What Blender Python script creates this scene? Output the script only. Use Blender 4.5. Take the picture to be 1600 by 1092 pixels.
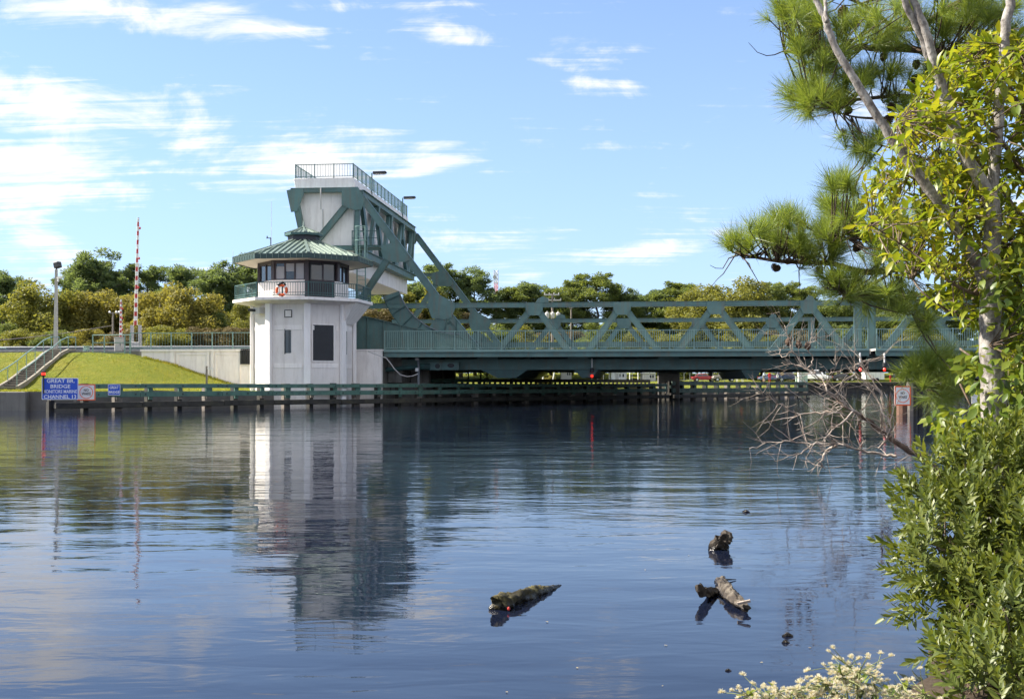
import bpy, bmesh, math, random
import numpy as np
from mathutils import Vector, Matrix

R = math.radians
for _o in list(bpy.data.objects):
    bpy.data.objects.remove(_o)
SC = bpy.context.scene
COL = SC.collection
rnd = random.Random(7)
nrng = np.random.default_rng(11)

# ------------------------------------------------------------------ camera
EYE, FOC, HOR = 1.45, 1800.0, 599.0        # eye height, focal length and horizon row in photo pixels (1600 wide)
cd = bpy.data.cameras.new("camera")
cd.sensor_width = 36.0
cd.lens = 36.0 * FOC / 1600.0
cd.shift_y = (HOR - 546.0) / 1600.0
cd.clip_start = 0.1
cd.clip_end = 6000.0
cam = bpy.data.objects.new("camera", cd)
cam.location = (0, 0, EYE)
cam.rotation_euler = (R(90), 0, 0)
COL.objects.link(cam)
SC.camera = cam

# ------------------------------------------------------------------ exposure
SC.view_settings.view_transform = 'Standard'
SC.view_settings.look = 'None'
SC.view_settings.exposure = 1.7
SC.view_settings.gamma = 1.0
SC.view_settings.use_curve_mapping = False
SC.render.engine = 'CYCLES'
SC.cycles.max_bounces = 8
SC.cycles.diffuse_bounces = 4
SC.cycles.glossy_bounces = 4
SC.cycles.transmission_bounces = 4
SC.cycles.transparent_max_bounces = 8
SC.cycles.use_denoising = True
SC.cycles.use_adaptive_sampling = True
SC.cycles.adaptive_threshold = 0.02

# ------------------------------------------------------------------ sun and sky
SUN_AZ = R(-80.0)          # clockwise from +Y (straight ahead); sun stands ahead and to the left
SUN_EL = R(40.0)
sun_dir = Vector((math.sin(SUN_AZ) * math.cos(SUN_EL), math.cos(SUN_AZ) * math.cos(SUN_EL), math.sin(SUN_EL)))
sl = bpy.data.lights.new("sun", 'SUN')
sl.energy = 3.9
sl.angle = R(0.53)
sl.color = (1.0, 0.93, 0.82)
so = bpy.data.objects.new("sun", sl)
so.rotation_euler = (-sun_dir).to_track_quat('-Z', 'Y').to_euler()
so.location = (-40, 40, 60)
COL.objects.link(so)

W = bpy.data.worlds.new("World")
SC.world = W
W.use_nodes = True
wn, wl = W.node_tree.nodes, W.node_tree.links
wn.clear()

def wnode(t, **kw):
    n = wn.new(t)
    for k, v in kw.items():
        setattr(n, k, v)
    return n

def wmath(op, a, b=None, c=None, clamp=False):
    n = wn.new('ShaderNodeMath')
    n.operation = op
    n.use_clamp = clamp
    for i, x in enumerate((a, b, c)):
        if x is None:
            continue
        if isinstance(x, (int, float)):
            n.inputs[i].default_value = x
        else:
            wl.new(x, n.inputs[i])
    return n.outputs[0]

sky = wnode('ShaderNodeTexSky', sky_type='NISHITA')
sky.sun_disc = False
sky.sun_elevation = SUN_EL
sky.sun_rotation = SUN_AZ
sky.altitude = 0
sky.air_density = 0.6
sky.dust_density = 0.1
sky.ozone_density = 2.5
tc = wnode('ShaderNodeTexCoord')
sep = wnode('ShaderNodeSeparateXYZ')
wl.new(tc.outputs['Generated'], sep.inputs[0])
dx, dy, dz = sep.outputs
azm = wmath('ARCTAN2', dx, dy)
elv = wmath('ARCSINE', dz)
den = wmath('ADD', wmath('MAXIMUM', dz, 0.0), 0.10)
comb = wnode('ShaderNodeCombineXYZ')
wl.new(wmath('DIVIDE', dx, den), comb.inputs[0])
wl.new(wmath('DIVIDE', dy, den), comb.inputs[1])
mp = wnode('ShaderNodeMapping')
mp.inputs['Rotation'].default_value = (0, 0, R(12))
mp.inputs['Scale'].default_value = (1.0, 1.0, 1.0)
wl.new(comb.outputs[0], mp.inputs[0])
nz = wnode('ShaderNodeTexNoise')
nz.inputs['Scale'].default_value = 11.0
nz.inputs['Detail'].default_value = 10
nz.inputs['Roughness'].default_value = 0.62
nz.inputs['Distortion'].default_value = 0.5
mpp = wnode('ShaderNodeMapping')
mpp.inputs['Scale'].default_value = (1.0, 1.9, 1.0)
NZ = nz
nz2 = wnode('ShaderNodeTexNoise')
nz2.inputs['Scale'].default_value = 0.55
nz2.inputs['Detail'].default_value = 3
wl.new(mp.outputs[0], nz2.inputs['Vector'])
# wispy fibre noise, drawn out along one wind direction
mpw = wnode('ShaderNodeMapping')
mpw.inputs['Rotation'].default_value = (0, 0, R(-9))
mpw.inputs['Scale'].default_value = (0.45, 3.2, 1.0)
wl.new(comb.outputs[0], mpw.inputs[0])
nz3 = wnode('ShaderNodeTexNoise')
nz3.inputs['Scale'].default_value = 3.6
nz3.inputs['Detail'].default_value = 8
nz3.inputs['Roughness'].default_value = 0.6
nz3.inputs['Distortion'].default_value = 0.8
wl.new(mpw.outputs[0], nz3.inputs['Vector'])

CLOUDS = [  # azimuth / elevation of the day's clouds as (column, row, half width, half height, tilt, weight)
    (90, 172, 170, 46, -6, 1.25), (20, 140, 100, 32, -10, .9), (150, 18, 210, 26, 0, .85), (400, 36, 100, 18, -8, .8), (620, 8, 120, 14, 0, .5),
    (312, 212, 56, 50, 25, 1.05), (470, 258, 150, 38, 6, 1.2), (570, 238, 100, 36, 5, 1.2),
    (670, 258, 100, 12, 12, .9), (300, 272, 200, 22, 0, .85), (50, 246, 170, 30, 4, 1.1), (120, 305, 150, 34, 12, .9), (60, 330, 140, 40, 14, .75),
    (20, 395, 110, 50, 20, .75), (330, 430, 240, 26, 0, .7), (60, 470, 240, 36, 0, .7), (435, 200, 30, 10, 0, .65), (500, 174, 90, 8, 8, .5),
    (728, 64, 66, 16, -12, 1.0), (850, 98, 70, 11, -14, .8), (935, 135, 60, 22, -10, 1.1),
    (980, 392, 190, 17, 6, .9), (740, 378, 110, 24, 0, .85), (820, 433, 56, 10, 8, .8),
    (1090, 40, 120, 16, 16, .55), (900, 200, 80, 10, 10, .45), (1400, 130, 130, 60, 10, .5), (1500, 300, 160, 60, 0, .4), (900, 235, 120, 9, 0, .35)]
ae = wnode('ShaderNodeCombineXYZ')
wl.new(azm, ae.inputs[0])
wl.new(elv, ae.inputs[1])
wl.new(ae.outputs[0], mpp.inputs[0])
wl.new(mpp.outputs[0], NZ.inputs['Vector'])
msum = None
for (px, py, hw, hh, tilt, wt) in CLOUDS:
    a0 = math.atan((px - 800) / FOC)
    e0 = math.atan((HOR - py) / FOC * math.cos(a0))
    m_ = wnode('ShaderNodeMapping', vector_type='TEXTURE')
    m_.inputs['Location'].default_value = (a0, e0, 0)
    m_.inputs['Rotation'].default_value = (0, 0, R(tilt))
    m_.inputs['Scale'].default_value = (hw * 1.75 / FOC, hh * 1.75 / FOC, 1)
    wl.new(ae.outputs[0], m_.inputs[0])
    g_ = wnode('ShaderNodeTexGradient', gradient_type='SPHERICAL')
    wl.new(m_.outputs[0], g_.inputs[0])
    g = wmath('MULTIPLY', g_.outputs['Fac'], wt * 0.9)
    msum = g if msum is None else wmath('MAXIMUM', msum, g)
gen = wmath('MULTIPLY', wmath('SUBTRACT', nz2.outputs['Fac'], 0.36, clamp=True), 5.0, clamp=True)   # broken cloud over the unseen sky, cover raised to lighten the shaded fronts
mrb = wnode('ShaderNodeMapRange', interpolation_type='SMOOTHSTEP')
mrb.inputs['From Min'].default_value = 0.80
mrb.inputs['From Max'].default_value = 0.60
wl.new(dy, mrb.inputs['Value'])
back = mrb.outputs[0]
msum = wmath('MAXIMUM', msum, wmath('MULTIPLY', gen, back))
tex = wmath('MULTIPLY_ADD', nz3.outputs['Fac'], 0.6, wmath('MULTIPLY', nz.outputs['Fac'], 1.0))
dens = wmath('ADD', wmath('MULTIPLY', msum, 1.0), wmath('MULTIPLY_ADD', tex, 3.0, -2.66))
mr = wnode('ShaderNodeMapRange', interpolation_type='SMOOTHSTEP')
mr.inputs['From Min'].default_value = 0.0
mr.inputs['From Max'].default_value = 0.95
wl.new(dens, mr.inputs['Value'])
cfac = wmath('MULTIPLY', mr.outputs[0], 0.93)
mix = wnode('ShaderNodeMix', data_type='RGBA')
wl.new(cfac, mix.inputs['Factor'])
veil = wnode('ShaderNodeMix', data_type='RGBA')      # thin high haze over the whole sky
wl.new(wmath('MULTIPLY', wmath('EXPONENT', wmath('MULTIPLY', wmath('MAXIMUM', elv, 0.0), -3.8)), 0.9), veil.inputs['Factor'])   # thins out upwards
wl.new(sky.outputs[0], veil.inputs['A'])
veil.inputs['B'].default_value = (1.5, 1.98, 2.75, 1)
wl.new(veil.outputs['Result'], mix.inputs['A'])
mix.inputs['B'].default_value = (3.8, 3.72, 3.65, 1)
bg = wnode('ShaderNodeBackground')
bg.inputs['Strength'].default_value = 0.1
wl.new(mix.outputs['Result'], bg.inputs['Color'])
wo = wnode('ShaderNodeOutputWorld')
wl.new(bg.outputs[0], wo.inputs['Surface'])

# ------------------------------------------------------------------ helpers
ORG = {}

def P(px, py, D):
    return Vector(((px - 800.0) / FOC * D, D, EYE + (HOR - py) / FOC * D))

def new_obj(name, data, parent=None, loc=(0, 0, 0), rot=(0, 0, 0)):
    o = bpy.data.objects.new(name, data)
    COL.objects.link(o)
    o.location = loc
    o.rotation_euler = rot
    if parent is not None:
        o.parent = parent
    return o

def tag(o, label, cat, group=None, kind=None):
    if label:
        o['label'] = label
    if cat:
        o['category'] = cat
    if group:
        o['group'] = group
    if kind:
        o['kind'] = kind
    return o

def thing(name, label, cat, loc=(0, 0, 0), rz=0.0, group=None):
    return tag(new_obj(name, None, None, loc, (0, 0, rz)), label, cat, group)

class MB:
    """collects shapes and links them as one mesh"""
    def __init__(s):
        s.v, s.f, s.m = [], [], []
    def add(s, vs, fs, mi=0):
        k = len(s.v)
        s.v += [tuple(p) for p in vs]
        s.f += [tuple(i + k for i in f) for f in fs]
        s.m += [mi] * len(fs)
        return s
    def box(s, x0, x1, y0, y1, z0, z1, mi=0):
        vs = [(x, y, z) for z in (z0, z1) for y in (y0, y1) for x in (x0, x1)]
        return s.add(vs, [(0, 2, 3, 1), (4, 5, 7, 6), (0, 1, 5, 4), (2, 6, 7, 3), (0, 4, 6, 2), (1, 3, 7, 5)], mi)
    def bar(s, p0, p1, w, h, up=(0, 0, 1), mi=0, w1=None, h1=None):
        p0, p1 = Vector(p0), Vector(p1)
        d = (p1 - p0).normalized()
        up = Vector(up)
        if abs(d.dot(up)) > .99:
            up = Vector((0, 1, 0))
        sd = d.cross(up).normalized()
        u = sd.cross(d)
        w1 = w if w1 is None else w1
        h1 = h if h1 is None else h1
        vs = []
        for p, a, b in ((p0, w / 2, h / 2), (p1, w1 / 2, h1 / 2)):
            vs += [p - sd * a - u * b, p + sd * a - u * b, p + sd * a + u * b, p - sd * a + u * b]
        return s.add(vs, [(3, 2, 1, 0), (4, 5, 6, 7), (0, 1, 5, 4), (1, 2, 6, 5), (2, 3, 7, 6), (3, 0, 4, 7)], mi)
    def tube(s, pts, rad, n=8, mi=0, cap=True):
        pts = [Vector(p) for p in pts]
        if not hasattr(rad, '__len__'):
            rad = [rad] * len(pts)
        vs, fs = [], []
        prev = None
        for i, p in enumerate(pts):
            d = (pts[min(i + 1, len(pts) - 1)] - pts[max(i - 1, 0)])
            d = d.normalized() if d.length > 1e-9 else Vector((0, 0, 1))
            if prev is None:
                a = d.cross(Vector((0, 0, 1)))
                if a.length < .05:
                    a = d.cross(Vector((0, 1, 0)))
            else:
                a = prev - d * prev.dot(d)
            a.normalize()
            prev = a
            b = d.cross(a)
            for k in range(n):
                t = 2 * math.pi * k / n
                vs.append(p + (a * math.cos(t) + b * math.sin(t)) * rad[i])
        for i in range(len(pts) - 1):
            for k in range(n):
                k2 = (k + 1) % n
                fs.append((i * n + k, i * n + k2, (i + 1) * n + k2, (i + 1) * n + k))
        if cap:
            fs.append(tuple(range(n - 1, -1, -1)))
            fs.append(tuple((len(pts) - 1) * n + k for k in range(n)))
        return s.add(vs, fs, mi)
    def lathe(s, c, prof, n=16, mi=0):
        c = Vector(c)
        vs, fs = [], []
        for (r, z) in prof:
            for k in range(n):
                t = 2 * math.pi * k / n
                vs.append(c + Vector((r * math.cos(t), r * math.sin(t), z)))
        for i in range(len(prof) - 1):
            for k in range(n):
                k2 = (k + 1) % n
                fs.append((i * n + k, i * n + k2, (i + 1) * n + k2, (i + 1) * n + k))
        fs.append(tuple(range(n - 1, -1, -1)))
        fs.append(tuple((len(prof) - 1) * n + k for k in range(n)))
        return s.add(vs, fs, mi)
    def prism(s, poly, a0, a1, axis='y', mi=0):
        """poly of 2D points extruded along an axis: 'y' -> (x,z) polygon, 'z' -> (x,y), 'x' -> (y,z)"""
        def mk(p, a):
            return {'y': (p[0], a, p[1]), 'z': (p[0], p[1], a), 'x': (a, p[0], p[1])}[axis]
        n = len(poly)
        vs = [mk(p, a0) for p in poly] + [mk(p, a1) for p in poly]
        fs = [tuple(range(n)), tuple(range(2 * n - 1, n - 1, -1))]
        fs += [(i, i + n, (i + 1) % n + n, (i + 1) % n) for i in range(n)]
        return s.add(vs, fs, mi)
    def mesh(s, name, mats, smooth=False, org=(0, 0, 0)):
        me = bpy.data.meshes.new(name)
        ox, oy, oz = org
        me.from_pydata([(x - ox, y - oy, z - oz) for x, y, z in s.v], [], s.f)
        if not isinstance(mats, (list, tuple)):
            mats = [mats]
        for m in mats:
            me.materials.append(m)
        if any(s.m):
            me.polygons.foreach_set('material_index', s.m)
        bm = bmesh.new()
        bm.from_mesh(me)
        bmesh.ops.recalc_face_normals(bm, faces=bm.faces)
        bm.to_mesh(me)
        bm.free()
        if smooth:
            me.polygons.foreach_set('use_smooth', [True] * len(me.polygons))
            if smooth == 'auto':
                me.set_sharp_from_angle(angle=R(35))
        me.update()
        return me
    def build(s, name, mats, parent=None, smooth=False, org=None, loc=(0, 0, 0), rot=(0, 0, 0)):
        if org is None:
            org = ORG.get(parent.name, (0, 0, 0)) if parent is not None else (0, 0, 0)
        o = new_obj(name, s.mesh(name, mats, smooth, org), parent, loc, rot)
        if parent is not None:
            ORG[o.name] = org
        return o

def wthing(name, label, cat, loc, group=None):
    """a thing whose parts are given in world coordinates"""
    t = thing(name, label, cat, loc, 0, group)
    ORG[t.name] = tuple(loc)
    return t

def bevel(o, w=0.01, seg=1):
    m = o.modifiers.new('bevel', 'BEVEL')
    m.width = w
    m.segments = seg
    m.limit_method = 'ANGLE'
    return o

def np_mesh(name, V, Fq, mats, smooth=False):
    """big mesh from arrays; Fq is (n,4) or (n,3)"""
    me = bpy.data.meshes.new(name)
    V = np.asarray(V, dtype=np.float32)
    Fq = np.asarray(Fq, dtype=np.int32)
    k = Fq.shape[1]
    me.vertices.add(len(V))
    me.vertices.foreach_set('co', V.ravel())
    me.loops.add(Fq.size)
    me.loops.foreach_set('vertex_index', Fq.ravel())
    me.polygons.add(len(Fq))
    me.polygons.foreach_set('loop_start', np.arange(0, Fq.size, k, dtype=np.int32))
    me.polygons.foreach_set('loop_total', np.full(len(Fq), k, dtype=np.int32))
    if not isinstance(mats, (list, tuple)):
        mats = [mats]
    for m in mats:
        me.materials.append(m)
    me.update(calc_edges=True)
    if smooth:
        me.polygons.foreach_set('use_smooth', np.ones(len(Fq), dtype=bool))
    return me

def basis(D, N):
    """rows: side, forward, up from forward vectors D and rough normals N"""
    D = D / (np.linalg.norm(D, axis=1, keepdims=True) + 1e-9)
    S = np.cross(D, N)
    S /= (np.linalg.norm(S, axis=1, keepdims=True) + 1e-9)
    U = np.cross(S, D)
    return S, D, U

def scatter(tv, tf, pos, D, N, sc):
    """copies of a template (x=side, y=forward, z=up) at pos, looking along D"""
    tv = np.asarray(tv, float)
    S, D, U = basis(D, N)
    sc = np.asarray(sc, float).reshape(-1, 1, 1)
    V = tv[None, :, 0:1] * S[:, None, :] + tv[None, :, 1:2] * D[:, None, :] + tv[None, :, 2:3] * U[:, None, :]
    V = V * sc + pos[:, None, :]
    n, k = len(pos), len(tv)
    F = np.asarray(tf)[None, :, :] + (np.arange(n) * k)[:, None, None]
    return V.reshape(-1, 3), F.reshape(-1, np.asarray(tf).shape[1])

def rand_unit(n, rng=nrng):
    v = rng.normal(size=(n, 3))
    return v / np.linalg.norm(v, axis=1, keepdims=True)

# ------------------------------------------------------------------ materials
def nmat(name):
    m = bpy.data.materials.new(name)
    m.use_nodes = True
    nt = m.node_tree
    nt.nodes.clear()
    out = nt.nodes.new('ShaderNodeOutputMaterial')
    return m, nt, out

def link(nt, a, b):
    nt.links.new(a, b)

def noise(nt, scale, detail=4, rough=.55, vec=None, mapscale=None, dist=0.0):
    n = nt.nodes.new('ShaderNodeTexNoise')
    n.inputs['Scale'].default_value = scale
    n.inputs['Detail'].default_value = detail
    n.inputs['Roughness'].default_value = rough
    n.inputs['Distortion'].default_value = dist
    if vec is None:
        t = nt.nodes.new('ShaderNodeTexCoord')
        vec = t.outputs['Object']
    if mapscale:
        mp = nt.nodes.new('ShaderNodeMapping')
        mp.inputs['Scale'].default_value = mapscale
        link(nt, vec, mp.inputs[0])
        vec = mp.outputs[0]
    link(nt, vec, n.inputs['Vector'])
    return n.outputs['Fac']

def ramp(nt, fac, stops):
    r = nt.nodes.new('ShaderNodeValToRGB')
    cr = r.color_ramp
    cr.elements[0].position, cr.elements[0].color = stops[0][0], (*stops[0][1], 1)
    cr.elements[1].position, cr.elements[1].color = stops[-1][0], (*stops[-1][1], 1)
    for p, c in stops[1:-1]:
        e = cr.elements.new(p)
        e.color = (*c, 1)
    link(nt, fac, r.inputs[0])
    return r.outputs[0]

def mixc(nt, fac, a, b, mode='MIX'):
    m = nt.nodes.new('ShaderNodeMix')
    m.data_type = 'RGBA'
    m.blend_type = mode
    for s, x in (('Factor', fac), ('A', a), ('B', b)):
        if isinstance(x, (int, float)):
            m.inputs[s].default_value = x
        elif isinstance(x, tuple):
            m.inputs[s].default_value = (*x, 1)
        else:
            link(nt, x, m.inputs[s])
    return m.outputs['Result']

def fmath(nt, op, a, b=None, clamp=False):
    n = nt.nodes.new('ShaderNodeMath')
    n.operation = op
    n.use_clamp = clamp
    for i, x in enumerate((a, b)):
        if x is None:
            continue
        if isinstance(x, (int, float)):
            n.inputs[i].default_value = x
        else:
            link(nt, x, n.inputs[i])
    return n.outputs[0]

def princ(nt, out, color, rough=.6, metal=0, spec=.5, bump=None, bstr=.3, bdist=.02):
    p = nt.nodes.new('ShaderNodeBsdfPrincipled')
    if isinstance(color, tuple):
        p.inputs['Base Color'].default_value = (*color, 1)
    else:
        link(nt, color, p.inputs['Base Color'])
    if isinstance(rough, (int, float)):
        p.inputs['Roughness'].default_value = rough
    else:
        link(nt, rough, p.inputs['Roughness'])
    p.inputs['Metallic'].default_value = metal
    p.inputs['Specular IOR Level'].default_value = spec
    if bump is not None:
        b = nt.nodes.new('ShaderNodeBump')
        b.inputs['Strength'].default_value = bstr
        b.inputs['Distance'].default_value = bdist
        link(nt, bump, b.inputs['Height'])
        link(nt, b.outputs[0], p.inputs['Normal'])
    link(nt, p.outputs[0], out.inputs['Surface'])
    return p

def plain(name, c, rough=.55, metal=0, var=.18, scale=3.0, stain=None, stain_amt=.5, streak=False, bump=.15, spec=.5):
    """a base colour with uneven tone, optional stains (vertical run-off streaks) and fine relief"""
    m, nt, out = nmat(name)
    n1 = noise(nt, scale, 6, .6)
    lo = tuple(x * (1 - var) for x in c)
    hi = tuple(min(1, x * (1 + var)) for x in c)
    col = ramp(nt, n1, [(.3, lo), (.7, hi)])
    if stain:
        n2 = noise(nt, 1.6, 6, .65, mapscale=(2.2, 2.2, .28) if streak else (1, 1, 1))
        f = ramp(nt, n2, [(.48, (0, 0, 0)), (.72, (stain_amt,) * 3)])
        col = mixc(nt, f, col, stain)
    fine = noise(nt, scale * 14, 4, .6)
    princ(nt, out, col, rough, metal, spec, fine, bump, .01)
    return m

def leafmat(name, stops, trans=.4, rough=.45, spec=.4, noise_scale=.6, mixn=.45):
    m, nt, out = nmat(name)
    g = nt.nodes.new('ShaderNodeNewGeometry')
    oi = nt.nodes.new('ShaderNodeObjectInfo')
    r = fmath(nt, 'FRACT', fmath(nt, 'ADD', g.outputs['Random Per Island'], oi.outputs['Random']))
    n = noise(nt, noise_scale, 3, .6)
    n = fmath(nt, 'MULTIPLY_ADD', n, 2.0)
    n.node.inputs[2].default_value = -.5
    f = fmath(nt, 'ADD', fmath(nt, 'MULTIPLY', r, 1 - mixn), fmath(nt, 'MULTIPLY', n, mixn), clamp=True)
    col = ramp(nt, f, stops)
    p = nt.nodes.new('ShaderNodeBsdfPrincipled')
    link(nt, col, p.inputs['Base Color'])
    p.inputs['Roughness'].default_value = rough
    p.inputs['Specular IOR Level'].default_value = spec
    t = nt.nodes.new('ShaderNodeBsdfTranslucent')
    tcol = mixc(nt, 1.0, col, (1.25, 1.15, .55), 'MULTIPLY')
    link(nt, tcol, t.inputs['Color'])
    mx = nt.nodes.new('ShaderNodeMixShader')
    mx.inputs[0].default_value = trans
    link(nt, p.outputs[0], mx.inputs[1])
    link(nt, t.outputs[0], mx.inputs[2])
    link(nt, mx.outputs[0], out.inputs['Surface'])
    return m

M = {}
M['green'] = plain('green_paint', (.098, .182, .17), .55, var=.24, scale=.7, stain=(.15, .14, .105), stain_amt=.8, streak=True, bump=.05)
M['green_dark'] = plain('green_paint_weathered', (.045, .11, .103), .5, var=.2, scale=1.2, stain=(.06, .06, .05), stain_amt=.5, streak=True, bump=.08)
M['rail_green'] = plain('railing_green_paint', (.19, .30, .27), .4, var=.1, bump=.03)
M['white'] = plain('white_painted_concrete', (.88, .825, .78), .75, var=.06, scale=1.1, stain=(.55, .48, .43), stain_amt=.5, streak=True, bump=.12)
M['pilaster'] = plain('white_painted_pilaster', (.92, .88, .85), .7, var=.03, scale=1.1, stain=(.62, .56, .51), stain_amt=.4, streak=True, bump=.08)
M['panel'] = plain('off_white_ribbed_panel', (.80, .745, .70), .8, var=.06, scale=1.1, stain=(.5, .44, .39), stain_amt=.5, streak=True, bump=.2)
M['concrete'] = plain('grey_concrete', (.46, .44, .41), .85, var=.12, scale=1.4, stain=(.22, .2, .17), stain_amt=.6, streak=True, bump=.3)
M['concrete_dark'] = plain('dark_concrete', (.13, .12, .11), .85, var=.25, scale=.8, stain=(.05, .045, .04), stain_amt=.7, bump=.3)
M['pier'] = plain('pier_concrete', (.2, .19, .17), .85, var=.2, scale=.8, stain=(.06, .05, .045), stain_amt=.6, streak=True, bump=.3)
M['timber_green'] = plain('green_stained_timber', (.075, .16, .125), .7, var=.3, scale=2.5, stain=(.16, .19, .14), stain_amt=.6, bump=.5)
M['timber_dark'] = plain('tarred_timber', (.035, .032, .026), .8, var=.4, scale=2.5, stain=(.1, .09, .05), stain_amt=.5, bump=.5)
M['timber_grey'] = plain('weathered_grey_timber', (.22, .19, .16), .85, var=.25, scale=3, stain=(.09, .07, .05), stain_amt=.6, streak=True, bump=.6)
M['timber_mid'] = plain('shaded_green_timber', (.05, .085, .066), .75, var=.35, scale=2.5, stain=(.13, .14, .1), stain_amt=.6, bump=.5)  # farther fender's green, its shadows put into the darker, duller colour
M['asphalt'] = plain('asphalt', (.055, .055, .055), .9, var=.2, scale=2, bump=.4)
M['steel'] = plain('galvanised_steel', (.2, .215, .23), .55, .3, var=.15, scale=2, bump=.05)
M['dark_steel'] = plain('dark_steel', (.035, .037, .04), .5, .3, var=.2, bump=.05)
M['white_paint'] = plain('white_paint', (.78, .77, .74), .45, var=.04, bump=.03)
M['grey_paint'] = plain('grey_paint', (.5, .48, .45), .5, var=.06, bump=.03)
M['beige'] = plain('beige_box_paint', (.52, .49, .44), .5, var=.06, bump=.03)
M['pale_green'] = plain('pale_green_box_paint', (.42, .56, .46), .5, var=.06, bump=.03)
M['red'] = plain('red_paint', (.48, .04, .03), .4, var=.06, bump=.03)
M['orange'] = plain('orange_sheeting', (.85, .13, .03), .45, var=.04, bump=.02)
M['blue_sign'] = plain('blue_sheeting', (.02, .085, .55), .4, var=.05, bump=.02)
M['letter_white'] = plain('white_lettering', (.8, .82, .85), .45, var=.02, bump=.02)
M['black'] = plain('black_paint', (.015, .015, .017), .45, var=.2, bump=.03)
M['charcoal'] = plain('charcoal_louvre', (.025, .027, .033), .5, var=.15, bump=.03)
M['mullion'] = plain('dark_plum_frame', (.06, .045, .05), .45, var=.1, bump=.03)
M['soffit'] = plain('beige_soffit', (.55, .5, .42), .7, var=.05, bump=.05)
M['roof_green'] = plain('standing_seam_roof', (.19, .245, .205), .42, .15, var=.08, scale=1.5, stain=(.16, .2, .16), stain_amt=.4, bump=.03)
M['fascia'] = plain('dark_green_fascia', (.028, .06, .054), .5, var=.1, bump=.03)
M['yellow'] = plain('yellow_paint', (.7, .45, .03), .5, var=.05, bump=.03)
M['rubber'] = plain('tyre_rubber', (.02, .02, .02), .85, var=.2, bump=.2)
M['chrome'] = plain('bright_metal', (.6, .6, .6), .25, .9, var=.05, bump=.02)

def glassmat(name, c=(.03, .035, .04), rough=.04):
    m, nt, out = nmat(name)
    n = noise(nt, .8, 2)
    p = princ(nt, out, c, rough, 0, .9, n, .03, .02)
    return m
M['glass'] = glassmat('window_glass')
M['blind'] = plain('lowered_blind', (.33, .31, .31), .3, var=.04, bump=.03, spec=.8)

def emis(name, c, s):
    m, nt, out = nmat(name)
    p = princ(nt, out, c, .3)
    p.inputs['Emission Color'].default_value = (*c, 1)
    p.inputs['Emission Strength'].default_value = s
    return m
M['red_lamp'] = emis('lit_red_lens', (.8, .02, .01), 1.0)

# bark, wood
def bark(name, a, b, c, scale=6, stretch=.25, bstr=.7, wet=False):
    m, nt, out = nmat(name)
    n = noise(nt, scale, 8, .65, mapscale=(1, 1, stretch))
    n2 = noise(nt, scale * 2.2, 5, .6)
    col = ramp(nt, n, [(.32, a), (.5, b), (.68, c)])
    col = mixc(nt, ramp(nt, n2, [(.5, (0, 0, 0)), (.62, (.55, .55, .55))]), col, a)
    if wet:                                   # soaked band just above the water
        g = nt.nodes.new('ShaderNodeNewGeometry')
        sp = nt.nodes.new('ShaderNodeSeparateXYZ')
        link(nt, g.outputs['Position'], sp.inputs[0])
        zz_ = fmath(nt, 'ADD', sp.outputs[2], fmath(nt, 'MULTIPLY', n2, .03))
        wf = ramp(nt, zz_, [(.035, (1, 1, 1)), (.06, (0, 0, 0))])
        col = mixc(nt, fmath(nt, 'MULTIPLY', wf, .8), col, (.012, .009, .007))
        rgh = mixc(nt, wf, (.85, .85, .85), (.18, .18, .18))
        princ(nt, out, col, rgh, 0, .4, n, bstr, .03)
        return m
    princ(nt, out, col, .85, 0, .3, n, bstr, .03)
    return m
M['bark_pine'] = bark('pine_bark', (.05, .035, .025), (.13, .085, .06), (.22, .15, .11))
M['bark_grey'] = bark('lichen_grey_bark', (.075, .062, .054), (.27, .245, .22), (.47, .44, .40), 18, .5, .5)
M['bark_far'] = bark('far_bark', (.06, .05, .04), (.13, .11, .09), (.2, .17, .14), 1.5)
M['twig'] = bark('brown_twig', (.07, .05, .035), (.14, .10, .07), (.2, .16, .12), 20, .4, .3)
M['twig_dark'] = bark('dark_pine_twig', (.03, .022, .017), (.07, .05, .038), (.14, .09, .06), 20, .4, .3)
M['deadwood'] = bark('bleached_deadwood', (.15, .11, .08), (.33, .27, .22), (.52, .46, .40), 9, .5, .4)
M['driftwood'] = bark('wet_driftwood', (.014, .010, .008), (.055, .042, .03), (.2, .17, .13), 9, .3, 1.0, True)
M['moss'] = bark('mossy_wood', (.012, .010, .006), (.05, .042, .016), (.2, .17, .06), 14, .5, 1.0, True)
M['cone'] = bark('pine_cone', (.05, .03, .02), (.12, .075, .05), (.2, .14, .1), 60, 1, .8)
# foliage
M['needles'] = leafmat('pine_needles', [(0, (.10, .165, .04)), (.5, (.19, .26, .055)), (.9, (.31, .34, .075)), (1, (.42, .32, .11))], .52, .4, .5, 1.6, .5)
M['leaf_yellow'] = leafmat('yellow_green_leaf', [(0, (.075, .14, .014)), (.4, (.19, .25, .022)), (.75, (.33, .34, .03)), (.95, (.47, .38, .04)), (1, (.55, .22, .04))], .5, .38, .5, 1.5, .45)
M['leaf_green'] = leafmat('mid_green_leaf', [(0, (.05, .10, .015)), (.45, (.13, .19, .025)), (.8, (.25, .28, .035)), (1, (.42, .33, .05))], .48, .4, .4, 2.0, .4)
M['leaf_myrtle'] = leafmat('myrtle_leaf', [(0, (.055, .085, .016)), (.45, (.12, .155, .03)), (.8, (.2, .22, .05)), (1, (.3, .28, .09))], .38, .42, .4, 2.2, .5)
M['far_pine'] = leafmat('far_pine_foliage', [(0, (.08, .125, .062)), (.5, (.15, .205, .10)), (1, (.22, .27, .125))], .55, .6, .3, .35, .5)
M['far_olive'] = leafmat('far_olive_foliage', [(0, (.14, .16, .045)), (.5, (.215, .225, .06)), (1, (.30, .28, .07))], .5, .6, .3, .3, .5)
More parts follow.
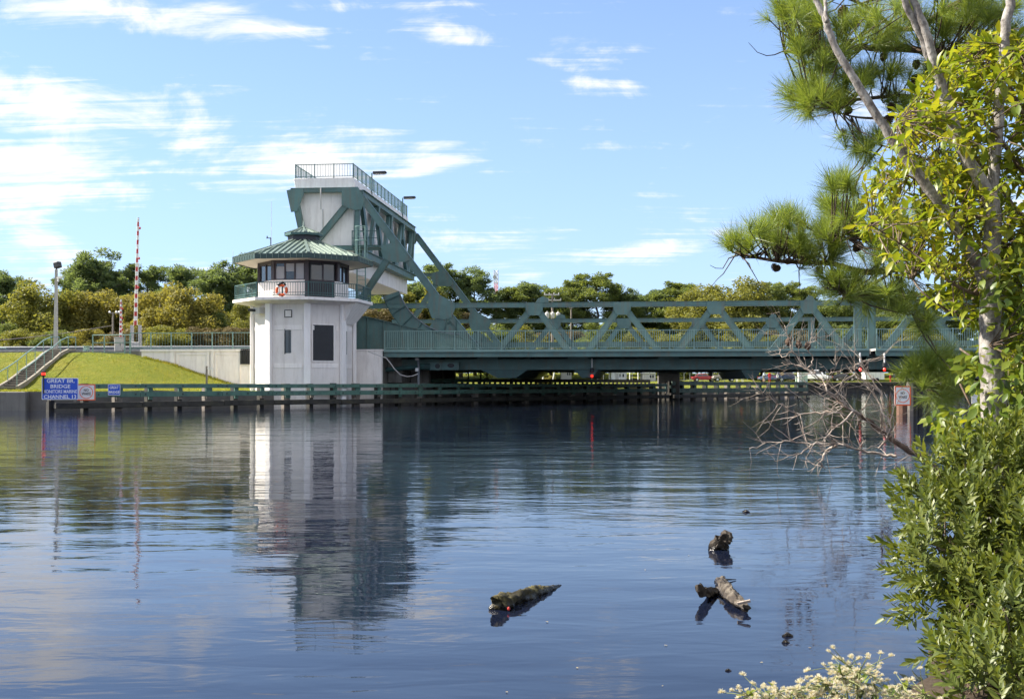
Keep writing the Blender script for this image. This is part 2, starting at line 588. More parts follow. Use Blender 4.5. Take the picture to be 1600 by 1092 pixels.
M['far_yellow'] = leafmat('far_yellow_foliage', [(0, (.17, .175, .05)), (.5, (.25, .235, .065)), (1, (.34, .285, .08))], .5, .6, .3, .3, .5)
M['far_green'] = leafmat('far_green_foliage', [(0, (.10, .15, .05)), (.5, (.165, .21, .07)), (1, (.24, .26, .085))], .5, .6, .3, .3, .5)
M['brush'] = leafmat('brown_brush', [(0, (.10, .075, .045)), (.5, (.17, .14, .07)), (1, (.24, .19, .09))], .2, .7, .2, .5, .5)
M['fluff'] = leafmat('white_seed_fluff', [(0, (.52, .47, .35)), (.5, (.68, .64, .54)), (1, (.8, .77, .69))], .3, .8, .2, 3, .2)
# ================================================================== setting: water, ground, road
def water_material():
    m, nt, out = nmat('canal_water')
    t = nt.nodes.new('ShaderNodeTexCoord')
    o = t.outputs['Object']
    def wave(scale, mapscale, detail, rot=0.0, dist=0.0, rough=.5):
        mp = nt.nodes.new('ShaderNodeMapping')
        mp.inputs['Scale'].default_value = mapscale
        mp.inputs['Rotation'].default_value = (0, 0, R(rot))
        link(nt, o, mp.inputs[0])
        n = nt.nodes.new('ShaderNodeTexNoise')
        n.inputs['Scale'].default_value = scale
        n.inputs['Detail'].default_value = detail
        n.inputs['Roughness'].default_value = rough
        n.inputs['Distortion'].default_value = dist
        link(nt, mp.outputs[0], n.inputs['Vector'])
        return n.outputs['Fac']
    swell = wave(1.0, (.30, .8, 1), 2, 8)
    ripple = wave(1.0, (1.7, 3.9, 1), 2.4, -8, .6)
    fine = wave(1.0, (3.4, 9.5, 1), 3, 4, .3)
    patch = wave(1.0, (.035, .07, 1), 3, 10)
    pf = ramp(nt, patch, [(.40, (.35, .35, .35)), (.62, (1, 1, 1))])
    h = fmath(nt, 'MULTIPLY', swell, .016)
    h2 = fmath(nt, 'MULTIPLY', fmath(nt, 'MULTIPLY', ripple, .0082), pf)
    h3 = fmath(nt, 'MULTIPLY', fmath(nt, 'MULTIPLY', fine, .0022), pf)
    hs = fmath(nt, 'ADD', fmath(nt, 'ADD', h, h2), h3)
    b = nt.nodes.new('ShaderNodeBump')
    b.inputs['Strength'].default_value = 1.0
    b.inputs['Distance'].default_value = 1.0
    link(nt, hs, b.inputs['Height'])
    p = nt.nodes.new('ShaderNodeBsdfPrincipled')
    p.inputs['Base Color'].default_value = (.006, .009, .021, 1)
    p.inputs['Roughness'].default_value = .03
    p.inputs['IOR'].default_value = 1.33
    link(nt, b.outputs[0], p.inputs['Normal'])
    link(nt, p.outputs[0], out.inputs['Surface'])
    return m
M['water'] = water_material()
mb = MB()
mb.add([(-2500, -60, 0), (2500, -60, 0), (2500, 320, 0), (-2500, 320, 0)], [(0, 1, 2, 3)])
wo_ = mb.build('water', M['water'])
tag(wo_, 'dark rippled canal water mirroring the bridge and sky', None, kind='structure')

def ss(a, b, x):
    t = np.clip((x - a) / (b - a), 0, 1)
    return t * t * (3 - 2 * t)

# bridge frame: u along the bridge to the right, v across it away from the camera
TH = math.atan(.104)
BO = Vector((0, 79.1, 0))
UD = Vector((math.cos(TH), -math.sin(TH), 0))
VD = Vector((math.sin(TH), math.cos(TH), 0))
CAM = Vector((0, 0, EYE))

def b(px, py, v):
    d = Vector(((px - 800) / FOC, 1, (HOR - py) / FOC))
    t = (v - (CAM - BO).dot(VD)) / d.dot(VD)
    p = CAM + d * t
    return ((p - BO).dot(UD), p.z)

def bu(px, v):
    return b(px, HOR, v)[0]

def bz(px, py, v):
    return b(px, py, v)[1]

def BW(u, v, z):
    p = BO + UD * u + VD * v
    return Vector((p.x, p.y, z))

ZDECK = bz(1000, 545, -2.5)
U_EMB = bu(196, -2.5)          # where the lawn bank starts to fall away
# shoreline of the far side, left to right; land lies beyond it
FA, FB = Vector((-23.3, 59.5)), Vector((.97, 87.0))
FD = (FB - FA).normalized()
FN = Vector((-FD.y, FD.x))
def fpt(t, off=0.0):
    p = FA + (FB - FA) * t + FN * off
    return p
SHORE = [(-1500, 62), (-300, 62), (-90, 62), (-45, 62), (-26, 62.0)]
for t in (.02, .3, .6, 1.0, 1.5, 2.0, 2.2):
    q = fpt(t, 2.6)
    SHORE.append((q.x, q.y))
SHORE += [(33, 135), (41, 165), (48.5, 197), (60, 199), (95, 203), (200, 215), (500, 240), (1500, 300)]
def shore_samples():
    out = []
    for (x0, y0), (x1, y1) in zip(SHORE[:-1], SHORE[1:]):
        L = math.hypot(x1 - x0, y1 - y0)
        n = max(1, int(L / (1.0 if (x0 > -60 and x1 < 30) else 25)))
        n = min(n, 120)
        for i in range(n):
            out.append((x0 + (x1 - x0) * i / n, y0 + (y1 - y0) * i / n))
    out.append(SHORE[-1])
    return np.array(out)

def ground_z(X, Y):
    du = (X - BO.x) * UD.x + (Y - BO.y) * UD.y
    dv = (X - BO.x) * VD.x + (Y - BO.y) * VD.y
    base = 1.02 + .75 * ss(170, 206, Y) + 2.2 * ss(218, 275, Y)
    top = ZDECK - .12
    near = np.maximum(0, -2.6 - dv)
    far = np.maximum(0, dv - 24)
    e = np.maximum(near, far)
    dist = np.where(du < U_EMB, e, np.hypot(du - U_EMB, e))
    k = 1 - np.clip(dist / 9.2, 0, 1)
    k = .35 * k * k * (3 - 2 * k) + .65 * k
    z = base + np.maximum(0, top - base) * k
    z = z + .05 * np.sin(X * .9 + Y * .31) * np.sin(Y * .7 - X * .23) + .03 * np.sin(X * 2.3 + 1.3) * np.sin(Y * 1.9)
    return z

def grass_material():
    m, nt, out = nmat('mown_lawn')
    n1 = noise(nt, .22, 5, .6)
    n2 = noise(nt, 2.4, 6, .7)
    n3 = noise(nt, 22, 3, .6)
    c1 = ramp(nt, n1, [(.35, (.165, .22, .018)), (.5, (.245, .265, .024)), (.66, (.34, .285, .042))])
    c2 = ramp(nt, n2, [(.34, (.12, .16, .016)), (.55, (.27, .28, .036)), (.72, (.42, .34, .07))])
    col = mixc(nt, .45, c1, c2)
    col = mixc(nt, ramp(nt, n3, [(.35, (.6, .6, .6)), (.6, (0, 0, 0))]), col, (.05, .07, .012))
    hb = fmath(nt, 'ADD', n3, fmath(nt, 'MULTIPLY', n2, 2.0))
    princ(nt, out, col, .9, 0, .15, hb, 1.0, .14)
    return m
M['grass'] = grass_material()
SS = shore_samples()
ts = [0, .001, .25, .6] + [1.0 + .9 * i for i in range(40)] + [40, 46, 54, 64, 76, 90, 105, 120, 135, 150, 170, 190, 230, 320, 600, 1500, 3000]
ts = np.array(ts)
nS, nT = len(SS), len(ts)
GX = np.repeat(SS[:, 0:1], nT, 1)
GY = SS[:, 1:2] + ts[None, :]
GZ = ground_z(GX, GY)
GZ[:, 0] = -1.0
V = np.stack([GX, GY, GZ], -1).reshape(-1, 3)
I = np.arange(nS * nT).reshape(nS, nT)
Fq = np.stack([I[:-1, :-1], I[1:, :-1], I[1:, 1:], I[:-1, 1:]], -1).reshape(-1, 4)
me = np_mesh('lawn_ground', V, Fq, [M['grass'], M['concrete_dark']], True)
mi = np.zeros((nS - 1, nT - 1), dtype=np.int32)
mi[:, 0] = 1
me.polygons.foreach_set('material_index', mi.ravel())
me.polygons.foreach_set('use_smooth', (mi.ravel() == 0))
go = new_obj('lawn_ground', me)
tag(go, 'sunlit mown lawn bank along the far side of the canal', None, kind='structure')

# short grass blades that roughen the lawn bank
def grass_blades():
    n = 60000
    X = nrng.uniform(-47, -17, n)
    Y = nrng.uniform(62.3, 84, n)
    du = (X - BO.x) * UD.x + (Y - BO.y) * UD.y
    dv = (X - BO.x) * VD.x + (Y - BO.y) * VD.y
    q = FN.x * (X - FA.x) + FN.y * (Y - FA.y)
    stair = (np.abs(X + 31.1) < .95) & (Y > 69)
    ok = (dv < -2.9) & ((q > 2.8) | (X < -26)) & ~stair
    X, Y = X[ok], Y[ok]
    Z = ground_z(X, Y) - .01
    pos = np.stack([X, Y, Z], 1)
    n = len(pos)
    D = np.stack([nrng.normal(0, .45, n), nrng.normal(0, .45, n), np.ones(n)], 1)
    tv = [(-.012, 0, 0), (.012, 0, 0), (.0, 1, 0)]
    Vv, Ff = scatter([(-.14, 0, 0), (.14, 0, 0), (0.05, 1, .1)], [(0, 1, 2)], pos, D, rand_unit(n), nrng.uniform(.04, .10, n) * (1 + 1.1 * (nrng.random(n) > .96)))
    # longer uncut tufts along the foot of the wall and on the seawall edge
    m1, m2 = 2600, 2200
    uu = nrng.uniform(bu(225, -2.8), bu(372, -2.8), m1)
    vv = -2.7 - np.abs(nrng.normal(0, .12, m1))
    X1 = BO.x + UD.x * uu + VD.x * vv
    Y1 = BO.y + UD.y * uu + VD.y * vv
    X2 = nrng.uniform(-50, -25.5, m2)
    Y2 = 62.4 + np.abs(nrng.normal(0, .15, m2))
    X3, Y3 = np.concatenate([X1, X2]), np.concatenate([Y1, Y2])
    p3 = np.stack([X3, Y3, ground_z(X3, Y3) - .02], 1)
    D3 = np.stack([nrng.normal(0, .35, len(p3)), nrng.normal(0, .35, len(p3)), np.ones(len(p3))], 1)
    V3, F3 = scatter([(-.09, 0, 0), (.09, 0, 0), (0.05, 1, .1)], [(0, 1, 2)], p3, D3, rand_unit(len(p3)), nrng.uniform(.08, .24, len(p3)))
    Ff = np.concatenate([Ff, F3 + len(Vv)])
    Vv = np.concatenate([Vv, V3])
    me = np_mesh('grass', Vv, Ff, leafmat('grass_blade', [(0, (.16, .22, .025)), (.5, (.28, .30, .035)), (1, (.42, .35, .075))], .4, .6, .2, .4, .5))
    o = new_obj('grass', me)
    tag(o, 'short uneven grass blades on the sloping lawn', None, kind='stuff')
grass_blades()

# approach road block behind the retaining wall
mb = MB()
u1 = bu(597, -2.45)
z0, z1 = -1.0, ZDECK - .04
c = [BW(-260, -2.35, 0), BW(u1 - .1, -2.35, 0), BW(u1 - .1, 23.5, 0), BW(-260, 23.5, 0)]
mb.add([(p.x, p.y, z0) for p in c] + [(p.x, p.y, z1) for p in c],
       [(0, 1, 5, 4), (1, 2, 6, 5), (2, 3, 7, 6), (3, 0, 4, 7)], 1)
mb.add([(p.x, p.y, z1) for p in c], [(0, 1, 2, 3)], 0)
ar = mb.build('approach_road', [M['asphalt'], M['pier']])
tag(ar, 'asphalt approach road leading onto the bridge', None, kind='structure')
# kerb strip between lawn and road
mb = MB()
for i in range(24):
    a0, a1 = -150 + i * 5.2, -150 + i * 5.2 + 5.17
    p0, p1 = BW(a0, -1.0, z1 + .06), BW(a1, -1.0, z1 + .06)
    if a0 > U_EMB:
        break
    mb.bar(p0, p1, .16, .14)
kb = mb.build('kerb', M['concrete'])
tag(kb, 'pale concrete kerb along the approach road', None, kind='structure')

# near bank that the photographer stands on, curving off to the right
NB = [(-60, 2.0), (-20, 3.0), (-6, 3.7), (-2, 4.1), (.6, 4.45), (1.35, 4.75), (1.75, 5.1), (2.05, 5.7), (2.75, 7.1), (4.0, 10), (6.9, 17), (12.5, 28), (24, 50), (46, 78), (110, 120)]
def near_bank():
    pts = []
    for (a, bb) in zip(NB[:-1], NB[1:]):
        n = max(1, min(24, int(math.hypot(bb[0] - a[0], bb[1] - a[1]) / .18)))
        for i in range(n):
            pts.append((a[0] + (bb[0] - a[0]) * i / n, a[1] + (bb[1] - a[1]) * i / n))
    pts.append(NB[-1])
    pts = np.array(pts)
    tang = np.gradient(pts, axis=0)
    tang /= np.linalg.norm(tang, axis=1, keepdims=True)
    nor = np.stack([tang[:, 1], -tang[:, 0]], 1)
    ds = np.array([-.55, -.25, 0, .12, .3, .55, .9, 1.4, 2.2, 3.5, 6, 12, 40])
    zs = np.array([-.30, -.10, .015, .05, .08, .11, .14, .18, .24, .32, .4, .5, .6])
    P2 = pts[:, None, :] + nor[:, None, :] * ds[None, :, None]
    Z = np.repeat(zs[None, :], len(pts), 0) + nrng.normal(0, .012, (len(pts), len(ds)))
    V = np.concatenate([P2, Z[:, :, None]], -1).reshape(-1, 3)
    I = np.arange(len(V)).reshape(len(pts), len(ds))
    Fq = np.stack([I[:-1, :-1], I[:-1, 1:], I[1:, 1:], I[1:, :-1]], -1).reshape(-1, 4)
    m, nt, out = nmat('muddy_bank')
    n1 = noise(nt, 3, 6, .65)
    n2 = noise(nt, 30, 4, .6)
    col = ramp(nt, n1, [(.3, (.03, .02, .013)), (.55, (.06, .042, .026)), (.7, (.09, .07, .04))])
    princ(nt, out, col, .8, 0, .3, n2, .7, .03)
    o = new_obj('near_bank', np_mesh('near_bank', V, Fq, m, True))
    tag(o, 'brown muddy bank under the shrubs at the water edge', None, kind='structure')
near_bank()
# ================================================================== bascule bridge
G, GD, RG = M['green'], M['green_dark'], M['rail_green']
VF = 20.0                                  # far truss
def broot(name, label, cat, group=None):
    return thing(name, label, cat, tuple(BO), -TH, group)

def pl(pts, v):                            # photo outline on a bridge plane -> (u,z) polygon
    return [b(px, py, v) for px, py in pts]

ZC = bz(1140, 470.5, 0)                    # top of top chord
CH = .34
ZB0, ZB1 = bz(1000, 577.5, 0), bz(1000, 561, 0)
UJ = bu(1351, 0)                           # joint between the two leaves
UN = [bu(690, 0), bu(835, 0), bu(972, 0), bu(1118, 0), bu(1263, 0)]
U_END = UJ - .22
UBN = [(UN[i] + UN[i + 1]) / 2 for i in range(4)]

def member(parent, name, p0, p1, w, d, v, mat=None):
    """box girder in the truss plane with flange lips: p = (u,z), w depth in plane, d across"""
    mb = MB()
    a, c = Vector((p0[0], v, p0[1])), Vector((p1[0], v, p1[1]))
    dr = (c - a).normalized()
    nn = Vector((-dr.z, 0, dr.x))
    mb.bar(a, c, d, w, up=nn)
    for s in (-1, 1):
        o = nn * (s * (w / 2 + .012))
        mb.bar(a + o + dr * .01, c + o - dr * .01, d + .09, .026, up=nn)
    return mb.build(name, mat or G, parent)

def plate(parent, name, poly, v, t=.05, mat=None):
    mb = MB()
    mb.prism(poly, v - t / 2, v + t / 2, 'y')
    return mb.build(name, mat or G, parent)

def truss(leaf, v, mirror=False, full=True):
    T = new_obj('truss', None, leaf)
    ORG[T.name] = (0, 0, 0)
    def mu(u):
        return 2 * UJ - u if mirror else u
    def mem(name, p0, p1, w, d, mat=None):
        return member(T, name, (mu(p0[0]), p0[1]), (mu(p1[0]), p1[1]), w, d, v, mat)
    def plt(name, poly, off=0, t=.05):
        return plate(T, name, [(mu(u), z) for u, z in poly], v + off, t)
    ztc = ZC - CH / 2
    zbc = (ZB0 + ZB1) / 2
    uL = bu(520, 0)
    mem('top_chord', (uL, ztc), (U_END + .05, ztc), CH - .05, .36)
    mem('bottom_chord', (bu(600, 0), zbc), (U_END, zbc), ZB1 - ZB0 - .05, .42)
    # web members
    for i in range(1, 5):
        un = UN[i]
        ubl = UBN[i - 1]
        ubr = UBN[i] if i < 4 else U_END - .3
        for ub in (ubl, ubr):
            s = .42
            a = (un + (ub - un) * .10, ztc - (ztc - zbc) * .10)
            c = (ub + (un - ub) * .06, zbc + (ztc - zbc) * .06)
            mem('diagonal', a, c, .36, .30)
        w = .60 if i < 4 else .55
        plt('gusset_plate', [(un - w, ztc + .13), (un + w, ztc + .13), (un + w * .98, ztc - .35), (un + .36, ztc - .72), (un - .36, ztc - .72), (un - w * .98, ztc - .35)], -.21)
        if i == 1:
            plt('gusset_plate', [(un + .1, ztc + .16), (un + 1.0, ztc + .16), (un + .95, ztc + .45), (un + .62, ztc + .58), (un + .25, ztc + .42)], -.21)
        if i == 4:
            plt('gusset_plate', [(un - .3, ztc + .16), (un + .35, ztc + .16), (un + .3, ztc + .4), (un, ztc + .52)], -.21)
    # diagonal down from the main node and the short one into the first bottom node
    mem('diagonal', (UN[0] + .35, ztc - .4), (UBN[0] - .15, zbc + .35), .38, .30)
    for ub in UBN:
        plt('gusset_plate', [(ub - .7, zbc - .25), (ub + .7, zbc - .25), (ub + .7, zbc + .45), (ub + .45, zbc + .8), (ub - .45, zbc + .8), (ub - .7, zbc + .45)], -.225)
    mem('end_post', (U_END - .22, ZB1 + .03), (U_END - .22, ztc - .17), .42, .34)
    if not full:
        return T
    # big node where the counterweight arm meets the top chord
    plt('gusset_plate', pl([(672, 459), (686, 460), (700, 468), (712, 474), (712, 482), (706, 497), (694, 499), (676, 498), (672, 488), (669, 476)], 0), -.2, .06)
    # main inclined arm to the counterweight
    a0, a1 = b(566, 310, 0), b(689, 473, 0)
    mem('counterweight_arm', a0, a1, .44, .36)
    # mid gusset, strut and lower strut
    plt('gusset_plate', pl([(594, 386), (613, 380), (626, 389), (641, 407), (634, 410), (611, 410), (600, 404)], 0), -.22, .06)
    mem('strut', b(512, 387.5, 0), b(612, 387.5, 0), .26, .28)
    mem('strut', b(606, 405, 0), b(545, 498, 0), .38, .32)
    # counterweight end frame
    plt('gusset_plate', pl([(449, 298.5), (459, 296), (475, 295.5), (476, 304), (466, 331), (456, 332.3)], 0), -.18, .05)
    plt('gusset_plate', pl([(535, 294), (560, 293), (572, 313), (566, 328), (557, 329.5), (545, 326), (539, 323), (535, 321)], 0), -.2, .06)
    mem('frame_beam', b(455, 298.2, 0), b(560, 296.8, 0), .26, .30)
    mem('frame_leg', b(459, 300, 0), b(486, 428, 0), .38, .28)
    mem('frame_brace', b(552, 308, 0), b(488, 386, 0), .34, .30)
    mem('frame_leg', b(559, 322, 0), b(556, 392, 0), .30, .28)
    # segmental rolling girder: curved plate with an edge flange and radial stiffeners
    cu, cz = b(716, 424, 0)
    ro, ri = b(716, 424, 0)[1] - b(716, 547, 0)[1], 0
    ro = cz - b(716, 548, 0)[1]
    ri = ro - 1.15
    web, flange, tread = MB(), MB(), MB()
    n = 20
    arc = [R(198) + (R(272) - R(198)) * i / n for i in range(n + 1)]
    outer = [(cu + ro * math.cos(t), cz + ro * math.sin(t)) for t in arc]
    inner = [(cu + ri * math.cos(t), cz + ri * math.sin(t)) for t in arc]
    for i in range(n):
        web.prism([outer[i], outer[i + 1], inner[i + 1], inner[i]], v - .16, v - .10, 'y')
    web_o = web
    nod = b(684, 494, 0)
    fill = [inner[i] for i in range(13, n + 1)] + [nod]
    web_o.prism([inner[12]] + fill, v - .15, v - .11, 'y')
    sg = web_o.mesh('segment_girder', G)
    if mirror:
        return T
    o = new_obj('segment_girder', sg, T)
    for i in range(n):
        p, q = outer[i], outer[i + 1]
        tread.bar((p[0], v, p[1]), (q[0], v, q[1]), .5, .05, up=(math.cos(arc[i]), 0, math.sin(arc[i])))
        p, q = inner[i], inner[i + 1]
        flange.bar((p[0], v - .2, p[1]), (q[0], v - .2, q[1]), .10, .05, up=(math.cos(arc[i]), 0, math.sin(arc[i])))
    tread.build('tread_plate', GD, T)
    flange.build('flange', M['steel'], T)
    for i in range(1, n, 3):
        mb = MB()
        t = arc[i]
        p = (cu + (ri - 1.0) * math.cos(t), cz + (ri - 1.0) * math.sin(t)) if i > 13 else inner[i]
        q = outer[i]
        mb.bar((q[0], v - .22, q[1]), (p[0], v - .22, p[1]), .05, .12, up=(0, 1, 0))
        mb.build('stiffener', GD, T)
    return T

LEAF = broot('bascule_leaf', 'green bascule leaf with overhead white counterweight, rolling from the tender house side', 'bridge')
truss(LEAF, 0)
truss(LEAF, VF)

# ---- counterweight
CW = new_obj('counterweight', None, LEAF)
ORG[CW.name] = (0, 0, 0)
uR = bu(552.8, .35)
uLt, uLb = bu(464, .35), bu(478, .35)
zt, zb_ = bz(552, 295, .35), bz(552, 427, .35)
mb = MB()
mb.prism([(uLb, zb_), (uR, zb_), (uR, zt), (uLt, zt)], .35, VF - .35, 'y')
bevel(mb.build('weight_block', M['white'], CW), .03)
mb = MB()
us0, us1 = bu(459, .2), bu(552.2, .2)
zs0, zs1 = bz(552, 294.2, .2), bz(552, 277.5, .2)
mb.prism([(us0 + .12, zs0), (us1 + .16, zs0), (us1, zs1), (us0, zs1)], .2, VF - .2, 'y')
bevel(mb.build('top_slab', M['white'], CW), .02)
# girders across the counterweight face and zig-zag lacing
zg1, zg2 = bz(556, 300, 0), bz(556, 392, 0)
def lat(name, u, z, w, h):
    mb = MB()
    mb.bar((u, .25, z), (u, VF - .25, z), w, h)
    mb.bar((u, .26, z + h / 2), (u, VF - .26, z + h / 2), w + .22, .04)
    mb.bar((u, .26, z - h / 2), (u, VF - .26, z - h / 2), w + .22, .04)
    mb.build(name, G, CW)
uF = bu(560, 0)
lat('cross_girder', uF + .12, zg1 - .05, .28, .42)
lat('cross_girder', uF + .02, zg2 - .1, .34, .5)
for s in range(4):
    v0 = .6 + s * 4.72
    for k, (va, vb) in enumerate(((v0, v0 + 2.1), (v0 + 4.5, v0 + 2.6))):
        mb = MB()
        zz0, zz1 = zg1 - .3, zg2 + .15
        mb.bar((uF + .05, va, zz0), (uF + .05, vb, zz1), .26, .5, up=(0, 1, 0), h1=.62)
        mb.build('lacing_strut', GD if k == 0 else G, CW)
    mb = MB()
    mb.bar((uF + .12, v0 + 4.6, zg1 - .25), (uF + .12, v0 + 4.6, zg1 - 1.5), .5, .5, h1=.2, w1=.2)
    mb.build('bracket', G, CW)
# conduit up the near face
mb = MB()
cu0 = bu(502, -.1)
mb.tube([(cu0, .3, bz(502, 368, -.1)), (cu0, .3, bz(502, 326, -.1))], .035, 6)
mb.tube([(cu0, -.22, bz(502, 328, -.1)), (cu0, -.22, bz(502, 294, -.1))], .05, 6)
mb.build('conduit', M['grey_paint'], CW)

def railing_panel(L, h, spacing=.125, name='railing_panel', bw=.018, mid=None, rail=.05, mat=None):
    """one bay of railing along +x from 0 to L at z 0..h"""
    mb = MB()
    mb.box(0, L, -rail / 2, rail / 2, h - rail, h)
    mb.box(0, L, -.02, .02, .10, .14)
    n = int(L / spacing)
    for i in range(1, n):
        x = L * i / n
        mb.box(x - bw / 2, x + bw / 2, -bw / 2, bw / 2, .14, h - rail)
    if mid:
        mb.box(0, L, -.02, .02, mid, mid + .035)
    return mb.mesh(name, mat or RG)

def post_mesh(h, w=.07, name='railing_post', mat=None):
    mb = MB()
    mb.box(-w / 2, w / 2, -w / 2, w / 2, 0, h)
    mb.box(-w, w, -w, w, 0, .02)
    return mb.mesh(name, mat or RG)

def run_railing(parent, p0, p1, h, bay, panel_cache, spacing=.125, mat=None, ends=True, bw=.018, mid=None, postw=.07):
    """posts and bays from p0 to p1 as children of parent (local coordinates)"""
    p0, p1 = Vector(p0), Vector(p1)
    L = (p1 - p0).length
    n = max(1, round(L / bay))
    bl = L / n
    key = (round(bl, 3), h)
    if key not in panel_cache:
        panel_cache[key] = (railing_panel(bl - postw, h - .02, spacing, mat=mat, bw=bw, mid=mid), post_mesh(h, postw, mat=mat))
    pm, qm = panel_cache[key]
    d = (p1 - p0).normalized()
    rz = math.atan2(d.y, d.x)
    tilt = -math.asin(max(-1, min(1, d.z)))
    for i in range(n + 1):
        q = p0 + d * (bl * i)
        if i < n:
            new_obj('railing_panel', pm, parent, q + d * (postw / 2), (0, tilt, rz))
        if ends or 0 < i < n:
            new_obj('railing_post', qm, parent, q, (0, 0, rz))

# railing on top of the counterweight
CR = new_obj('counterweight_railing', None, LEAF)
cache = {}
hr = bz(552, 255, .25) - zs1
ul, ur = bu(461.5, .25), bu(551.5, .25)
def rr(p0, p1):
    run_railing(CR, p0, p1, hr, 1.32, cache, .17, bw=.022, ends=True, postw=.06, mat=G)
rr((ul, .3, zs1), (ur, .3, zs1))
rr((ur, .36, zs1), (ur, VF - .3, zs1))
rr((ul, .36, zs1), (ul, VF - .3, zs1))
rr((ul + .06, VF - .3, zs1), (ur - .06, VF - .3, zs1))

# access platform and caged ladder on the near arm
LD = new_obj('access_ladder', None, LEAF)
ORG[LD.name] = (0, 0, 0)
zp = bz(570, 387, -.6)
mb = MB()
mb.box(bu(551, -.6), bu(594, -.6), -.95, -.25, zp - .04, zp)
mb.build('platform', GD, LD)
c2 = {}
run_railing(LD, (bu(552, -.6), -.9, zp), (bu(592, -.6), -.9, zp), 1.15, .9, c2, .3, mat=GD, bw=.02, mid=.6, postw=.06)
zl0, zl1 = bz(565, 470, -.9), bz(565, 354, -.9)
mb = MB()
for px in (559, 572):
    mb.tube([(bu(px, -.9), -1.1, zl0), (bu(px, -.9), -1.1, zl1)], .045, 6)
z = zl0 + .2
while z < zl1:
    mb.tube([(bu(559, -.9), -1.1, z), (bu(572, -.9), -1.1, z)], .016, 5)
    z += .3
mb.build('ladder', RG, LD)
mb = MB()
cx = bu(565.5, -.9)
for zz in (zl1 - .05, zl1 - 1.0):
    mb.tube([(cx + .42 * math.cos(t), -1.1 - .42 * math.sin(t), zz) for t in [math.pi * k / 8 for k in range(9)]], .03, 5)
for t in [math.pi * k / 4 for k in range(5)]:
    mb.tube([(cx + .42 * math.cos(t), -1.1 - .42 * math.sin(t), zl1), (cx + .42 * math.cos(t), -1.1 - .42 * math.sin(t), zl1 - 2.4)], .018, 5)
mb.build('ladder_cage', RG, LD)

# ---- track girder (sloping hump in front of the rolling segment)
for v in (-.55, VF - .55):
    tgo = new_obj('track_girder', None, LEAF)
    ORG[tgo.name] = (0, 0, 0)
    poly = pl([(540, 494), (571, 494.5), (640, 511), (720, 526), (738, 534), (738, 548), (540, 548)], -.55)
    plate(tgo, 'girder_web', poly, v, .06)
    mb = MB()
    tops = poly[:5]
    for p, q in zip(tops[:-1], tops[1:]):
        mb.bar((p[0], v, p[1]), (q[0], v, q[1]), .34, .05)
    mb.build('girder_flange', G, tgo)
    for px in (556, 575, 600, 626, 652, 680, 706):
        u0 = bu(px, -.55)
        ztop = np.interp(u0, [p[0] for p in tops], [p[1] for p in tops])
        mb = MB()
        mb.box(u0 - .02, u0 + .02, v - .16, v - .03, ZDECK, ztop - .03)
        mb.build('stiffener', G, tgo)

# ---- deck, sidewalk, railings for a leaf
def deck(leaf, ua, ub, cache):
    mb = MB()
    mb.box(ua, ub, -.9, VF + .9, ZDECK - .32, ZDECK - .06)
    mb.build('roadway_deck', M['asphalt'], leaf)
    mb = MB()
    mb.box(ua, ub, -2.37, -.45, ZDECK - .16, ZDECK - .012)
    mb.build('sidewalk', M['concrete'], leaf)
    mb = MB()
    mb.box(ua, ub, -2.64, -2.38, ZDECK - .145, ZDECK - .01)
    mb.build('edge_channel', RG, leaf)
    mb = MB()
    zf1, zf0 = bz(1000, 548.5, -2.5), bz(1000, 556.5, -2.5)
    mb.box(ua, ub, -2.55, -2.40, zf0, ZDECK - .17)
    mb.box(ua, ub, -2.66, -2.36, ZDECK - .2, ZDECK - .15)
    mb.box(ua, ub, -2.66, -2.36, zf0 - .03, zf0 + .01)
    mb.build('fascia_beam', G, leaf)
    mb = MB()
    mb.box(ua, ub, VF + .9, VF + 2.6, ZDECK - .16, ZDECK - .01)
    mb.build('sidewalk', M['concrete'], leaf)
    # lane stripes on the roadway
    for vv in (3.6, 7.0, 13.0, 16.4):
        mb = MB()
        mb.box(ua + .2, ub - .2, vv - .06, vv + .06, ZDECK - .06, ZDECK - .055)
        mb.build('lane_line', M['white_paint'], leaf)
    # steel traffic barrier inside each truss
    for vv in (.62, VF - .62):
        mb = MB()
        mb.box(ua, ub, vv - .08, vv + .08, ZDECK + .25, ZDECK + .58)
        mb.build('traffic_barrier', G if vv < 5 else M['yellow'] if False else RG, leaf)
    r1 = new_obj('railing', None, leaf)
    run_railing(r1, (ua + .05, -2.5, ZDECK - .01), (ub - .05, -2.5, ZDECK - .01), bz(1000, 514.4, -2.5) - ZDECK, 1.55, cache, .135, bw=.03)
    r2 = new_obj('railing', None, leaf)
    run_railing(r2, (ua + .05, VF + 2.5, ZDECK - .01), (ub - .05, VF + 2.5, ZDECK - .01), 1.2, 1.55, cache, .135, bw=.02)
    # floor beams and stringers below
    n = int((ub - ua) / 3.05)
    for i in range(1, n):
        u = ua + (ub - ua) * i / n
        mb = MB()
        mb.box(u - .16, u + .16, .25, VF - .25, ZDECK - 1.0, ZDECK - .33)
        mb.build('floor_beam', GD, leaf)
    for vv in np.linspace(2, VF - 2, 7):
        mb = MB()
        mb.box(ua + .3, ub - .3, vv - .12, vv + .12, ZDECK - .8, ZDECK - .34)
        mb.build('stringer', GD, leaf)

UA = bu(600, -2.5)
dc = {}
deck(LEAF, UA, U_END, dc)
# deep haunched floor beams that hang below the bottom chord
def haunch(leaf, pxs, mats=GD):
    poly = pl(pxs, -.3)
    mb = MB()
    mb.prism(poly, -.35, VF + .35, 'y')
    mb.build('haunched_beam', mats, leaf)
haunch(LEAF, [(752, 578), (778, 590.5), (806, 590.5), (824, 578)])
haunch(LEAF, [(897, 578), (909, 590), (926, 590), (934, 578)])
haunch(LEAF, [(1158, 578), (1166, 591), (1181, 591), (1190, 578)])
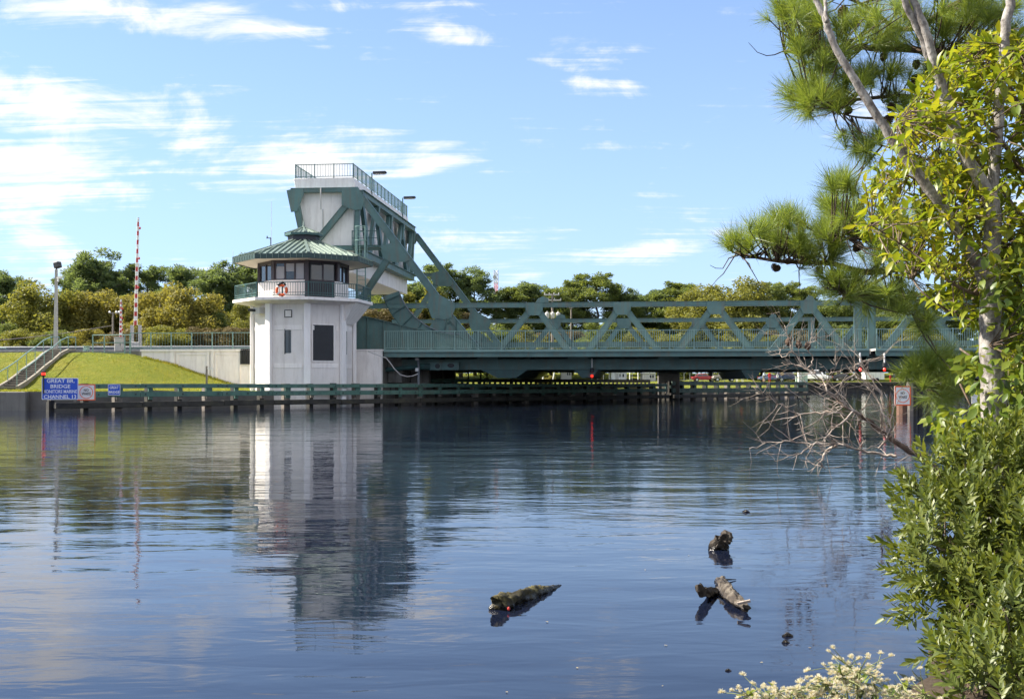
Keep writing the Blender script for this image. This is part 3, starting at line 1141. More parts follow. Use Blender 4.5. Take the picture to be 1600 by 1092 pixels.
# operating strut with pin and slotted link below the deck
st = new_obj('operating_strut', None, LEAF)
ORG[st.name] = (0, 0, 0)
vv = -.9
mb = MB()
pu = lambda x: bu(x, vv)
pz = lambda y: bz(700, y, vv)
mb.prism([(pu(671), pz(566)), (pu(717), pz(566)), (pu(717), pz(578)), (pu(671), pz(578))], vv, vv + .18, 'y')
mb.build('link_plate', G, st)
mb = MB()
cuu, czz = pu(684), pz(572)
def disc(mb, u, z, r, y0, y1, n=20, sx=1.0):
    mb.prism([(u + r * sx * math.cos(2 * math.pi * k / n), z + r * math.sin(2 * math.pi * k / n)) for k in range(n)], y0, y1, 'y')
disc(mb, cuu, czz, .30, vv - .10, vv - .005)
mb.build('pin_boss', G, st)
mb = MB()
disc(mb, cuu, czz, .17, vv - .14, vv - .105)
mb.build('pin', M['dark_steel'], st)
mb = MB()
disc(mb, pu(704.5), pz(571), .15, vv - .012, vv - .003, sx=1.6)
mb.build('slot', M['black'], st)
mb = MB()
mb.tube([(pu(598), vv + .1, pz(578)), (pu(640), vv + .1, pz(574)), (pu(672), vv + .1, pz(572))], [.16, .15, .12], 10)
mb.tube([(pu(655), vv + .1, pz(573)), (pu(672), vv + .1, pz(572))], .22, 10)
mb.build('rod', GD, st)
# nav light hung under the near chord
def hanging_light(parent, px, v, y0, y1, ylamp):
    h = new_obj('navigation_light', None, parent)
    ORG[h.name] = (0, 0, 0)
    u = bu(px, v)
    mb = MB()
    mb.tube([(u, v, bz(px, y0, v)), (u, v, bz(px, y1, v))], .045, 6)
    mb.tube([(u, v, bz(px, y0 + 3, v)), (u, v + .9, bz(px, y0 + 3, v))], .05, 6)
    mb.build('hanger_pipe', M['white_paint'], h)
    mb = MB()
    mb.lathe((u, v, bz(px, y1 + 5, v)), [(.06, 0), (.13, .04), (.13, .26), (.05, .32)], 12)
    mb.build('lamp_housing', M['dark_steel'], h)
    mb = MB()
    mb.lathe((u, v, bz(px, ylamp, v)), [(.03, -.10), (.075, -.06), (.085, .03), (.06, .09)], 12)
    mb.build('lens', M['red_lamp'], h)
hanging_light(LEAF, 925, -.5, 560, 577, 587.5)
hanging_light(LEAF, 1344, -2.9, 551, 569, 577.5)

LEAF2 = broot('bascule_leaf', 'right-hand green bascule leaf running behind the foreground foliage', 'bridge')
truss(LEAF2, 0, True, False)
truss(LEAF2, VF, True, False)
deck(LEAF2, UJ + .22, UJ + (UJ - UA), dc)
hanging_light(LEAF2, 1382, -2.9, 551, 569, 577.5)

# ---- abutment / pier under the rolling end, behind the tender house
PIER = broot('bridge_pier', 'white concrete pier corner beside the tender house under the deck end', 'pier')
ORG[PIER.name] = (0, 0, 0)
mb = MB()
zt_ = bz(590, 548, -2.9)
ua_, ub_ = bu(535, -2.9), bu(597, -2.9)
mb.box(ua_, ub_, -3.1, -2.66, -1.2, zt_)
bevel(mb.build('wing_wall', M['white'], PIER), .02)
mb = MB()
mb.box(ua_ + .02, ub_ + .06, -3.16, -2.62, zt_, zt_ + .09)
mb.build('coping', M['white'], PIER)
for (xa, xb, ya, yb) in ((540, 581.5, 554, 600),):
    mb = MB()
    mb.box(bu(xa, -3.1), bu(xb, -3.1), -3.118, -3.101, bz(560, 612, -3.1), bz(560, 554, -3.1))
    mb.build('panel', M['white'], PIER)
mb = MB()
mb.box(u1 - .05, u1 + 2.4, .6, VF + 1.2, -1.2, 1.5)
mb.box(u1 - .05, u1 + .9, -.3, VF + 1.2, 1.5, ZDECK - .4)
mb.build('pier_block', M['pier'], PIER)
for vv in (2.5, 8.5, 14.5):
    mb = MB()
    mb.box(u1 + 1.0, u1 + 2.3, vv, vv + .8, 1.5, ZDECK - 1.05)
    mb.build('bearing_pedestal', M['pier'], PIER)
# rest pier in the middle of the fender line
CELL = broot('rest_pier', 'dark concrete pier standing behind the fender under mid span', 'pier')
ORG[CELL.name] = (0, 0, 0)
uc0, uc1 = bu(1028, 26), bu(1061, 26)
mb = MB()
mb.box(uc0, uc1, 24.5, 28, -1.2, bz(1040, 580, 26))
bevel(mb.build('pier_shaft', M['concrete_dark'], CELL), .04)
mb = MB()
mb.box(uc0 - .5, uc1 + .4, 24.2, 28.3, bz(1040, 580, 26), bz(1040, 575.5, 26))
mb.build('pier_cap', M['concrete_dark'], CELL)

# retaining wall along the approach
WALL = broot('retaining_wall', 'long white panelled retaining wall rising out of the lawn bank', 'wall')
ORG[WALL.name] = (0, 0, 0)
ua_, ub_ = bu(222, -2.5), bu(398, -2.5)
zt_ = bz(300, 549, -2.5)
mb = MB()
mb.box(ua_, ub_ + 7, -2.6, -2.36, -1, zt_)
mb.build('wall_face', M['white'], WALL)
mb = MB()
mb.box(ua_ - .05, ub_ + 7, -2.72, -2.3, zt_, zt_ + .14)
mb.build('coping', M['white'], WALL)
for xa in (270, 327, 331, 393):
    mb = MB()
    u = bu(xa, -2.6)
    mb.box(u - .16, u + .16, -2.68, -2.605, -1, zt_ - .003)
    mb.build('pilaster', M['white'], WALL)
for (xa, xb) in ((276, 325), (336, 376)):
    mb = MB()
    a, c_ = bu(xa, -2.6), bu(xb, -2.6)
    z0_, z1_ = 0.6, bz(300, 554.5, -2.6)
    for (q0, q1, r0, r1) in ((a, c_, z1_, z1_ + .1), (a, a + .1, z0_, z1_), (c_ - .1, c_, z0_, z1_)):
        mb.box(q0, q1, -2.65, -2.604, r0, r1)
    mb.build('panel_frame', M['white'], WALL)
# recess with dark bars next to the tower
mb = MB()
for i in range(7):
    u = bu(378 + i * 2.8, -2.8)
    mb.box(u - .025, u + .025, -2.82, -2.77, bz(385, 569, -2.8), bz(385, 546, -2.8))
mb.box(bu(376, -2.8), bu(397, -2.8), -2.84, -2.75, bz(385, 546, -2.8), bz(385, 545, -2.8) )
mb.build('gate_bars', M['dark_steel'], WALL)
mb = MB()
mb.box(bu(375, -2.8), bu(400, -2.8), -2.76, -2.66, bz(385, 569, -2.8), bz(385, 547, -2.8))
mb.build('recess_panel', M['timber_dark'], WALL)
WR = broot('wall_railing', 'thin green picket railing on top of the white retaining wall', 'railing')
run_railing(WR, (bu(204, -2.5), -2.5, zt_ + .1), (bu(396, -2.5), -2.5, zt_ + .1), bz(300, 519, -2.5) - zt_ - .1, 1.55, dc, .19, bw=.012)
FR = broot('lawn_railing', 'short open green railing around the beige cabinet at the lawn top', 'railing')
ORG[FR.name] = (0, 0, 0)
for px in (145, 163, 195, 203):
    mb = MB()
    u = bu(px, -3.0)
    mb.tube([(u, -3.0, ZDECK - .25), (u, -3.0, bz(px, 523, -3))], .045, 6)
    mb.build('post', RG, FR)
for yy in (523.5, 535.5, 551):
    mb = MB()
    mb.tube([(bu(145, -3), -3.0, bz(150, yy, -3)), (bu(205, -3), -3.0, bz(150, yy, -3))], .035, 6)
    mb.build('rail', RG, FR)
# ================================================================== bridge tender house
TC = P(474.5, HOR, 75.6)
TW = wthing('bridge_tender_house', 'white octagonal bridge tender house with green hipped roof and balcony', 'tower', (TC.x, TC.y, 0))
A0 = R(14.0)          # the corner that faces the camera, measured from -Y towards +X
def ang(k):
    return -math.pi / 2 + A0 + k * math.pi / 4
def ring(Rr, z, off=0.0):
    return [Vector((TC.x + Rr * math.cos(ang(k) + off), TC.y + Rr * math.sin(ang(k) + off), z)) for k in range(8)]
def zt_at(y, D):
    return EYE + (HOR - y) / FOC * D
RB = 79 * 75.6 / FOC
DF = 75.6 - RB
ZS1, ZS0 = zt_at(463, 71.1), zt_at(467.5, 71.1)
# wall panels: eight faces, each a panel object
for k in range(8):
    a, c_ = ring(RB * .975, -1)[k], ring(RB * .975, -1)[(k + 1) % 8]
    mb = MB()
    n = Vector(((a.y - c_.y), (c_.x - a.x), 0)).normalized()
    if n.dot((a + c_) / 2 - Vector((TC.x, TC.y, 0))) < 0:
        n = -n
    ins = n * -.25
    h = Vector((0, 0, ZS0 + 1))
    mb.add([a, c_, c_ + h, a + h, a + ins, c_ + ins, c_ + ins + h, a + ins + h],
           [(0, 1, 2, 3), (7, 6, 5, 4), (0, 4, 5, 1), (1, 5, 6, 2), (2, 6, 7, 3), (3, 7, 4, 0)])
    w = mb.build('wall_panel', M['panel'], TW)
    # horizontal belt courses
    for (y0, y1) in ((508.5, 515.5), (568, 575)):
      za, zb2 = zt_at(y1, DF + .4), zt_at(y0, DF + .4)
      o = n * .03
      spans_ = ((.12, .88),) if k != 0 or y0 > 540 else ((.12, .205), (.82, .88))
      for (f0_, f1_) in spans_:
        mb = MB()
        aa, cc = a + (c_ - a) * f0_, a + (c_ - a) * f1_
        q = [Vector((p.x, p.y, zz)) for zz in (za, zb2) for p in (aa, cc)]
        mb.add([q[0] + o, q[1] + o, q[3] + o, q[2] + o, q[0] - o, q[1] - o, q[3] - o, q[2] - o],
               [(0, 1, 2, 3), (7, 6, 5, 4), (0, 4, 5, 1), (1, 5, 6, 2), (2, 6, 7, 3), (3, 7, 4, 0)])
        bevel(mb.build('belt_course', M['white'], w), .01)
# corner pilasters
for k in range(8):
    mb = MB()
    c_ = Vector((math.cos(ang(k)), math.sin(ang(k)), 0))
    t = Vector((-c_.y, c_.x, 0))
    base = Vector((TC.x, TC.y, 0)) + c_ * (RB + .0)
    mb.bar(base + Vector((0, 0, -1)), base + Vector((0, 0, ZS0 - .03)), .40, .22, up=c_)
    bevel(mb.build('pilaster', M['pilaster'], TW), .015)

def face_frame(k, Rr):
    """origin at the middle of face k (between corners k and k+1), along, normal"""
    a, c_ = ring(Rr, 0)[k], ring(Rr, 0)[(k + 1) % 8]
    mid = (a + c_) / 2
    al = (c_ - a).normalized()
    n = (mid - Vector((TC.x, TC.y, 0))).normalized()
    return mid, al, n, (c_ - a).length

def face_box(k, Rr, s0, s1, z0, z1, d0, d1, name, mat, parent=None):
    mid, al, n, L = face_frame(k, Rr)
    mb = MB()
    vs = []
    for d in (d0, d1):
        for z in (z0, z1):
            for s in (s0, s1):
                p = mid + al * s + n * d
                vs.append((p.x, p.y, z))
    mb.add(vs, [(0, 1, 3, 2), (4, 6, 7, 5), (0, 4, 5, 1), (2, 3, 7, 6), (0, 2, 6, 4), (1, 5, 7, 3)])
    return mb.build(name, mat, parent or TW)

def tdepth(k, Rr):
    return face_frame(k, Rr)[0].y

def s_on_face(k, Rr, px):
    mid, al, n, L = face_frame(k, Rr)
    d = Vector(((px - 800) / FOC, 1, 0))
    # mid + al*s = d*t
    det = al.x * (-d.y) - al.y * (-d.x)
    s = ((-mid.x) * (-d.y) - (-mid.y) * (-d.x)) / det
    return s
RF = RB * .975
# faces: 0 is right of the facing corner, 7 left of it
def on_face(k, x0, x1, y0, y1, d0, d1, name, mat, parent=None, Rr=None):
    Rr = Rr or RF
    s0, s1 = s_on_face(k, Rr, x0), s_on_face(k, Rr, x1)
    D = tdepth(k, Rr)
    return face_box(k, Rr, min(s0, s1), max(s0, s1), zt_at(y1, D), zt_at(y0, D), d0, d1, name, mat, parent)
# louvred dark opening on the right front face
lv = on_face(0, 488.5, 521, 508, 563.5, -.05, .004, 'louvre_opening', M['charcoal'])
for i in range(18):
    y = 509.5 + i * 3.0
    on_face(0, 490, 519.5, y, y + 1.0, .0041, .045, 'louvre_slat', M['charcoal'], lv)
for (x0, x1, y0, y1) in ((486.5, 488.5, 507, 565), (521, 523, 507, 565), (488.5, 521, 505.8, 508), (488.5, 521, 563.5, 565.5)):
    on_face(0, x0, x1, y0, y1, .002, .05, 'louvre_frame', M['white'], lv)
sw = on_face(7, 446, 455, 515, 551.5, -.05, .012, 'slit_window', M['glass'])
on_face(7, 444.6, 446, 514, 553, .003, .04, 'window_frame', M['dark_steel'], sw)
on_face(7, 451.5, 452.3, 515, 551.5, .013, .03, 'window_frame', M['dark_steel'], sw)
hb = on_face(7, 444.5, 456.5, 484, 496, .003, .03, 'hatch', M['dark_steel'])
on_face(7, 446, 455.2, 485.2, 494.8, .031, .05, 'hatch_cover', M['white'], hb)
on_face(7, 448.3, 454.3, 486.3, 493, .051, .056, 'hatch_cover', M['white'], hb)
on_face(1, 540, 541.6, 517, 554, .003, .02, 'slit_window', M['dark_steel'])
# small floodlight pointing left on the left face
fl = on_face(6, 406, 417, 481.5, 491, .0, .5, 'floodlight', M['grey_paint'])
mid, al, n, L = face_frame(6, RF)
mb = MB()
p = P(406, 485.5, 73.4)
mb.tube([p + Vector((.25, 0, 0)), p, p + Vector((-.75, 0, .05))], [.08, .1, .09], 8)
mb.build('floodlight_barrel', M['dark_steel'], fl)
# balcony slab with coved soffit
RBAL = 108 * 75.6 / FOC
mb = MB()
rs = [ring(RB * .98, ZS0 - .2), ring(RB * 1.01, ZS0 - .17), ring(RBAL * .97, ZS0 - .03), ring(RBAL, ZS0), ring(RBAL, ZS1), ring(RB * .8, ZS1 + .01)]
vs, fs = [], []
for r_ in rs:
    vs += r_
for i in range(len(rs) - 1):
    for k in range(8):
        fs.append((i * 8 + k, i * 8 + (k + 1) % 8, (i + 1) * 8 + (k + 1) % 8, (i + 1) * 8 + k))
fs.append(tuple(range(40, 48)))
mb.add(vs, fs)
bal = mb.build('balcony', M['white'], TW)
# deep bracket under the balcony on the bridge side
mb = MB()
c1_ = ring(RBAL * .96, ZS0 - .05)
w1_ = ring(RB, ZS0 - .05)
lo = ring(RB, ZS0 - 1.35)
for k in (1, 2):
    k2 = (k + 1) % 8
    mb.add([c1_[k], c1_[k2], w1_[k2], w1_[k], lo[k], lo[k2]], [(0, 1, 2, 3), (0, 4, 5, 1), (0, 3, 4), (1, 5, 2), (3, 2, 5, 4)])
mb.build('balcony_bracket', M['white'], TW)
# balcony railing
BR = new_obj('balcony_railing', None, TW)
hb_ = zt_at(438.5, 71.1) - ZS1
rr_ = ring(RBAL * .965, ZS1)
bc = {}
for k in range(8):
    a = rr_[k] - Vector((TC.x, TC.y, 0))
    c_ = rr_[(k + 1) % 8] - Vector((TC.x, TC.y, 0))
    run_railing(BR, a, c_, hb_, 1.7, bc, .15, mat=(GD if k in (7, 0, 5, 6) else GD), bw=.022, ends=True, mid=.26)
# mesh screens on the side bays
for k in (1, 5):
    a, c_ = rr_[k], rr_[(k + 1) % 8]
    mb = MB()
    mb.bar(a + Vector((0, 0, .6)), c_ + Vector((0, 0, .6)), .012, .8)
    mb.build('screen_panel', M['rail_green'], BR)
# cabin
RC = 69.5 * 75.6 / FOC
zw0, zw1 = ZS1 + .0, zt_at(403, 72.8)
zsill, zhead = zt_at(437.2, 72.8), zt_at(409.5, 72.8)
for k in range(8):
    L = face_frame(k, RC)[3]
    door = (k == 0)
    if not door:
        face_box(k, RC, -L / 2 + .01, L / 2 - .01, zw0, zsill, -.2, 0, 'parapet', M['white'], TW)
    else:
        s0, s1 = s_on_face(0, RC, 484), s_on_face(0, RC, 523)
        face_box(k, RC, s1, L / 2 - .01, zw0, zsill, -.2, 0, 'parapet', M['white'], TW)
    face_box(k, RC, -L / 2 + .01, L / 2 - .01, zhead, zw1 + .12, -.2, .02, 'window_header', M['mullion'], TW)
    # corner mullion
    cvec = Vector((math.cos(ang(k)), math.sin(ang(k)), 0))
    mb = MB()
    base = Vector((TC.x, TC.y, 0)) + cvec * (RC - .06)
    mb.bar(base + Vector((0, 0, zsill if k != 0 else zw0)), base + Vector((0, 0, zw1)), .24, .2, up=cvec)
    mb.build('corner_mullion', M['mullion'], TW)
    if door:
        f = on_face(0, 484, 523, 411, 464.5, -.12, -.02, 'door', M['dark_steel'], TW, RC)
        on_face(0, 486.5, 503, 415, 437.5, -.019, -.012, 'door_pane', M['glass'], f, RC)
        on_face(0, 506, 521.5, 413, 437.5, -.019, -.012, 'door_pane', M['glass'], f, RC)
        on_face(0, 486.5, 503, 440, 463, -.019, -.012, 'door_pane', M['charcoal'], f, RC)
        on_face(0, 506, 521.5, 440, 463, -.019, -.012, 'door_pane', M['charcoal'], f, RC)
        on_face(0, 503.5, 505.5, 411, 464, -.019, .01, 'door_stile', M['mullion'], f, RC)
        on_face(0, 486, 521.5, 438, 439.6, -.019, .01, 'door_rail', M['mullion'], f, RC)
    else:
        m3 = 3 if k == 7 else 2
        wdt = (L - .3) / m3
        for j in range(m3):
            s0 = -L / 2 + .15 + wdt * j + .05
            s1 = s0 + wdt - .1
            win = face_box(k, RC, s0, s1, zsill + .03, zhead - .02, -.12, -.07, 'window', M['glass'] if not (k == 7 and j == 2) else M['blind'], TW)
            for (q0, q1, r0, r1) in ((s0 - .06, s0, zsill, zhead), (s1, s1 + .06, zsill, zhead), (s0, s1, zhead - .06, zhead), (s0, s1, zsill, zsill + .05)):
                face_box(k, RC, q0, q1, r0, r1, -.1, -.01, 'window_frame', M['mullion'], win)
            if k == 7 and j == 1:
                face_box(k, RC, s0 + .01, s1 - .01, zsill + .55, zhead - .07, -.065, -.04, 'window_blind', M['blind'], win)
            if k == 7 and j == 0:
                face_box(k, RC, s0 + .01, s1 - .01, zsill + .08, zhead - .25, -.065, -.05, 'window_blind', M['blind'], win)
# interior core so that the cabin is not see-through
mb = MB()
q = ring(RC * .55, zw0) + ring(RC * .55, zw1)
mb.add(q, [tuple(range(8)), tuple(range(15, 7, -1))] + [(k, (k + 1) % 8, 8 + (k + 1) % 8, 8 + k) for k in range(8)])
mb.build('interior_core', M['charcoal'], TW)
# roof
RRF = 108.4 * 75.6 / FOC
off = R(0)
ze0, ze1 = zt_at(401.8, 71.1), zt_at(394.6, 71.1)
zcb = zt_at(375, 74.5)
RCU = 1.05
RO = new_obj('roof', None, TW)
ORG[RO.name] = ORG[TW.name]
mb = MB()
mb.add(ring(RC * .9, ze0 + .02) + ring(RRF * .985, ze0), [(k, (k + 1) % 8, 8 + (k + 1) % 8, 8 + k) for k in range(8)])
mb.build('soffit', M['soffit'], RO)
mb = MB()
mb.add(ring(RRF, ze0 - .03) + ring(RRF, ze1), [(k, (k + 1) % 8, 8 + (k + 1) % 8, 8 + k) for k in range(8)])
mb.add(ring(RRF * .98, ze0 - .03) + ring(RRF, ze0 - .03), [(k, (k + 1) % 8, 8 + (k + 1) % 8, 8 + k) for k in range(8)])
mb.build('fascia', M['fascia'], RO)
mb = MB()
re_, rt_ = ring(RRF, ze1), ring(RCU, zcb)
mb.add(re_ + rt_, [(k, (k + 1) % 8, 8 + (k + 1) % 8, 8 + k) for k in range(8)])
mb.build('roof_deck', M['roof_green'], RO)
for k in range(8):
    a, c_, ta, tb = re_[k], re_[(k + 1) % 8], rt_[k], rt_[(k + 1) % 8]
    # hip cap
    mb = MB()
    up = Vector((0, 0, 1))
    mb.bar(a + up * .04, ta + up * .04, .2, .07, up=up, w1=.16)
    mb.build('hip_cap', M['roof_green'], RO)
    al = (c_ - a).normalized()
    L = (c_ - a).length
    Lt = (tb - ta).length
    midb, midt = (a + c_) / 2, (ta + tb) / 2
    slope = midt - midb
    nrm = al.cross(slope).normalized()
    if nrm.z < 0:
        nrm = -nrm
    ns = 9
    for j in range(1, ns):
        s = -L / 2 + L * j / ns
        f = 1.0 if abs(s) <= Lt / 2 else (L / 2 - abs(s)) / (L / 2 - Lt / 2)
        p0 = midb + al * s
        p1 = p0 + slope * f
        mb = MB()
        mb.bar(p0 + nrm * .035, p1 + nrm * .035, .045, .09, up=nrm)
        mb.build('standing_seam', M['roof_green'], RO)
        q0 = p0 + (midb - Vector((TC.x, TC.y, midb.z))).normalized() * .012
        mb = MB()
        mb.bar(Vector((q0.x, q0.y, ze0)), Vector((q0.x, q0.y, ze1 - .01)), .03, .03)
        mb.build('fascia_seam', M['roof_green'], RO)
# cupola
CU = new_obj('cupola', None, TW)
ORG[CU.name] = ORG[TW.name]
zc1 = zt_at(365.5, 74.5)
mb = MB()
q = ring(1.03, zcb - .15) + ring(1.03, zc1)
mb.add(q, [(k, (k + 1) % 8, 8 + (k + 1) % 8, 8 + k) for k in range(8)])
mb.build('cupola_wall', M['charcoal'], CU)
mb = MB()
RC2 = 30 * 75 / FOC
zc2, zc3 = zc1 + .12, zt_at(354.5, 75.4)
q = ring(RC2, zc1 - .03) + ring(RC2, zc2)
mb.add(q, [(k, (k + 1) % 8, 8 + (k + 1) % 8, 8 + k) for k in range(8)] + [tuple(range(7, -1, -1))])
mb.build('cupola_fascia', M['green_dark'], CU)
mb = MB()
ap = Vector((TC.x, TC.y, zc3))
q = ring(RC2, zc2) + [ap]
mb.add(q, [(k, (k + 1) % 8, 8) for k in range(8)])
mb.build('cupola_roof', M['roof_green'], CU)
for k in range(8):
    a, c_ = ring(RC2, zc2)[k], ring(RC2, zc2)[(k + 1) % 8]
    mb = MB()
    mb.bar(a + Vector((0, 0, .03)), ap + Vector((0, 0, .03)), .1, .06)
    mb.build('hip_cap', M['roof_green'], CU)
    for f in (.33, .66):
        m_ = a + (c_ - a) * f
        mb = MB()
        mb.bar(m_ + Vector((0, 0, .02)), m_ + (ap - m_) * .6 + Vector((0, 0, .02)), .03, .06)
        mb.build('standing_seam', M['roof_green'], CU)
mb = MB()
mb.lathe(ap - Vector((0, 0, .1)), [(.12, 0), (.09, .15), (.03, .5), (.005, .62)], 8)
mb.build('finial', M['roof_green'], CU)
# whip antennas and wind vane on the roof
for (px, y0, y1, r) in ((424, 382, 315, .012), (364, 397, 391, .01)):
    mb = MB()
    D = 76.5
    mb.tube([P(px, y0 + 6, D), P(px, y1, D)], r, 5)
    mb.build('antenna', M['grey_paint'], RO)
mb = MB()
mb.tube([P(423, 384, 76), P(423, 371, 76)], .03, 6)
mb.tube([P(417, 371.5, 76), P(424, 373, 76)], .03, 6)
mb.tube([P(417, 373, 76), P(417.6, 369, 76)], .04, 6)
mb.build('wind_vane', M['dark_steel'], RO)

# life ring and small gear on the balcony
LR = wthing('life_ring', 'orange life ring hanging on the tender house balcony railing', 'life ring', P(440, 453, 71.2))
cpos = P(440, 453.5, 71.55)
mb = MB()
a_ = []
N1, N2 = 22, 8
face_n = (Vector((0, 0, EYE)) - cpos); face_n.z = 0; face_n.normalize()
fx = Vector((-face_n.y, face_n.x, 0))
vs, fs = [], []
for i in range(N1):
    t = 2 * math.pi * i / N1
    for j in range(N2):
        s = 2 * math.pi * j / N2
        rr2 = .30 + .085 * math.cos(s)
        vs.append(cpos + fx * (rr2 * math.cos(t)) + Vector((0, 0, rr2 * math.sin(t))) + face_n * (.085 * math.sin(s)))
for i in range(N1):
    for j in range(N2):
        fs.append((i * N2 + j, ((i + 1) % N1) * N2 + j, ((i + 1) % N1) * N2 + (j + 1) % N2, i * N2 + (j + 1) % N2))
mb.add(vs, fs)
mb.build('ring', M['orange'], LR, True)
for q in range(4):
    t = R(45 + 90 * q)
    c0 = cpos + fx * (.30 * math.cos(t)) + Vector((0, 0, .30 * math.sin(t)))
    tg = fx * -math.sin(t) + Vector((0, 0, math.cos(t)))
    mb = MB()
    mb.tube([c0 - tg * .05, c0 + tg * .05], .097, 8)
    mb.build('band', M['white_paint'], LR)
mb = MB()
mb.tube([cpos + fx * -.25 + Vector((0, 0, .28)) + face_n * .05, cpos + fx * .1 + Vector((0, 0, .5)), cpos + fx * .25 + Vector((0, 0, .3))], .07, 8)
mb.build('rope_bag', M['black'], LR)
# flood lamps standing on the counterweight edge
for (px, py, v, lab) in ((591, 275, 5.6, 'dark lamp head on a short pole, nearer of two on the counterweight'),
                         (646, 313, 17.2, 'dark lamp head on a short pole, farther of two on the counterweight')):
    u_, z_ = b(px - 12, py + 1, v)
    base = BW(ur + .12, v, zs1 - .7)
    t = wthing('lamp', lab, 'lamp', base, 'lamps on the counterweight')
    top = BW(ur + .12, v, z_ + .25)
    mb = MB()
    mb.tube([base, top], .05, 6)
    mb.build('pole', GD, t)
    mb = MB()
    e = UD * 1.0
    hd = top + UD * .1
    mb.bar(hd, hd + UD * 1.0 + Vector((0, 0, .04)), .42, .2, w1=.46, h1=.14)
    bevel(mb.build('lamp_head', M['dark_steel'], t), .03)
    mb = MB()
    mb.bar(hd + UD * .15 + Vector((0, 0, -.1)), hd + UD * .9 + Vector((0, 0, -.08)), .32, .04)
    mb.build('lens', M['grey_paint'], t)
# ================================================================== left bank: fender, signs, steps, poles
TGm, TDm = M['timber_green'], M['timber_dark']
def fender(name, label, t0, t1, ztop, S, spacing=1.85, off=0.0, mats=(None, None)):
    """two rails and a low wale bolted to piles; every plank, block and pile is a part"""
    g, dk = mats[0] or TGm, mats[1] or TDm
    p0, p1 = fpt(t0, off), fpt(t1, off)
    d = Vector((p1.x - p0.x, p1.y - p0.y, 0))
    L = d.length
    d.normalize()
    n = Vector((-d.y, d.x, 0))          # away from the water
    base = Vector((p0.x, p0.y, 0))
    T = wthing(name, label, 'fender', base)
    rails = ((ztop - .34 * S, ztop), (ztop - S, ztop - .60 * S))
    np_ = int(L / spacing)
    pile_mesh = {}
    for i in range(np_ + 1):
        s = i * L / np_
        wide = (i % 3 == 2)
        w = .46 if wide else .30
        c = base + d * s + n * .26
        mb = MB()
        ht = ztop + rnd.uniform(-.03, .05)
        mb.bar(c + Vector((0, 0, -1.2)), c + Vector((0, 0, ht)), w, .30, up=n)
        mb.build('pile', TDm if not wide else M['timber_grey'], T)
        # blocks between wale and rails, in front of the pile
        mb = MB()
        cc = base + d * s + n * .06
        mb.bar(cc + Vector((0, 0, rails[1][1] + .004)), cc + Vector((0, 0, rails[0][0] - .004)), w * .9, .10, up=n)
        mb.build('block', g, T)
        mb = MB()
        mb.bar(cc + Vector((0, 0, rails[1][0] - .22 * S)), cc + Vector((0, 0, rails[1][0] - .004)), w * .8, .10, up=n)
        mb.build('block', M['timber_grey'] if rnd.random() < .5 else g, T)
    # planks
    s = 0.0
    while s < L - .1:
        pl_ = min(rnd.uniform(3.4, 5.6), L - s)
        for (a, c_) in rails:
            mb = MB()
            jz = rnd.uniform(-.012, .012)
            q = base - n * .05 + Vector((0, 0, (a + c_) / 2 + jz))
            mb.bar(q + d * (s + .012), q + d * (s + pl_ - .012), .14, c_ - a)
            bevel(mb.build('plank', g, T), .008)
            for e in (.3, pl_ / 2, pl_ - .3):
                mb = MB()
                qq = q + d * (s + e)
                mb.bar(qq - n * .07, qq - n * .1, .07, .07, up=(0, 0, 1))
                mb.build('bolt_head', M['dark_steel'], T)
        mb = MB()
        q = base - n * .16 + Vector((0, 0, .30 + rnd.uniform(-.02, .02)))
        mb.bar(q + d * (s + .01), q + d * (s + pl_ - .01), .34, .30)
        bevel(mb.build('wale', dk, T), .02)
        s += pl_
    return T
fender('timber_fender', 'long green timber fender with blue signs in front of the tender house', -.012, 1.52, EYE - .03, .70)
fender('timber_fender', 'shorter taller timber fender beyond the bridge below the group of people', 1.54, 2.24, 1.62, 1.0, mats=(M['timber_mid'], None))
# walkway rail behind the fender under the bridge
def walk_rail():
    p0, p1 = fpt(.70, 4.4), fpt(1.62, 4.4)
    d = Vector((p1.x - p0.x, p1.y - p0.y, 0))
    L = d.length
    d.normalize()
    base = Vector((p0.x, p0.y, 0))
    T = wthing('walkway_rail', 'low weathered timber rail behind the fender under the bridge', 'railing', base)
    n = int(L / .62)
    for i in range(n + 1):
        c = base + d * (L * i / n)
        mb = MB()
        mb.bar(c + Vector((0, 0, .6)), c + Vector((0, 0, 1.66)), .14, .14, up=(d.y, -d.x, 0))
        mb.build('post', TGm if i < 14 else TDm, T)
    s = 0
    while s < L - .1:
        w = min(4.0, L - s)
        for (z, h) in ((1.67, .27), (1.02, .78)):  # lower boards added solid, hiding sunlit lawn so the gaps read as shaded
            mb = MB()
            q = base + Vector((0, 0, z)) - Vector((-d.y, d.x, 0)) * .1
            mb.bar(q + d * (s + .01), q + d * (s + w - .01), .12, h)
            mb.build('plank', TGm if s < 9 else TDm, T)
        s += w
    # thin standing pipes
walk_rail()
def post_between(px, y0, y1, D, r, name, label, cat, mat):
    t = wthing(name, label, cat, P(px, y0, D))
    mb = MB()
    mb.tube([P(px, y0, D), P(px, y1, D)], r, 8)
    mb.build('shaft', mat, t)
    return t
for i, (px, y0, y1, D) in enumerate(((732, 600, 577, 92), (751, 600, 577, 92), (761, 600, 577, 92), (801, 600, 587, 92), (824, 600, 577, 95))):
    lab = ['first thin dark standpipe right of the operating strut under the bridge', 'second thin dark standpipe right of the operating strut under the bridge',
           'third thin dark standpipe, just left of the haunched beam', 'stub of dark standpipe below the haunched beam', 'thin dark standpipe right of the haunched beam'][i]
    t = post_between(px, y0, y1, D, .05, 'standpipe', lab, 'pipe', M['dark_steel'])
    mb = MB()
    mb.lathe(P(px, y1, D), [(.08, 0), (.09, .06), (.05, .12)], 8)
    mb.build('cap', M['dark_steel'], t)

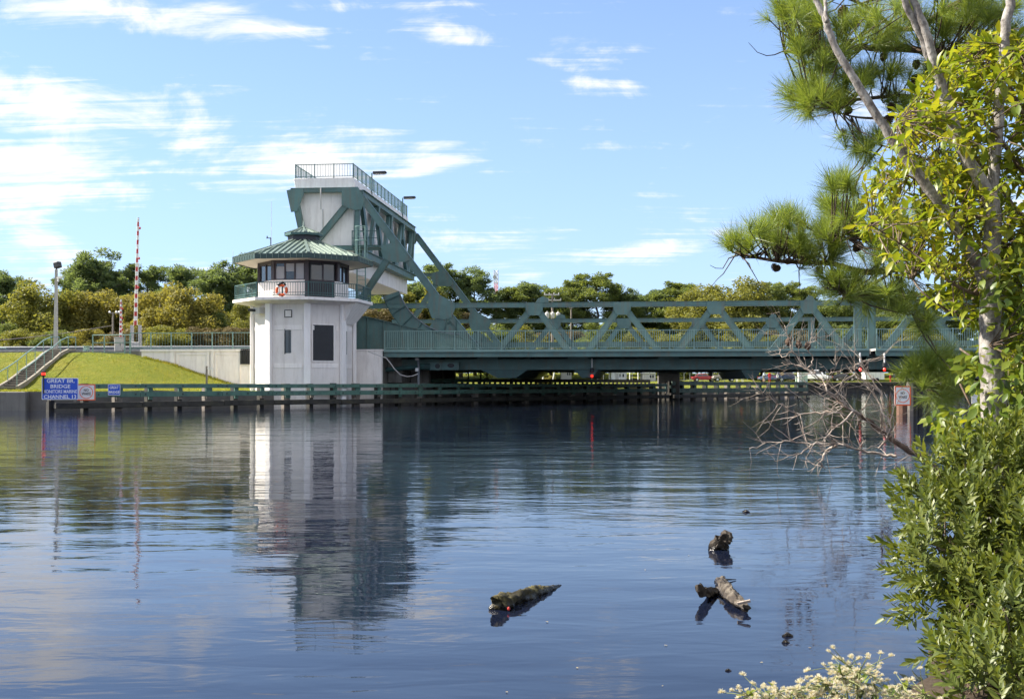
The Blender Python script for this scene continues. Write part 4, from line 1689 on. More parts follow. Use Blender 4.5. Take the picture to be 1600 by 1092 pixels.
# conduit post beside the pier with a small camera, and the hanging cable
t = post_between(654, 601, 560, 78.5, .09, 'conduit_post', 'grey steel conduit post with white camera beside the white pier', 'post', M['steel'])
mb = MB()
mb.bar(P(653, 561, 78.4), P(649.5, 561.5, 78.3), .16, .14)
mb.build('camera_head', M['white_paint'], t)
mb = MB()
mb.bar(P(651.5, 575, 78.3), P(651.5, 580, 78.3), .2, .14)
mb.build('junction_box', M['white_paint'], t)
t = wthing('hanging_cable', 'pale cable sagging from the white pier to the conduit post', 'cable', P(597, 557, 77.6))
mb = MB()
pts = [(575, 549), (585, 553), (597, 557.5), (603, 559), (609, 566), (616, 576), (625, 585), (636, 588.5), (646, 587), (653, 584)]
mb.tube([P(x, y, 76.2) for x, y in pts], .03, 6)
mb.build('cable', M['grey_paint'], t)

# seawall cap on the far left
SW = wthing('seawall', 'grey concrete seawall cap left of the blue sign', 'wall', (-26, 62, 0))
x = -26.0
k = 0
while x > -58:
    w = 5.2
    mb = MB()
    mb.box(x - w + .015, x, 61.55, 62.35, -1.0, 1.0 + (k % 2) * .012)
    bevel(mb.build('wall_block', M['concrete'] if False else M['pier'], SW), .03)
    x -= w
    k += 1

# ---- signs
FONT = {}
def text_mesh(txt, size, xs=1.0, bold=.0, align='CENTER'):
    cu_ = bpy.data.curves.new('lettering', 'FONT')
    cu_.body = txt
    cu_.size = size
    cu_.align_x = align
    cu_.align_y = 'CENTER'
    cu_.offset = bold
    cu_.extrude = .004
    cu_.resolution_u = 3
    tmp = bpy.data.objects.new('lettering_curve', cu_)
    COL.objects.link(tmp)
    dg = bpy.context.evaluated_depsgraph_get()
    me = bpy.data.meshes.new_from_object(tmp.evaluated_get(dg))
    bpy.data.objects.remove(tmp)
    bpy.data.curves.remove(cu_)
    # scale to the asked width factor
    for v_ in me.vertices:
        v_.co.x *= xs
    return me

def fit_text(txt, wid, hgt, bold):
    me = text_mesh(txt, 1.0, 1.0, bold)
    co = np.array([v_.co[:] for v_ in me.vertices])
    lo, hi = co.min(0), co.max(0)
    sx, sy = wid / (hi[0] - lo[0]), hgt / (hi[1] - lo[1])
    for v_ in me.vertices:
        v_.co.x = (v_.co.x - (lo[0] + hi[0]) / 2) * sx
        v_.co.y = (v_.co.y - (lo[1] + hi[1]) / 2) * sy
        v_.co.z *= 1.0
    me.materials.clear()
    return me

def round_rect(w, h, r, n=5):
    pts = []
    for (cx, cy, a0) in ((w / 2 - r, h / 2 - r, 0), (-w / 2 + r, h / 2 - r, 90), (-w / 2 + r, -h / 2 + r, 180), (w / 2 - r, -h / 2 + r, 270)):
        for i in range(n + 1):
            a = R(a0 + 90 * i / n)
            pts.append((cx + r * math.cos(a), cy + r * math.sin(a)))
    return pts

def ring_prism(mb, outer, inner, a0, a1):
    n = len(outer)
    vs = [(p[0], a0, p[1]) for p in outer] + [(p[0], a0, p[1]) for p in inner] + [(p[0], a1, p[1]) for p in outer] + [(p[0], a1, p[1]) for p in inner]
    fs = []
    for i in range(n):
        j = (i + 1) % n
        fs += [(i, j, n + j, n + i), (2 * n + i, 3 * n + i, 3 * n + j, 2 * n + j), (i, 2 * n + i, 2 * n + j, j), (n + i, n + j, 3 * n + j, 3 * n + i)]
    mb.add(vs, fs)

def sign(name, label, x0, x1, y0, y1, D, rz, face_mat, border_mat, bw, lines, text_mat, ring=None, leg=None):
    c = P((x0 + x1) / 2, (y0 + y1) / 2, D)
    w, h = (x1 - x0) / FOC * D / max(.3, math.cos(rz)), (y1 - y0) / FOC * D
    T = thing(name, label, 'sign', c, rz)
    r = min(w, h) * .045
    mb = MB()
    mb.prism(round_rect(w, h, r), 0, .03, 'y')
    mb.build('panel', face_mat, T)
    mb = MB()
    ring_prism(mb, round_rect(w, h, r), round_rect(w - 2 * bw, h - 2 * bw, r * .7), -.004, -.0005)
    mb.build('border', border_mat, T)
    for (txt, cx, cz, tw, th, bold) in lines:
        me = fit_text(txt, w * tw, h * th, bold)
        me.materials.append(text_mat)
        o = new_obj('lettering', me, T, (w * cx, -.006, h * cz), (R(90), 0, 0))
    if ring:
        rr_, th_ = ring
        mb = MB()
        n = 40
        ring_prism(mb, [(rr_ * math.cos(2 * math.pi * i / n), rr_ * math.sin(2 * math.pi * i / n)) for i in range(n)],
                   [((rr_ - th_) * math.cos(2 * math.pi * i / n), (rr_ - th_) * math.sin(2 * math.pi * i / n)) for i in range(n)], -.005, -.001)
        mb.build('circle', M['orange'], T)
    if leg:
        for lx in leg:
            mb = MB()
            mb.box(lx * w - .06, lx * w + .06, .035, .15, -h / 2 - .12, h * .3)
            mb.build('post', M['timber_grey'], T)
    return T
def fD(px):          # depth of the fender's face at a photo column
    k = (px - 800) / FOC
    t = (k * FA.y - FA.x) / ((FB.x - FA.x) - k * (FB.y - FA.y))
    return FA.y + t * (FB.y - FA.y)
FRZ = 0.22
sign('channel_sign', 'large blue sign reading GREAT BR. BRIDGE MONITORS MARINE CHANNEL 13', 67.5, 120.2, 590.5, 624.3, fD(94) - .9, FRZ, M['blue_sign'], M['letter_white'], .03,
     [('GREAT BR.', 0.02, .365, .76, .17, .014), ('BRIDGE', 0.01, .115, .54, .17, .014), ('MONITORS MARINE', 0, -.125, .93, .16, .008), ('CHANNEL 13', 0, -.365, .88, .17, .014)], M['letter_white'], leg=(-.4, .4))
sign('no_wake_sign', 'orange bordered white NO WAKE sign on the fender next to the large blue sign', 121.6, 148, 600.2, 625.6, fD(135) - .75, FRZ, M['white_paint'], M['orange'], .055,
     [('NO', 0, .14, .26, .17, .015), ('WAKE', 0, -.08, .5, .17, .015)], M['black'], ring=(.335, .035))
sign('bridge_name_sign', 'small blue sign reading GREAT BRIDGE bolted to the green fender', 169.4, 187.2, 600.4, 617.4, fD(178) - .45, FRZ, M['blue_sign'], M['letter_white'], .02,
     [('GREAT', 0, .21, .72, .25, .02), ('BRIDGE', 0, -.22, .86, .25, .02)], M['letter_white'])
NL = wthing('navigation_light', 'lit red navigation light on a stub above the large blue sign', 'light', P(68, 592, fD(68) - .6))
D_ = fD(68) - .55
mb = MB()
mb.tube([P(68, 615, D_), P(68, 588, D_)], .04, 6)
mb.build('stem', M['dark_steel'], NL)
mb = MB()
mb.lathe(P(68, 588.5, D_), [(.06, 0), (.12, .05), (.13, .08)], 12)
mb.lathe(P(68, 583.2, D_), [(.12, .06), (.13, .10), (.03, .14)], 12)
mb.build('housing', M['dark_steel'], NL)
mb = MB()
mb.lathe(P(68, 586.5, D_), [(.08, 0), (.10, .07), (.08, .14)], 12)
mb.build('lens', M['red_lamp'], NL)

M['stringer'] = plain('weathered_step_kerb', (.27, .24, .19), .85, var=.2, scale=2, stain=(.12, .1, .07), stain_amt=.6, bump=.3)
# ---- steps in the lawn bank
ST = wthing('concrete_steps', 'flight of concrete steps with green handrails up the lawn bank', 'steps', (-30.9, 70.5, 1.0))
a0, a1 = Vector((-30.75, 70.2, 1.12)), Vector((-31.45, 81.5, ZDECK - .1))
ns = 18
seg = (a1 - a0)
hd = Vector((seg.x, seg.y, 0)).normalized()
sd = Vector((hd.y, -hd.x, 0))
Ltot = Vector((seg.x, seg.y, 0)).length
def gline(s_):
    p_ = a0 + hd * s_
    return gz0(p_.x, p_.y)
def gz0(x_, y_):
    return float(ground_z(np.array([x_]), np.array([y_]))[0])
zz = lambda s_: gline(s_) + .10
zlo, zhi = zz(0), zz(Ltot)
s_, ztread = 0.0, zlo
step_h = .15
edges = [0.0]
f_ = 0.0
while f_ < Ltot:
    f_ += .02
    if zz(f_) > ztread + step_h:
        edges.append(f_)
        ztread += step_h
edges.append(Ltot)
for k_, (s0, s1) in enumerate(zip(edges[:-1], edges[1:])):
    zt2 = zlo + (k_ + 1) * step_h
    p = a0 + hd * s0
    q = a0 + hd * (s1 + .03)
    mb = MB()
    mb.bar(Vector((p.x, p.y, zt2 - .04)), Vector((q.x, q.y, zt2 - .04)), .98, .08)
    mb.build('tread', M['stringer'], ST)
    mb = MB()
    p2 = p + hd * .05
    q2 = p + hd * .12
    mb.bar(Vector((p2.x, p2.y, zt2 - .17)), Vector((q2.x, q2.y, zt2 - .17)), .96, .18)
    mb.build('riser', M['concrete_dark'], ST)  # shade of the risers put into the colour with dark concrete
for sg in (-1, 1):
    mb = MB()
    brk = list(np.linspace(0, Ltot, 8))
    for s0, s1 in zip(brk[:-1], brk[1:]):
        p = a0 + hd * s0 + sd * (sg * .57)
        q = a0 + hd * s1 + sd * (sg * .57)
        mb.bar(Vector((p.x, p.y, zz(s0) - .02)), Vector((q.x, q.y, zz(s1) - .02)), .15, .4)
    mb.build('stringer', M['stringer'], ST)
    rl = MB()
    rl.tube([Vector(((a0 + hd * s0 + sd * (sg * .57)).x, (a0 + hd * s0 + sd * (sg * .57)).y, zz(s0) + 1.0)) for s0 in brk], .035, 6)
    rl.build('handrail', RG, ST)
    for s0 in brk:
        p = a0 + hd * s0 + sd * (sg * .57)
        mb = MB()
        mb.tube([Vector((p.x, p.y, zz(s0) + .15)), Vector((p.x, p.y, zz(s0) + 1.0))], .028, 6)
        mb.build('handrail_post', RG, ST)

# ---- guard rail along the approach road
GR = broot('guard_rail', 'galvanised steel guard rail along the approach road behind the lawn', 'guard rail')
ORG[GR.name] = (0, 0, 0)
zr = bz(100, 544.5, .2)
u = bu(393, .2)
pm = MB()
pm.box(-.08, .08, -.1, .1, -.75, .22)
pmm = pm.mesh('post', M['timber_grey'])
wb = MB()
profw = [(-.155, 0), (-.10, -.05), (-.05, -.05), (-.015, .0), (.015, 0), (.05, -.05), (.10, -.05), (.155, 0)]
for (z0_, y0_), (z1_, y1_) in zip(profw[:-1], profw[1:]):
    wb.add([(0, y0_, z0_), (3.79, y0_, z0_), (3.79, y1_, z1_), (0, y1_, z1_)], [(0, 1, 2, 3)])
wbm = wb.mesh('beam', M['steel'])
for i in range(26):
    uu = u - 3.81 * (i + 1)
    new_obj('beam', wbm, GR, (uu, .2, zr))
    for q in (0, 1.9):
        new_obj('post', pmm, GR, (uu + q, .33, zr))

# ---- cabinets
def cabinet(name, label, x0, x1, y0, y1, D, mat, dep=.7, tilt=0):
    c = P((x0 + x1) / 2, y1, D)
    w, h = (x1 - x0) / FOC * D, (y1 - y0) / FOC * D
    T = thing(name, label, 'cabinet', c, .1)
    T.rotation_euler = (0, tilt, .1)
    mb = MB()
    mb.box(-w / 2, w / 2, 0, dep, -.3, h)
    bevel(mb.build('body', mat, T), .03)
    mb = MB()
    mb.box(-w / 2 - .03, w / 2 + .03, -.03, dep + .03, h + .002, h + .06)
    mb.build('lid', mat, T)
    mb = MB()
    mb.box(-w * .42, w * .42, -.02, -.002, h * .1, h * .9)
    dr = mb.build('door', mat, T)
    mb = MB()
    mb.box(w * .28, w * .34, -.045, -.021, h * .45, h * .6)
    mb.build('handle', M['dark_steel'], dr)
    return T
cabinet('utility_cabinet', 'tall beige utility cabinet at the lawn top inside the railing', 178.6, 190, 527.5, 550, 80.5, M['beige'])
cabinet('utility_box', 'small pale green leaning utility box on the lawn top', 129.5, 136.5, 541.5, 553.5, 80.0, M['pale_green'], .5, .06)

# ---- floodlight pole
FP = wthing('floodlight_pole', 'pale square floodlight pole at the head of the concrete steps', 'light pole', P(87, 551, 81.6))
mb = MB()
mb.bar(P(87, 556, 81.6), P(88, 421, 81.6), .26, .26, w1=.15, h1=.15, up=(0, 1, 0))
mb.build('pole', M['concrete'], FP)
hl = P(90, 415, 81.5)
mb = MB()
mb.bar(hl + Vector((-.18, 0, -.02)), hl + Vector((.22, -.12, .08)), .42, .42)
o = mb.build('lamp_head', M['dark_steel'], FP)
bevel(o, .04)
mb = MB()
mb.tube([P(88, 421.5, 81.6), P(88.6, 417, 81.6)], .05, 6)
mb.build('bracket', M['dark_steel'], FP)
mb = MB()
q = P(91, 434, 81.5)
mb.bar(q, q + Vector((.22, -.05, .03)), .16, .16)
mb.tube([P(88.5, 434.5, 81.5), q], .03, 6)
mb.tube([q + Vector((0, 0, -.08)), q + Vector((0, 0, -.28))], .07, 8)
mb.build('security_camera', M['white_paint'], FP)

# ---- barrier arms
def barrier(name, label, pts, D, w, first_white, nb, housing=None, lights=()):
    base = P(pts[0][0], pts[0][1], D)
    T = wthing(name, label, 'barrier arm', base)
    a, c = P(*pts[0], D), P(*pts[1], D)
    for i in range(nb):
        p, q = a + (c - a) * (i / nb), a + (c - a) * ((i + .985) / nb)
        ww = w * (1 - .45 * i / nb)
        mb = MB()
        mb.bar(p, q, ww, .06, up=(0, 1, 0))
        mb.build('stripe', M['red'] if i % 2 == 0 else M['white_paint'], T)
    mb = MB()
    for s in (-1, 1):
        off = Vector((s * w * .75, .05, 0))
        mb.tube([a + off, c + off * .5], .018, 5)
    mb.build('truss_rod', M['white_paint'], T)
    for f in lights:
        q = a + (c - a) * f
        mb = MB()
        mb.lathe(q + Vector((.16, -.05, -.08)), [(.06, 0), (.08, .08), (.06, .16)], 8)
        mb.build('warning_lamp', M['red'], T)
    if housing:
        for (x0, y0, y1, ww) in housing:
            mb = MB()
            mb.bar(P(x0, y1 + 6, D), P(x0, y0, D), ww, .3, up=(0, 1, 0))
            mb.build('housing_post', M['grey_paint'], T)
        mb = MB()
        mb.box(a.x - .35, a.x + .35, a.y - .3, a.y + .3, ZDECK - .02, ZDECK + .75)
        bevel(mb.build('housing', M['grey_paint'], T), .03)
    return T
barrier('barrier_arm', 'tall raised barrier arm striped red and white behind the wall railing', ((211.5, 508, )[:2], (216, 340)), 84.5, .17, False, 24, [(206.5, 508, 543, .17), (218.5, 508, 543, .17)], (.35, .62, .9))
barrier('barrier_arm', 'slender distant raised barrier arm, paler and shorter than the striped one', ((188.5, 527), (189, 468)), 101, .16, True, 16, [(188.5, 527, 540, .25)], (.2, .5, .75))
# utility pole behind the road with lamps, and its service wire
UPo = wthing('utility_pole', 'small grey utility pole with crossarm among the yellow trees', 'utility pole', P(176.5, 540, 112))
mb = MB()
mb.tube([P(176.5, 545, 112), P(176.5, 488, 112)], [.13, .09], 8)
mb.build('pole', M['timber_grey'], UPo)
mb = MB()
mb.bar(P(171, 489.5, 112), P(187, 489.5, 112), .1, .1)
mb.build('crossarm', M['timber_grey'], UPo)
for px in (171.5, 182, 186.5):
    mb = MB()
    mb.lathe(P(px, 489, 112), [(.1, 0), (.12, .1), (.06, .2)], 8)
    mb.build('lamp', M['white_paint'], UPo)
t = wthing('overhead_wire', 'sagging service wire from the utility pole towards the left edge', 'wire', P(176, 509, 111))
mb = MB()
mb.tube([P(176 - 190 * f, 508.5 + 24 * f + 10 * f * (1 - f), 111 - 24 * f) for f in [i / 14 for i in range(15)]], .035, 5)
mb.build('wire', M['timber_grey'], t)
# mooring post with white bracket in front of the wall
t = wthing('mooring_post', 'thin brown post with white bracket on the lawn in front of the white wall', 'post', P(323, 602, 71.2))
mb = MB()
mb.bar(P(323, 615, 71.2), P(323, 572, 71.2), .1, .1, up=(0, 1, 0))
mb.build('shaft', M['timber_grey'], t)
mb = MB()
mb.bar(P(324, 575.5, 71.1), P(333, 575.5, 71.1), .07, .07)
mb.tube([P(332.5, 575, 71.1), P(332.5, 590, 71.1)], .025, 5)
mb.build('bracket', M['white_paint'], t)
# short pipe rail at the very left of the lawn top
t = wthing('pipe_rail', 'short galvanised pipe rail at the left edge of the lawn top', 'railing', P(0, 550, 82))
mb = MB()
mb.tube([P(-20, 543.5, 82), P(9.5, 543.5, 82), P(10, 552, 82)], .04, 6)
mb.tube([P(-20, 548, 82), P(10, 548, 82)], .03, 6)
mb.build('rail', RG, t)
# ================================================================== trees beyond the road and the bridge
def crown_decid(seed, nclump=95, per=400, leaf=.0165, lobes=5):
    """unit-height broadleaf crown: clumps on several overlapping lobes"""
    rng = np.random.default_rng(seed)
    cs, rs = [], []
    lob = []
    for i in range(lobes):
        a = rng.uniform(0, 6.28)
        r = rng.uniform(.08, .24)
        lob.append((r * math.cos(a), r * math.sin(a), rng.uniform(.42, .74), rng.uniform(.17, .26)))
    lob.append((0, 0, .76, .2))
    lob.append((.05, 0, .35, .26))
    for i in range(nclump):
        lx, ly, lz, lr = lob[i % len(lob)]
        d = rand_unit(1, rng)[0]
        f = rng.uniform(.6, 1.0)
        cs.append((lx + d[0] * lr * f, ly + d[1] * lr * f, lz + d[2] * lr * f * .95))
        rs.append(rng.uniform(.055, .095))
    P_, D_, N_, S_ = [], [], [], []
    for c, r in zip(cs, rs):
        d = rand_unit(per, rng)
        q = np.array(c) + d * (r * rng.uniform(.35, 1.0, (per, 1)) ** .6)
        P_.append(q)
        D_.append(rand_unit(per, rng) + np.array([0, 0, -.2]))
        N_.append(d + rand_unit(per, rng) * .7)
        S_.append(rng.uniform(.6, 1.25, per) * leaf)
    P_, D_, N_, S_ = map(np.concatenate, (P_, D_, N_, S_))
    tv = [(-.32, 0, 0), (.32, 0, 0), (.26, .8, .08), (-.26, .8, .08)]
    V, F = scatter(tv, [(0, 1, 2, 3)], P_, D_, N_, S_)
    return V, F, cs

def crown_pine(seed, whorls=9, per=230, needle=.0165, spread=.2, lo=.42):
    """open, irregular pine crown: flattish needle pads at the ends of separate boughs"""
    rng = np.random.default_rng(seed)
    cs, rs, brs = [], [], []
    side = rng.uniform(0, 6.28)
    for w in range(whorls):
        h = lo + (1 - lo) * (w + rng.uniform(-.35, .35)) / whorls
        rr = spread * (1.0 - .6 * max(0, (h - lo) / (1 - lo)) ** 1.8)
        nb = rng.integers(2, 5)
        a0 = rng.uniform(0, 6.28)
        for k in range(nb):
            a = a0 + 6.28 * k / nb + rng.uniform(-.5, .5)
            L = rr * rng.uniform(.45, 1.2) * (1 + .25 * math.cos(a - side))
            e = np.array([L * math.cos(a), L * math.sin(a), h + L * rng.uniform(.05, .5)])
            brs.append((h - .015, e))
            npad = rng.integers(3, 6)
            for j in range(npad):
                f = rng.uniform(.55, 1.08)
                o = rng.normal(0, 1, 3) * np.array([.035, .035, .028])
                cs.append(np.array([e[0] * f, e[1] * f, h + (e[2] - h) * f]) + o)
                rs.append(rng.uniform(.03, .056))
    for j in range(5):
        cs.append(np.array([rng.normal(0, .025), rng.normal(0, .025), rng.uniform(.93, .995)]))
        rs.append(rng.uniform(.025, .04))
    P_, D_, N_, S_ = [], [], [], []
    for c, r in zip(cs, rs):
        d = rand_unit(per, rng)
        d[:, 2] = d[:, 2] * .8
        q = np.array(c) + d * (r * rng.uniform(.2, 1.0, (per, 1)))
        P_.append(q)
        D_.append(d + rand_unit(per, rng) * .8 + np.array([0, 0, .35]))
        N_.append(rand_unit(per, rng) + np.array([0, 0, .6]))
        S_.append(rng.uniform(.6, 1.2, per) * needle)
    P_, D_, N_, S_ = map(np.concatenate, (P_, D_, N_, S_))
    tv = [(-.16, 0, 0), (.16, 0, 0), (.18, .9, 0), (-.18, .9, 0)]
    V, F = scatter(tv, [(0, 1, 2, 3)], P_, D_, N_, S_)
    return V, F, brs

TREES = {'pine': [], 'decid': []}
for sd in range(5):
    V, F, brs = crown_pine(100 + sd, whorls=10 + sd % 3, spread=(.19, .23, .2, .25, .21)[sd], lo=(.36, .48, .32, .52, .4)[sd])
    mb = MB()
    wob = [(.012 * math.sin(3 * i + sd), .012 * math.cos(2 * i + sd), i / 8) for i in range(9)]
    mb.tube(wob, [.016 * (1 - .8 * i / 8) for i in range(9)], 7)
    for h, e in brs:
        mb.tube([(0, 0, h), tuple(e * np.array([.5, .5, 1]) + np.array([0, 0, (h - e[2]) * .35])), tuple(e)], [.0045, .003, .0015], 4, cap=False)
    TREES['pine'].append((V, F, mb))
for sd in range(5):
    V, F, cs = crown_decid(200 + sd, lobes=4 + sd % 3)
    mb = MB()
    mb.tube([(0, 0, 0), (.01, 0, .15), (.0, .01, .3), (.01, 0, .55), (0, 0, .8)], [.022, .018, .014, .009, .003], 7)
    rng = np.random.default_rng(sd)
    for c in cs[::4]:
        mb.tube([(0, 0, max(.15, c[2] * .5)), (c[0] * .5, c[1] * .5, c[2] * .75), tuple(c)], [.008, .005, .0015], 4, cap=False)
    TREES['decid'].append((V, F, mb))
MESHC = {}
def tree_mesh(kind, i, matname):
    key = (kind, i, matname)
    if key not in MESHC:
        V, F, mb = TREES[kind][i]
        MESHC[key] = (np_mesh('crown', V, F, M[matname]), mb.mesh('trunk', M['bark_far'], True))
    return MESHC[key]
def gz(x, y):
    return float(ground_z(np.array([x]), np.array([y]))[0])
TN = 0
def far_tree(px, D, ytop, kind, var, matname, wide, label, group=None, base=None):
    global TN
    x = (px - 800) / FOC * D
    zb = gz(x, D) - .1 if base is None else base
    H = EYE + (HOR - ytop) / FOC * D - zb
    name = {'pine': 'pine_tree', 'decid': 'broadleaf_tree'}[kind]
    T = thing(name, label, 'tree', (x, D, zb), (TN * 2.39) % 6.28, group)
    TN += 1
    cm, tm = tree_mesh(kind, var, matname)
    sc = (H * wide, H * wide, H)
    for n, m_ in (('trunk', tm), ('crown', cm)):
        o = new_obj(n, m_, T)
        o.scale = sc
    return T
LB = [  # left belt: (column, depth, top row, kind, variant, colour, width factor, label)
 (4, 128, 430, 'pine', 0, 'far_pine', 1.2, 'dark pine at the left edge behind the guard rail'),
 (-35, 140, 440, 'pine', 2, 'far_pine', 1.2, 'dark pine cut off by the left picture edge'),
 (30, 150, 446, 'pine', 3, 'far_pine', 1.2, 'dark pine showing between the edge pine and the floodlight pole tree'),
 (75, 122, 426, 'decid', 0, 'far_olive', 1.35, 'large olive broadleaf tree directly behind the floodlight pole'),
 (112, 126, 450, 'decid', 1, 'far_green', 1.1, 'dark green broadleaf tree right of the floodlight pole tree'),
 (148, 150, 408, 'pine', 1, 'far_pine', 1.25, 'tallest dark pine crown between the floodlight pole and the striped arm'),
 (122, 152, 420, 'pine', 4, 'far_pine', 1.1, 'dark pine crown just left of the tallest one by the floodlight pole'),
 (186, 152, 426, 'pine', 2, 'far_pine', 1.2, 'dark pine crown just left of the striped barrier arm'),
 (170, 124, 436, 'decid', 2, 'far_yellow', 1.25, 'yellow autumn tree left of the striped barrier arm'),
 (205, 130, 470, 'decid', 3, 'far_olive', 1.2, 'low olive tree behind the striped barrier arm'),
 (250, 122, 438, 'decid', 4, 'far_yellow', 1.3, 'golden broadleaf tree right of the striped barrier arm'),
 (300, 120, 432, 'decid', 0, 'far_yellow', 1.25, 'second golden broadleaf tree, nearer the tender house'),
 (285, 150, 420, 'pine', 0, 'far_pine', 1.2, 'dark pine crown behind the two golden trees'),
 (232, 154, 424, 'pine', 3, 'far_pine', 1.2, 'dark pine crown right behind the striped barrier arm'),
 (335, 138, 424, 'pine', 4, 'far_pine', 1.25, 'dark pine left of the tender house roof'),
 (372, 140, 418, 'pine', 1, 'far_pine', 1.25, 'dark pine partly hidden by the tender house roof edge'),
 (355, 120, 482, 'decid', 1, 'far_green', 1.3, 'low green tree behind the wall railing next to the tender house'),
 (388, 118, 470, 'decid', 3, 'far_olive', 1.1, 'low olive tree touching the left side of the tender house'),
 (330, 113, 500, 'decid', 2, 'brush', 1.6, 'brown leafless brush behind the wall railing'),
 (265, 113, 502, 'decid', 4, 'far_olive', 1.8, 'low olive bush behind the wall railing'),
 (140, 113, 512, 'decid', 3, 'far_yellow', 1.8, 'low yellowish bush behind the guard rail near the green box'),
 (50, 114, 505, 'decid', 2, 'far_olive', 1.9, 'low olive bush behind the concrete steps'),
 (0, 116, 500, 'decid', 1, 'far_green', 1.8, 'low green bush at the left edge behind the guard rail'),
 (185, 114, 508, 'decid', 0, 'brush', 1.7, 'brown brush behind the beige cabinet'),
 (100, 114, 510, 'decid', 4, 'far_green', 1.7, 'low green bush right of the floodlight pole foot'),
]
for a in LB:
    far_tree(*a, group='trees behind the approach road')
RBt = [
 (606, 150, 470, 'decid', 2, 'brush', 1.5, 'bare brown brush seen through the bridge behind the rolling girder'),
 (600, 165, 440, 'pine', 1, 'far_green', 1.3, 'green pine glimpsed between tender house and counterweight'),
 (668, 158, 438, 'decid', 1, 'far_olive', 1.2, 'olive tree seen under the counterweight corner'),
 (690, 175, 421, 'pine', 3, 'far_pine', 1.3, 'pine behind the far inclined arm of the bridge'),
 (741, 178, 432, 'pine', 1, 'far_pine', 1.3, 'flat-topped pine standing alone left of the lattice mast'),
 (652, 178, 444, 'pine', 0, 'far_pine', 1.2, 'dark pine directly under the counterweight'),
 (720, 160, 486, 'decid', 3, 'brush', 1.5, 'brown low thicket behind the main bridge node'),
 (800, 185, 452, 'pine', 4, 'far_green', 1.4, 'pine right of the lattice mast'),
 (826, 190, 445, 'pine', 0, 'far_pine', 1.4, 'pine left of the pole with transformers'),
 (860, 186, 452, 'pine', 2, 'far_green', 1.3, 'pine behind the pole with transformers'),
 (893, 190, 442, 'pine', 2, 'far_green', 1.5, 'broad pine right of the pole with transformers'),
 (932, 194, 435, 'pine', 3, 'far_green', 1.5, 'tallest pine crown above the middle of the top chord'),
 (972, 200, 458, 'pine', 1, 'far_pine', 1.3, 'small pine crown above the third chord gusset'),
 (1000, 215, 463, 'pine', 0, 'far_pine', 1.4, 'low distant pine crown where the skyline dips'),
 (1030, 200, 455, 'pine', 4, 'far_pine', 1.3, 'pine crown right of the skyline dip'),
 (1058, 190, 443, 'pine', 2, 'far_green', 1.5, 'pine left of the big olive tree'),
 (1150, 170, 424, 'decid', 4, 'far_olive', 1.45, 'big olive broadleaf tree above the right half of the bridge'),
 (1110, 172, 434, 'decid', 0, 'far_olive', 1.3, 'olive tree on the left flank of the big olive tree'),
 (1192, 178, 438, 'decid', 1, 'far_green', 1.3, 'green tree on the right flank of the big olive tree'),
 (1225, 190, 448, 'pine', 3, 'far_green', 1.4, 'pine right of the big olive tree'),
 (1262, 185, 452, 'pine', 0, 'far_green', 1.4, 'pine above the last chord node'),
 (1300, 185, 462, 'decid', 2, 'far_green', 1.4, 'broadleaf tree behind the hanging pine tufts'),
 (1350, 190, 455, 'pine', 4, 'far_green', 1.5, 'pine behind the end posts at the leaf joint'),
 (1400, 180, 462, 'decid', 3, 'far_green', 1.5, 'green tree right of the leaf joint'),
 (1450, 190, 455, 'pine', 2, 'far_green', 1.5, 'pine showing through the foreground foliage gap'),
 (1510, 190, 450, 'pine', 1, 'far_green', 1.5, 'pine behind the grey tree trunk'),
 (1580, 190, 446, 'pine', 0, 'far_green', 1.5, 'pine at the right picture edge behind the foliage'),
]
for a in RBt:
    a = (a[0], 236 + (a[1] - 150) * .45) + a[2:]
    far_tree(*a, group='trees beyond the bridge')
under = ['low bush behind the bridge railing near the main node', 'low bush behind the second bridge gusset', 'reddish low thicket between the second and third bottom nodes', 'low bush behind the third bridge gusset',
         'low bush right of the third bridge gusset', 'low bush below the big olive tree', 'low bush right of the fourth gusset', 'low bush below the last chord node', 'low bush behind the leaf joint', 'low bush right of the leaf joint behind the railing']
for i, px in enumerate((760, 820, 880, 940, 1005, 1075, 1150, 1230, 1320, 1420)):
    far_tree(px, 226 + (i * 7) % 18, 500 + (i * 5) % 14, 'decid', i % 5, ('far_green', 'far_olive', 'brush', 'far_green', 'far_olive')[i % 5], 1.9, under[i], 'bushes beyond the bridge')
# the unbroken wood further back
def far_wood(name, label, x0, x1, D, dd, ht0, ht1, mat, n):
    rng = np.random.default_rng(int(D))
    X = rng.uniform(x0, x1, n)
    Y = D + rng.uniform(0, dd, n)
    Z = gz((x0 + x1) / 2, D) + rng.uniform(0, 1, n) ** .8 * (ht0 + (ht1 - ht0) * (.5 + .5 * np.sin(X * .21) * np.sin(X * .083 + 1)))
    V, F = scatter([(-.45, 0, 0), (.45, 0, 0), (.4, .9, .1), (-.4, .9, .1)], [(0, 1, 2, 3)], np.stack([X, Y, Z], 1), rand_unit(n, rng), rand_unit(n, rng), rng.uniform(.6, 1.2, n))
    o = new_obj(name, np_mesh(name, V, F, mat))
    tag(o, label, None, kind='stuff')
far_wood('woods', 'dim wood filling in behind the left tree belt', -95, -20, 158, 10, 7, 10, M['far_pine'], 9000)
far_wood('woods', 'dim wood filling in behind the bridge trees', -40, 190, 278, 14, 9, 14, M['far_pine'], 16000)

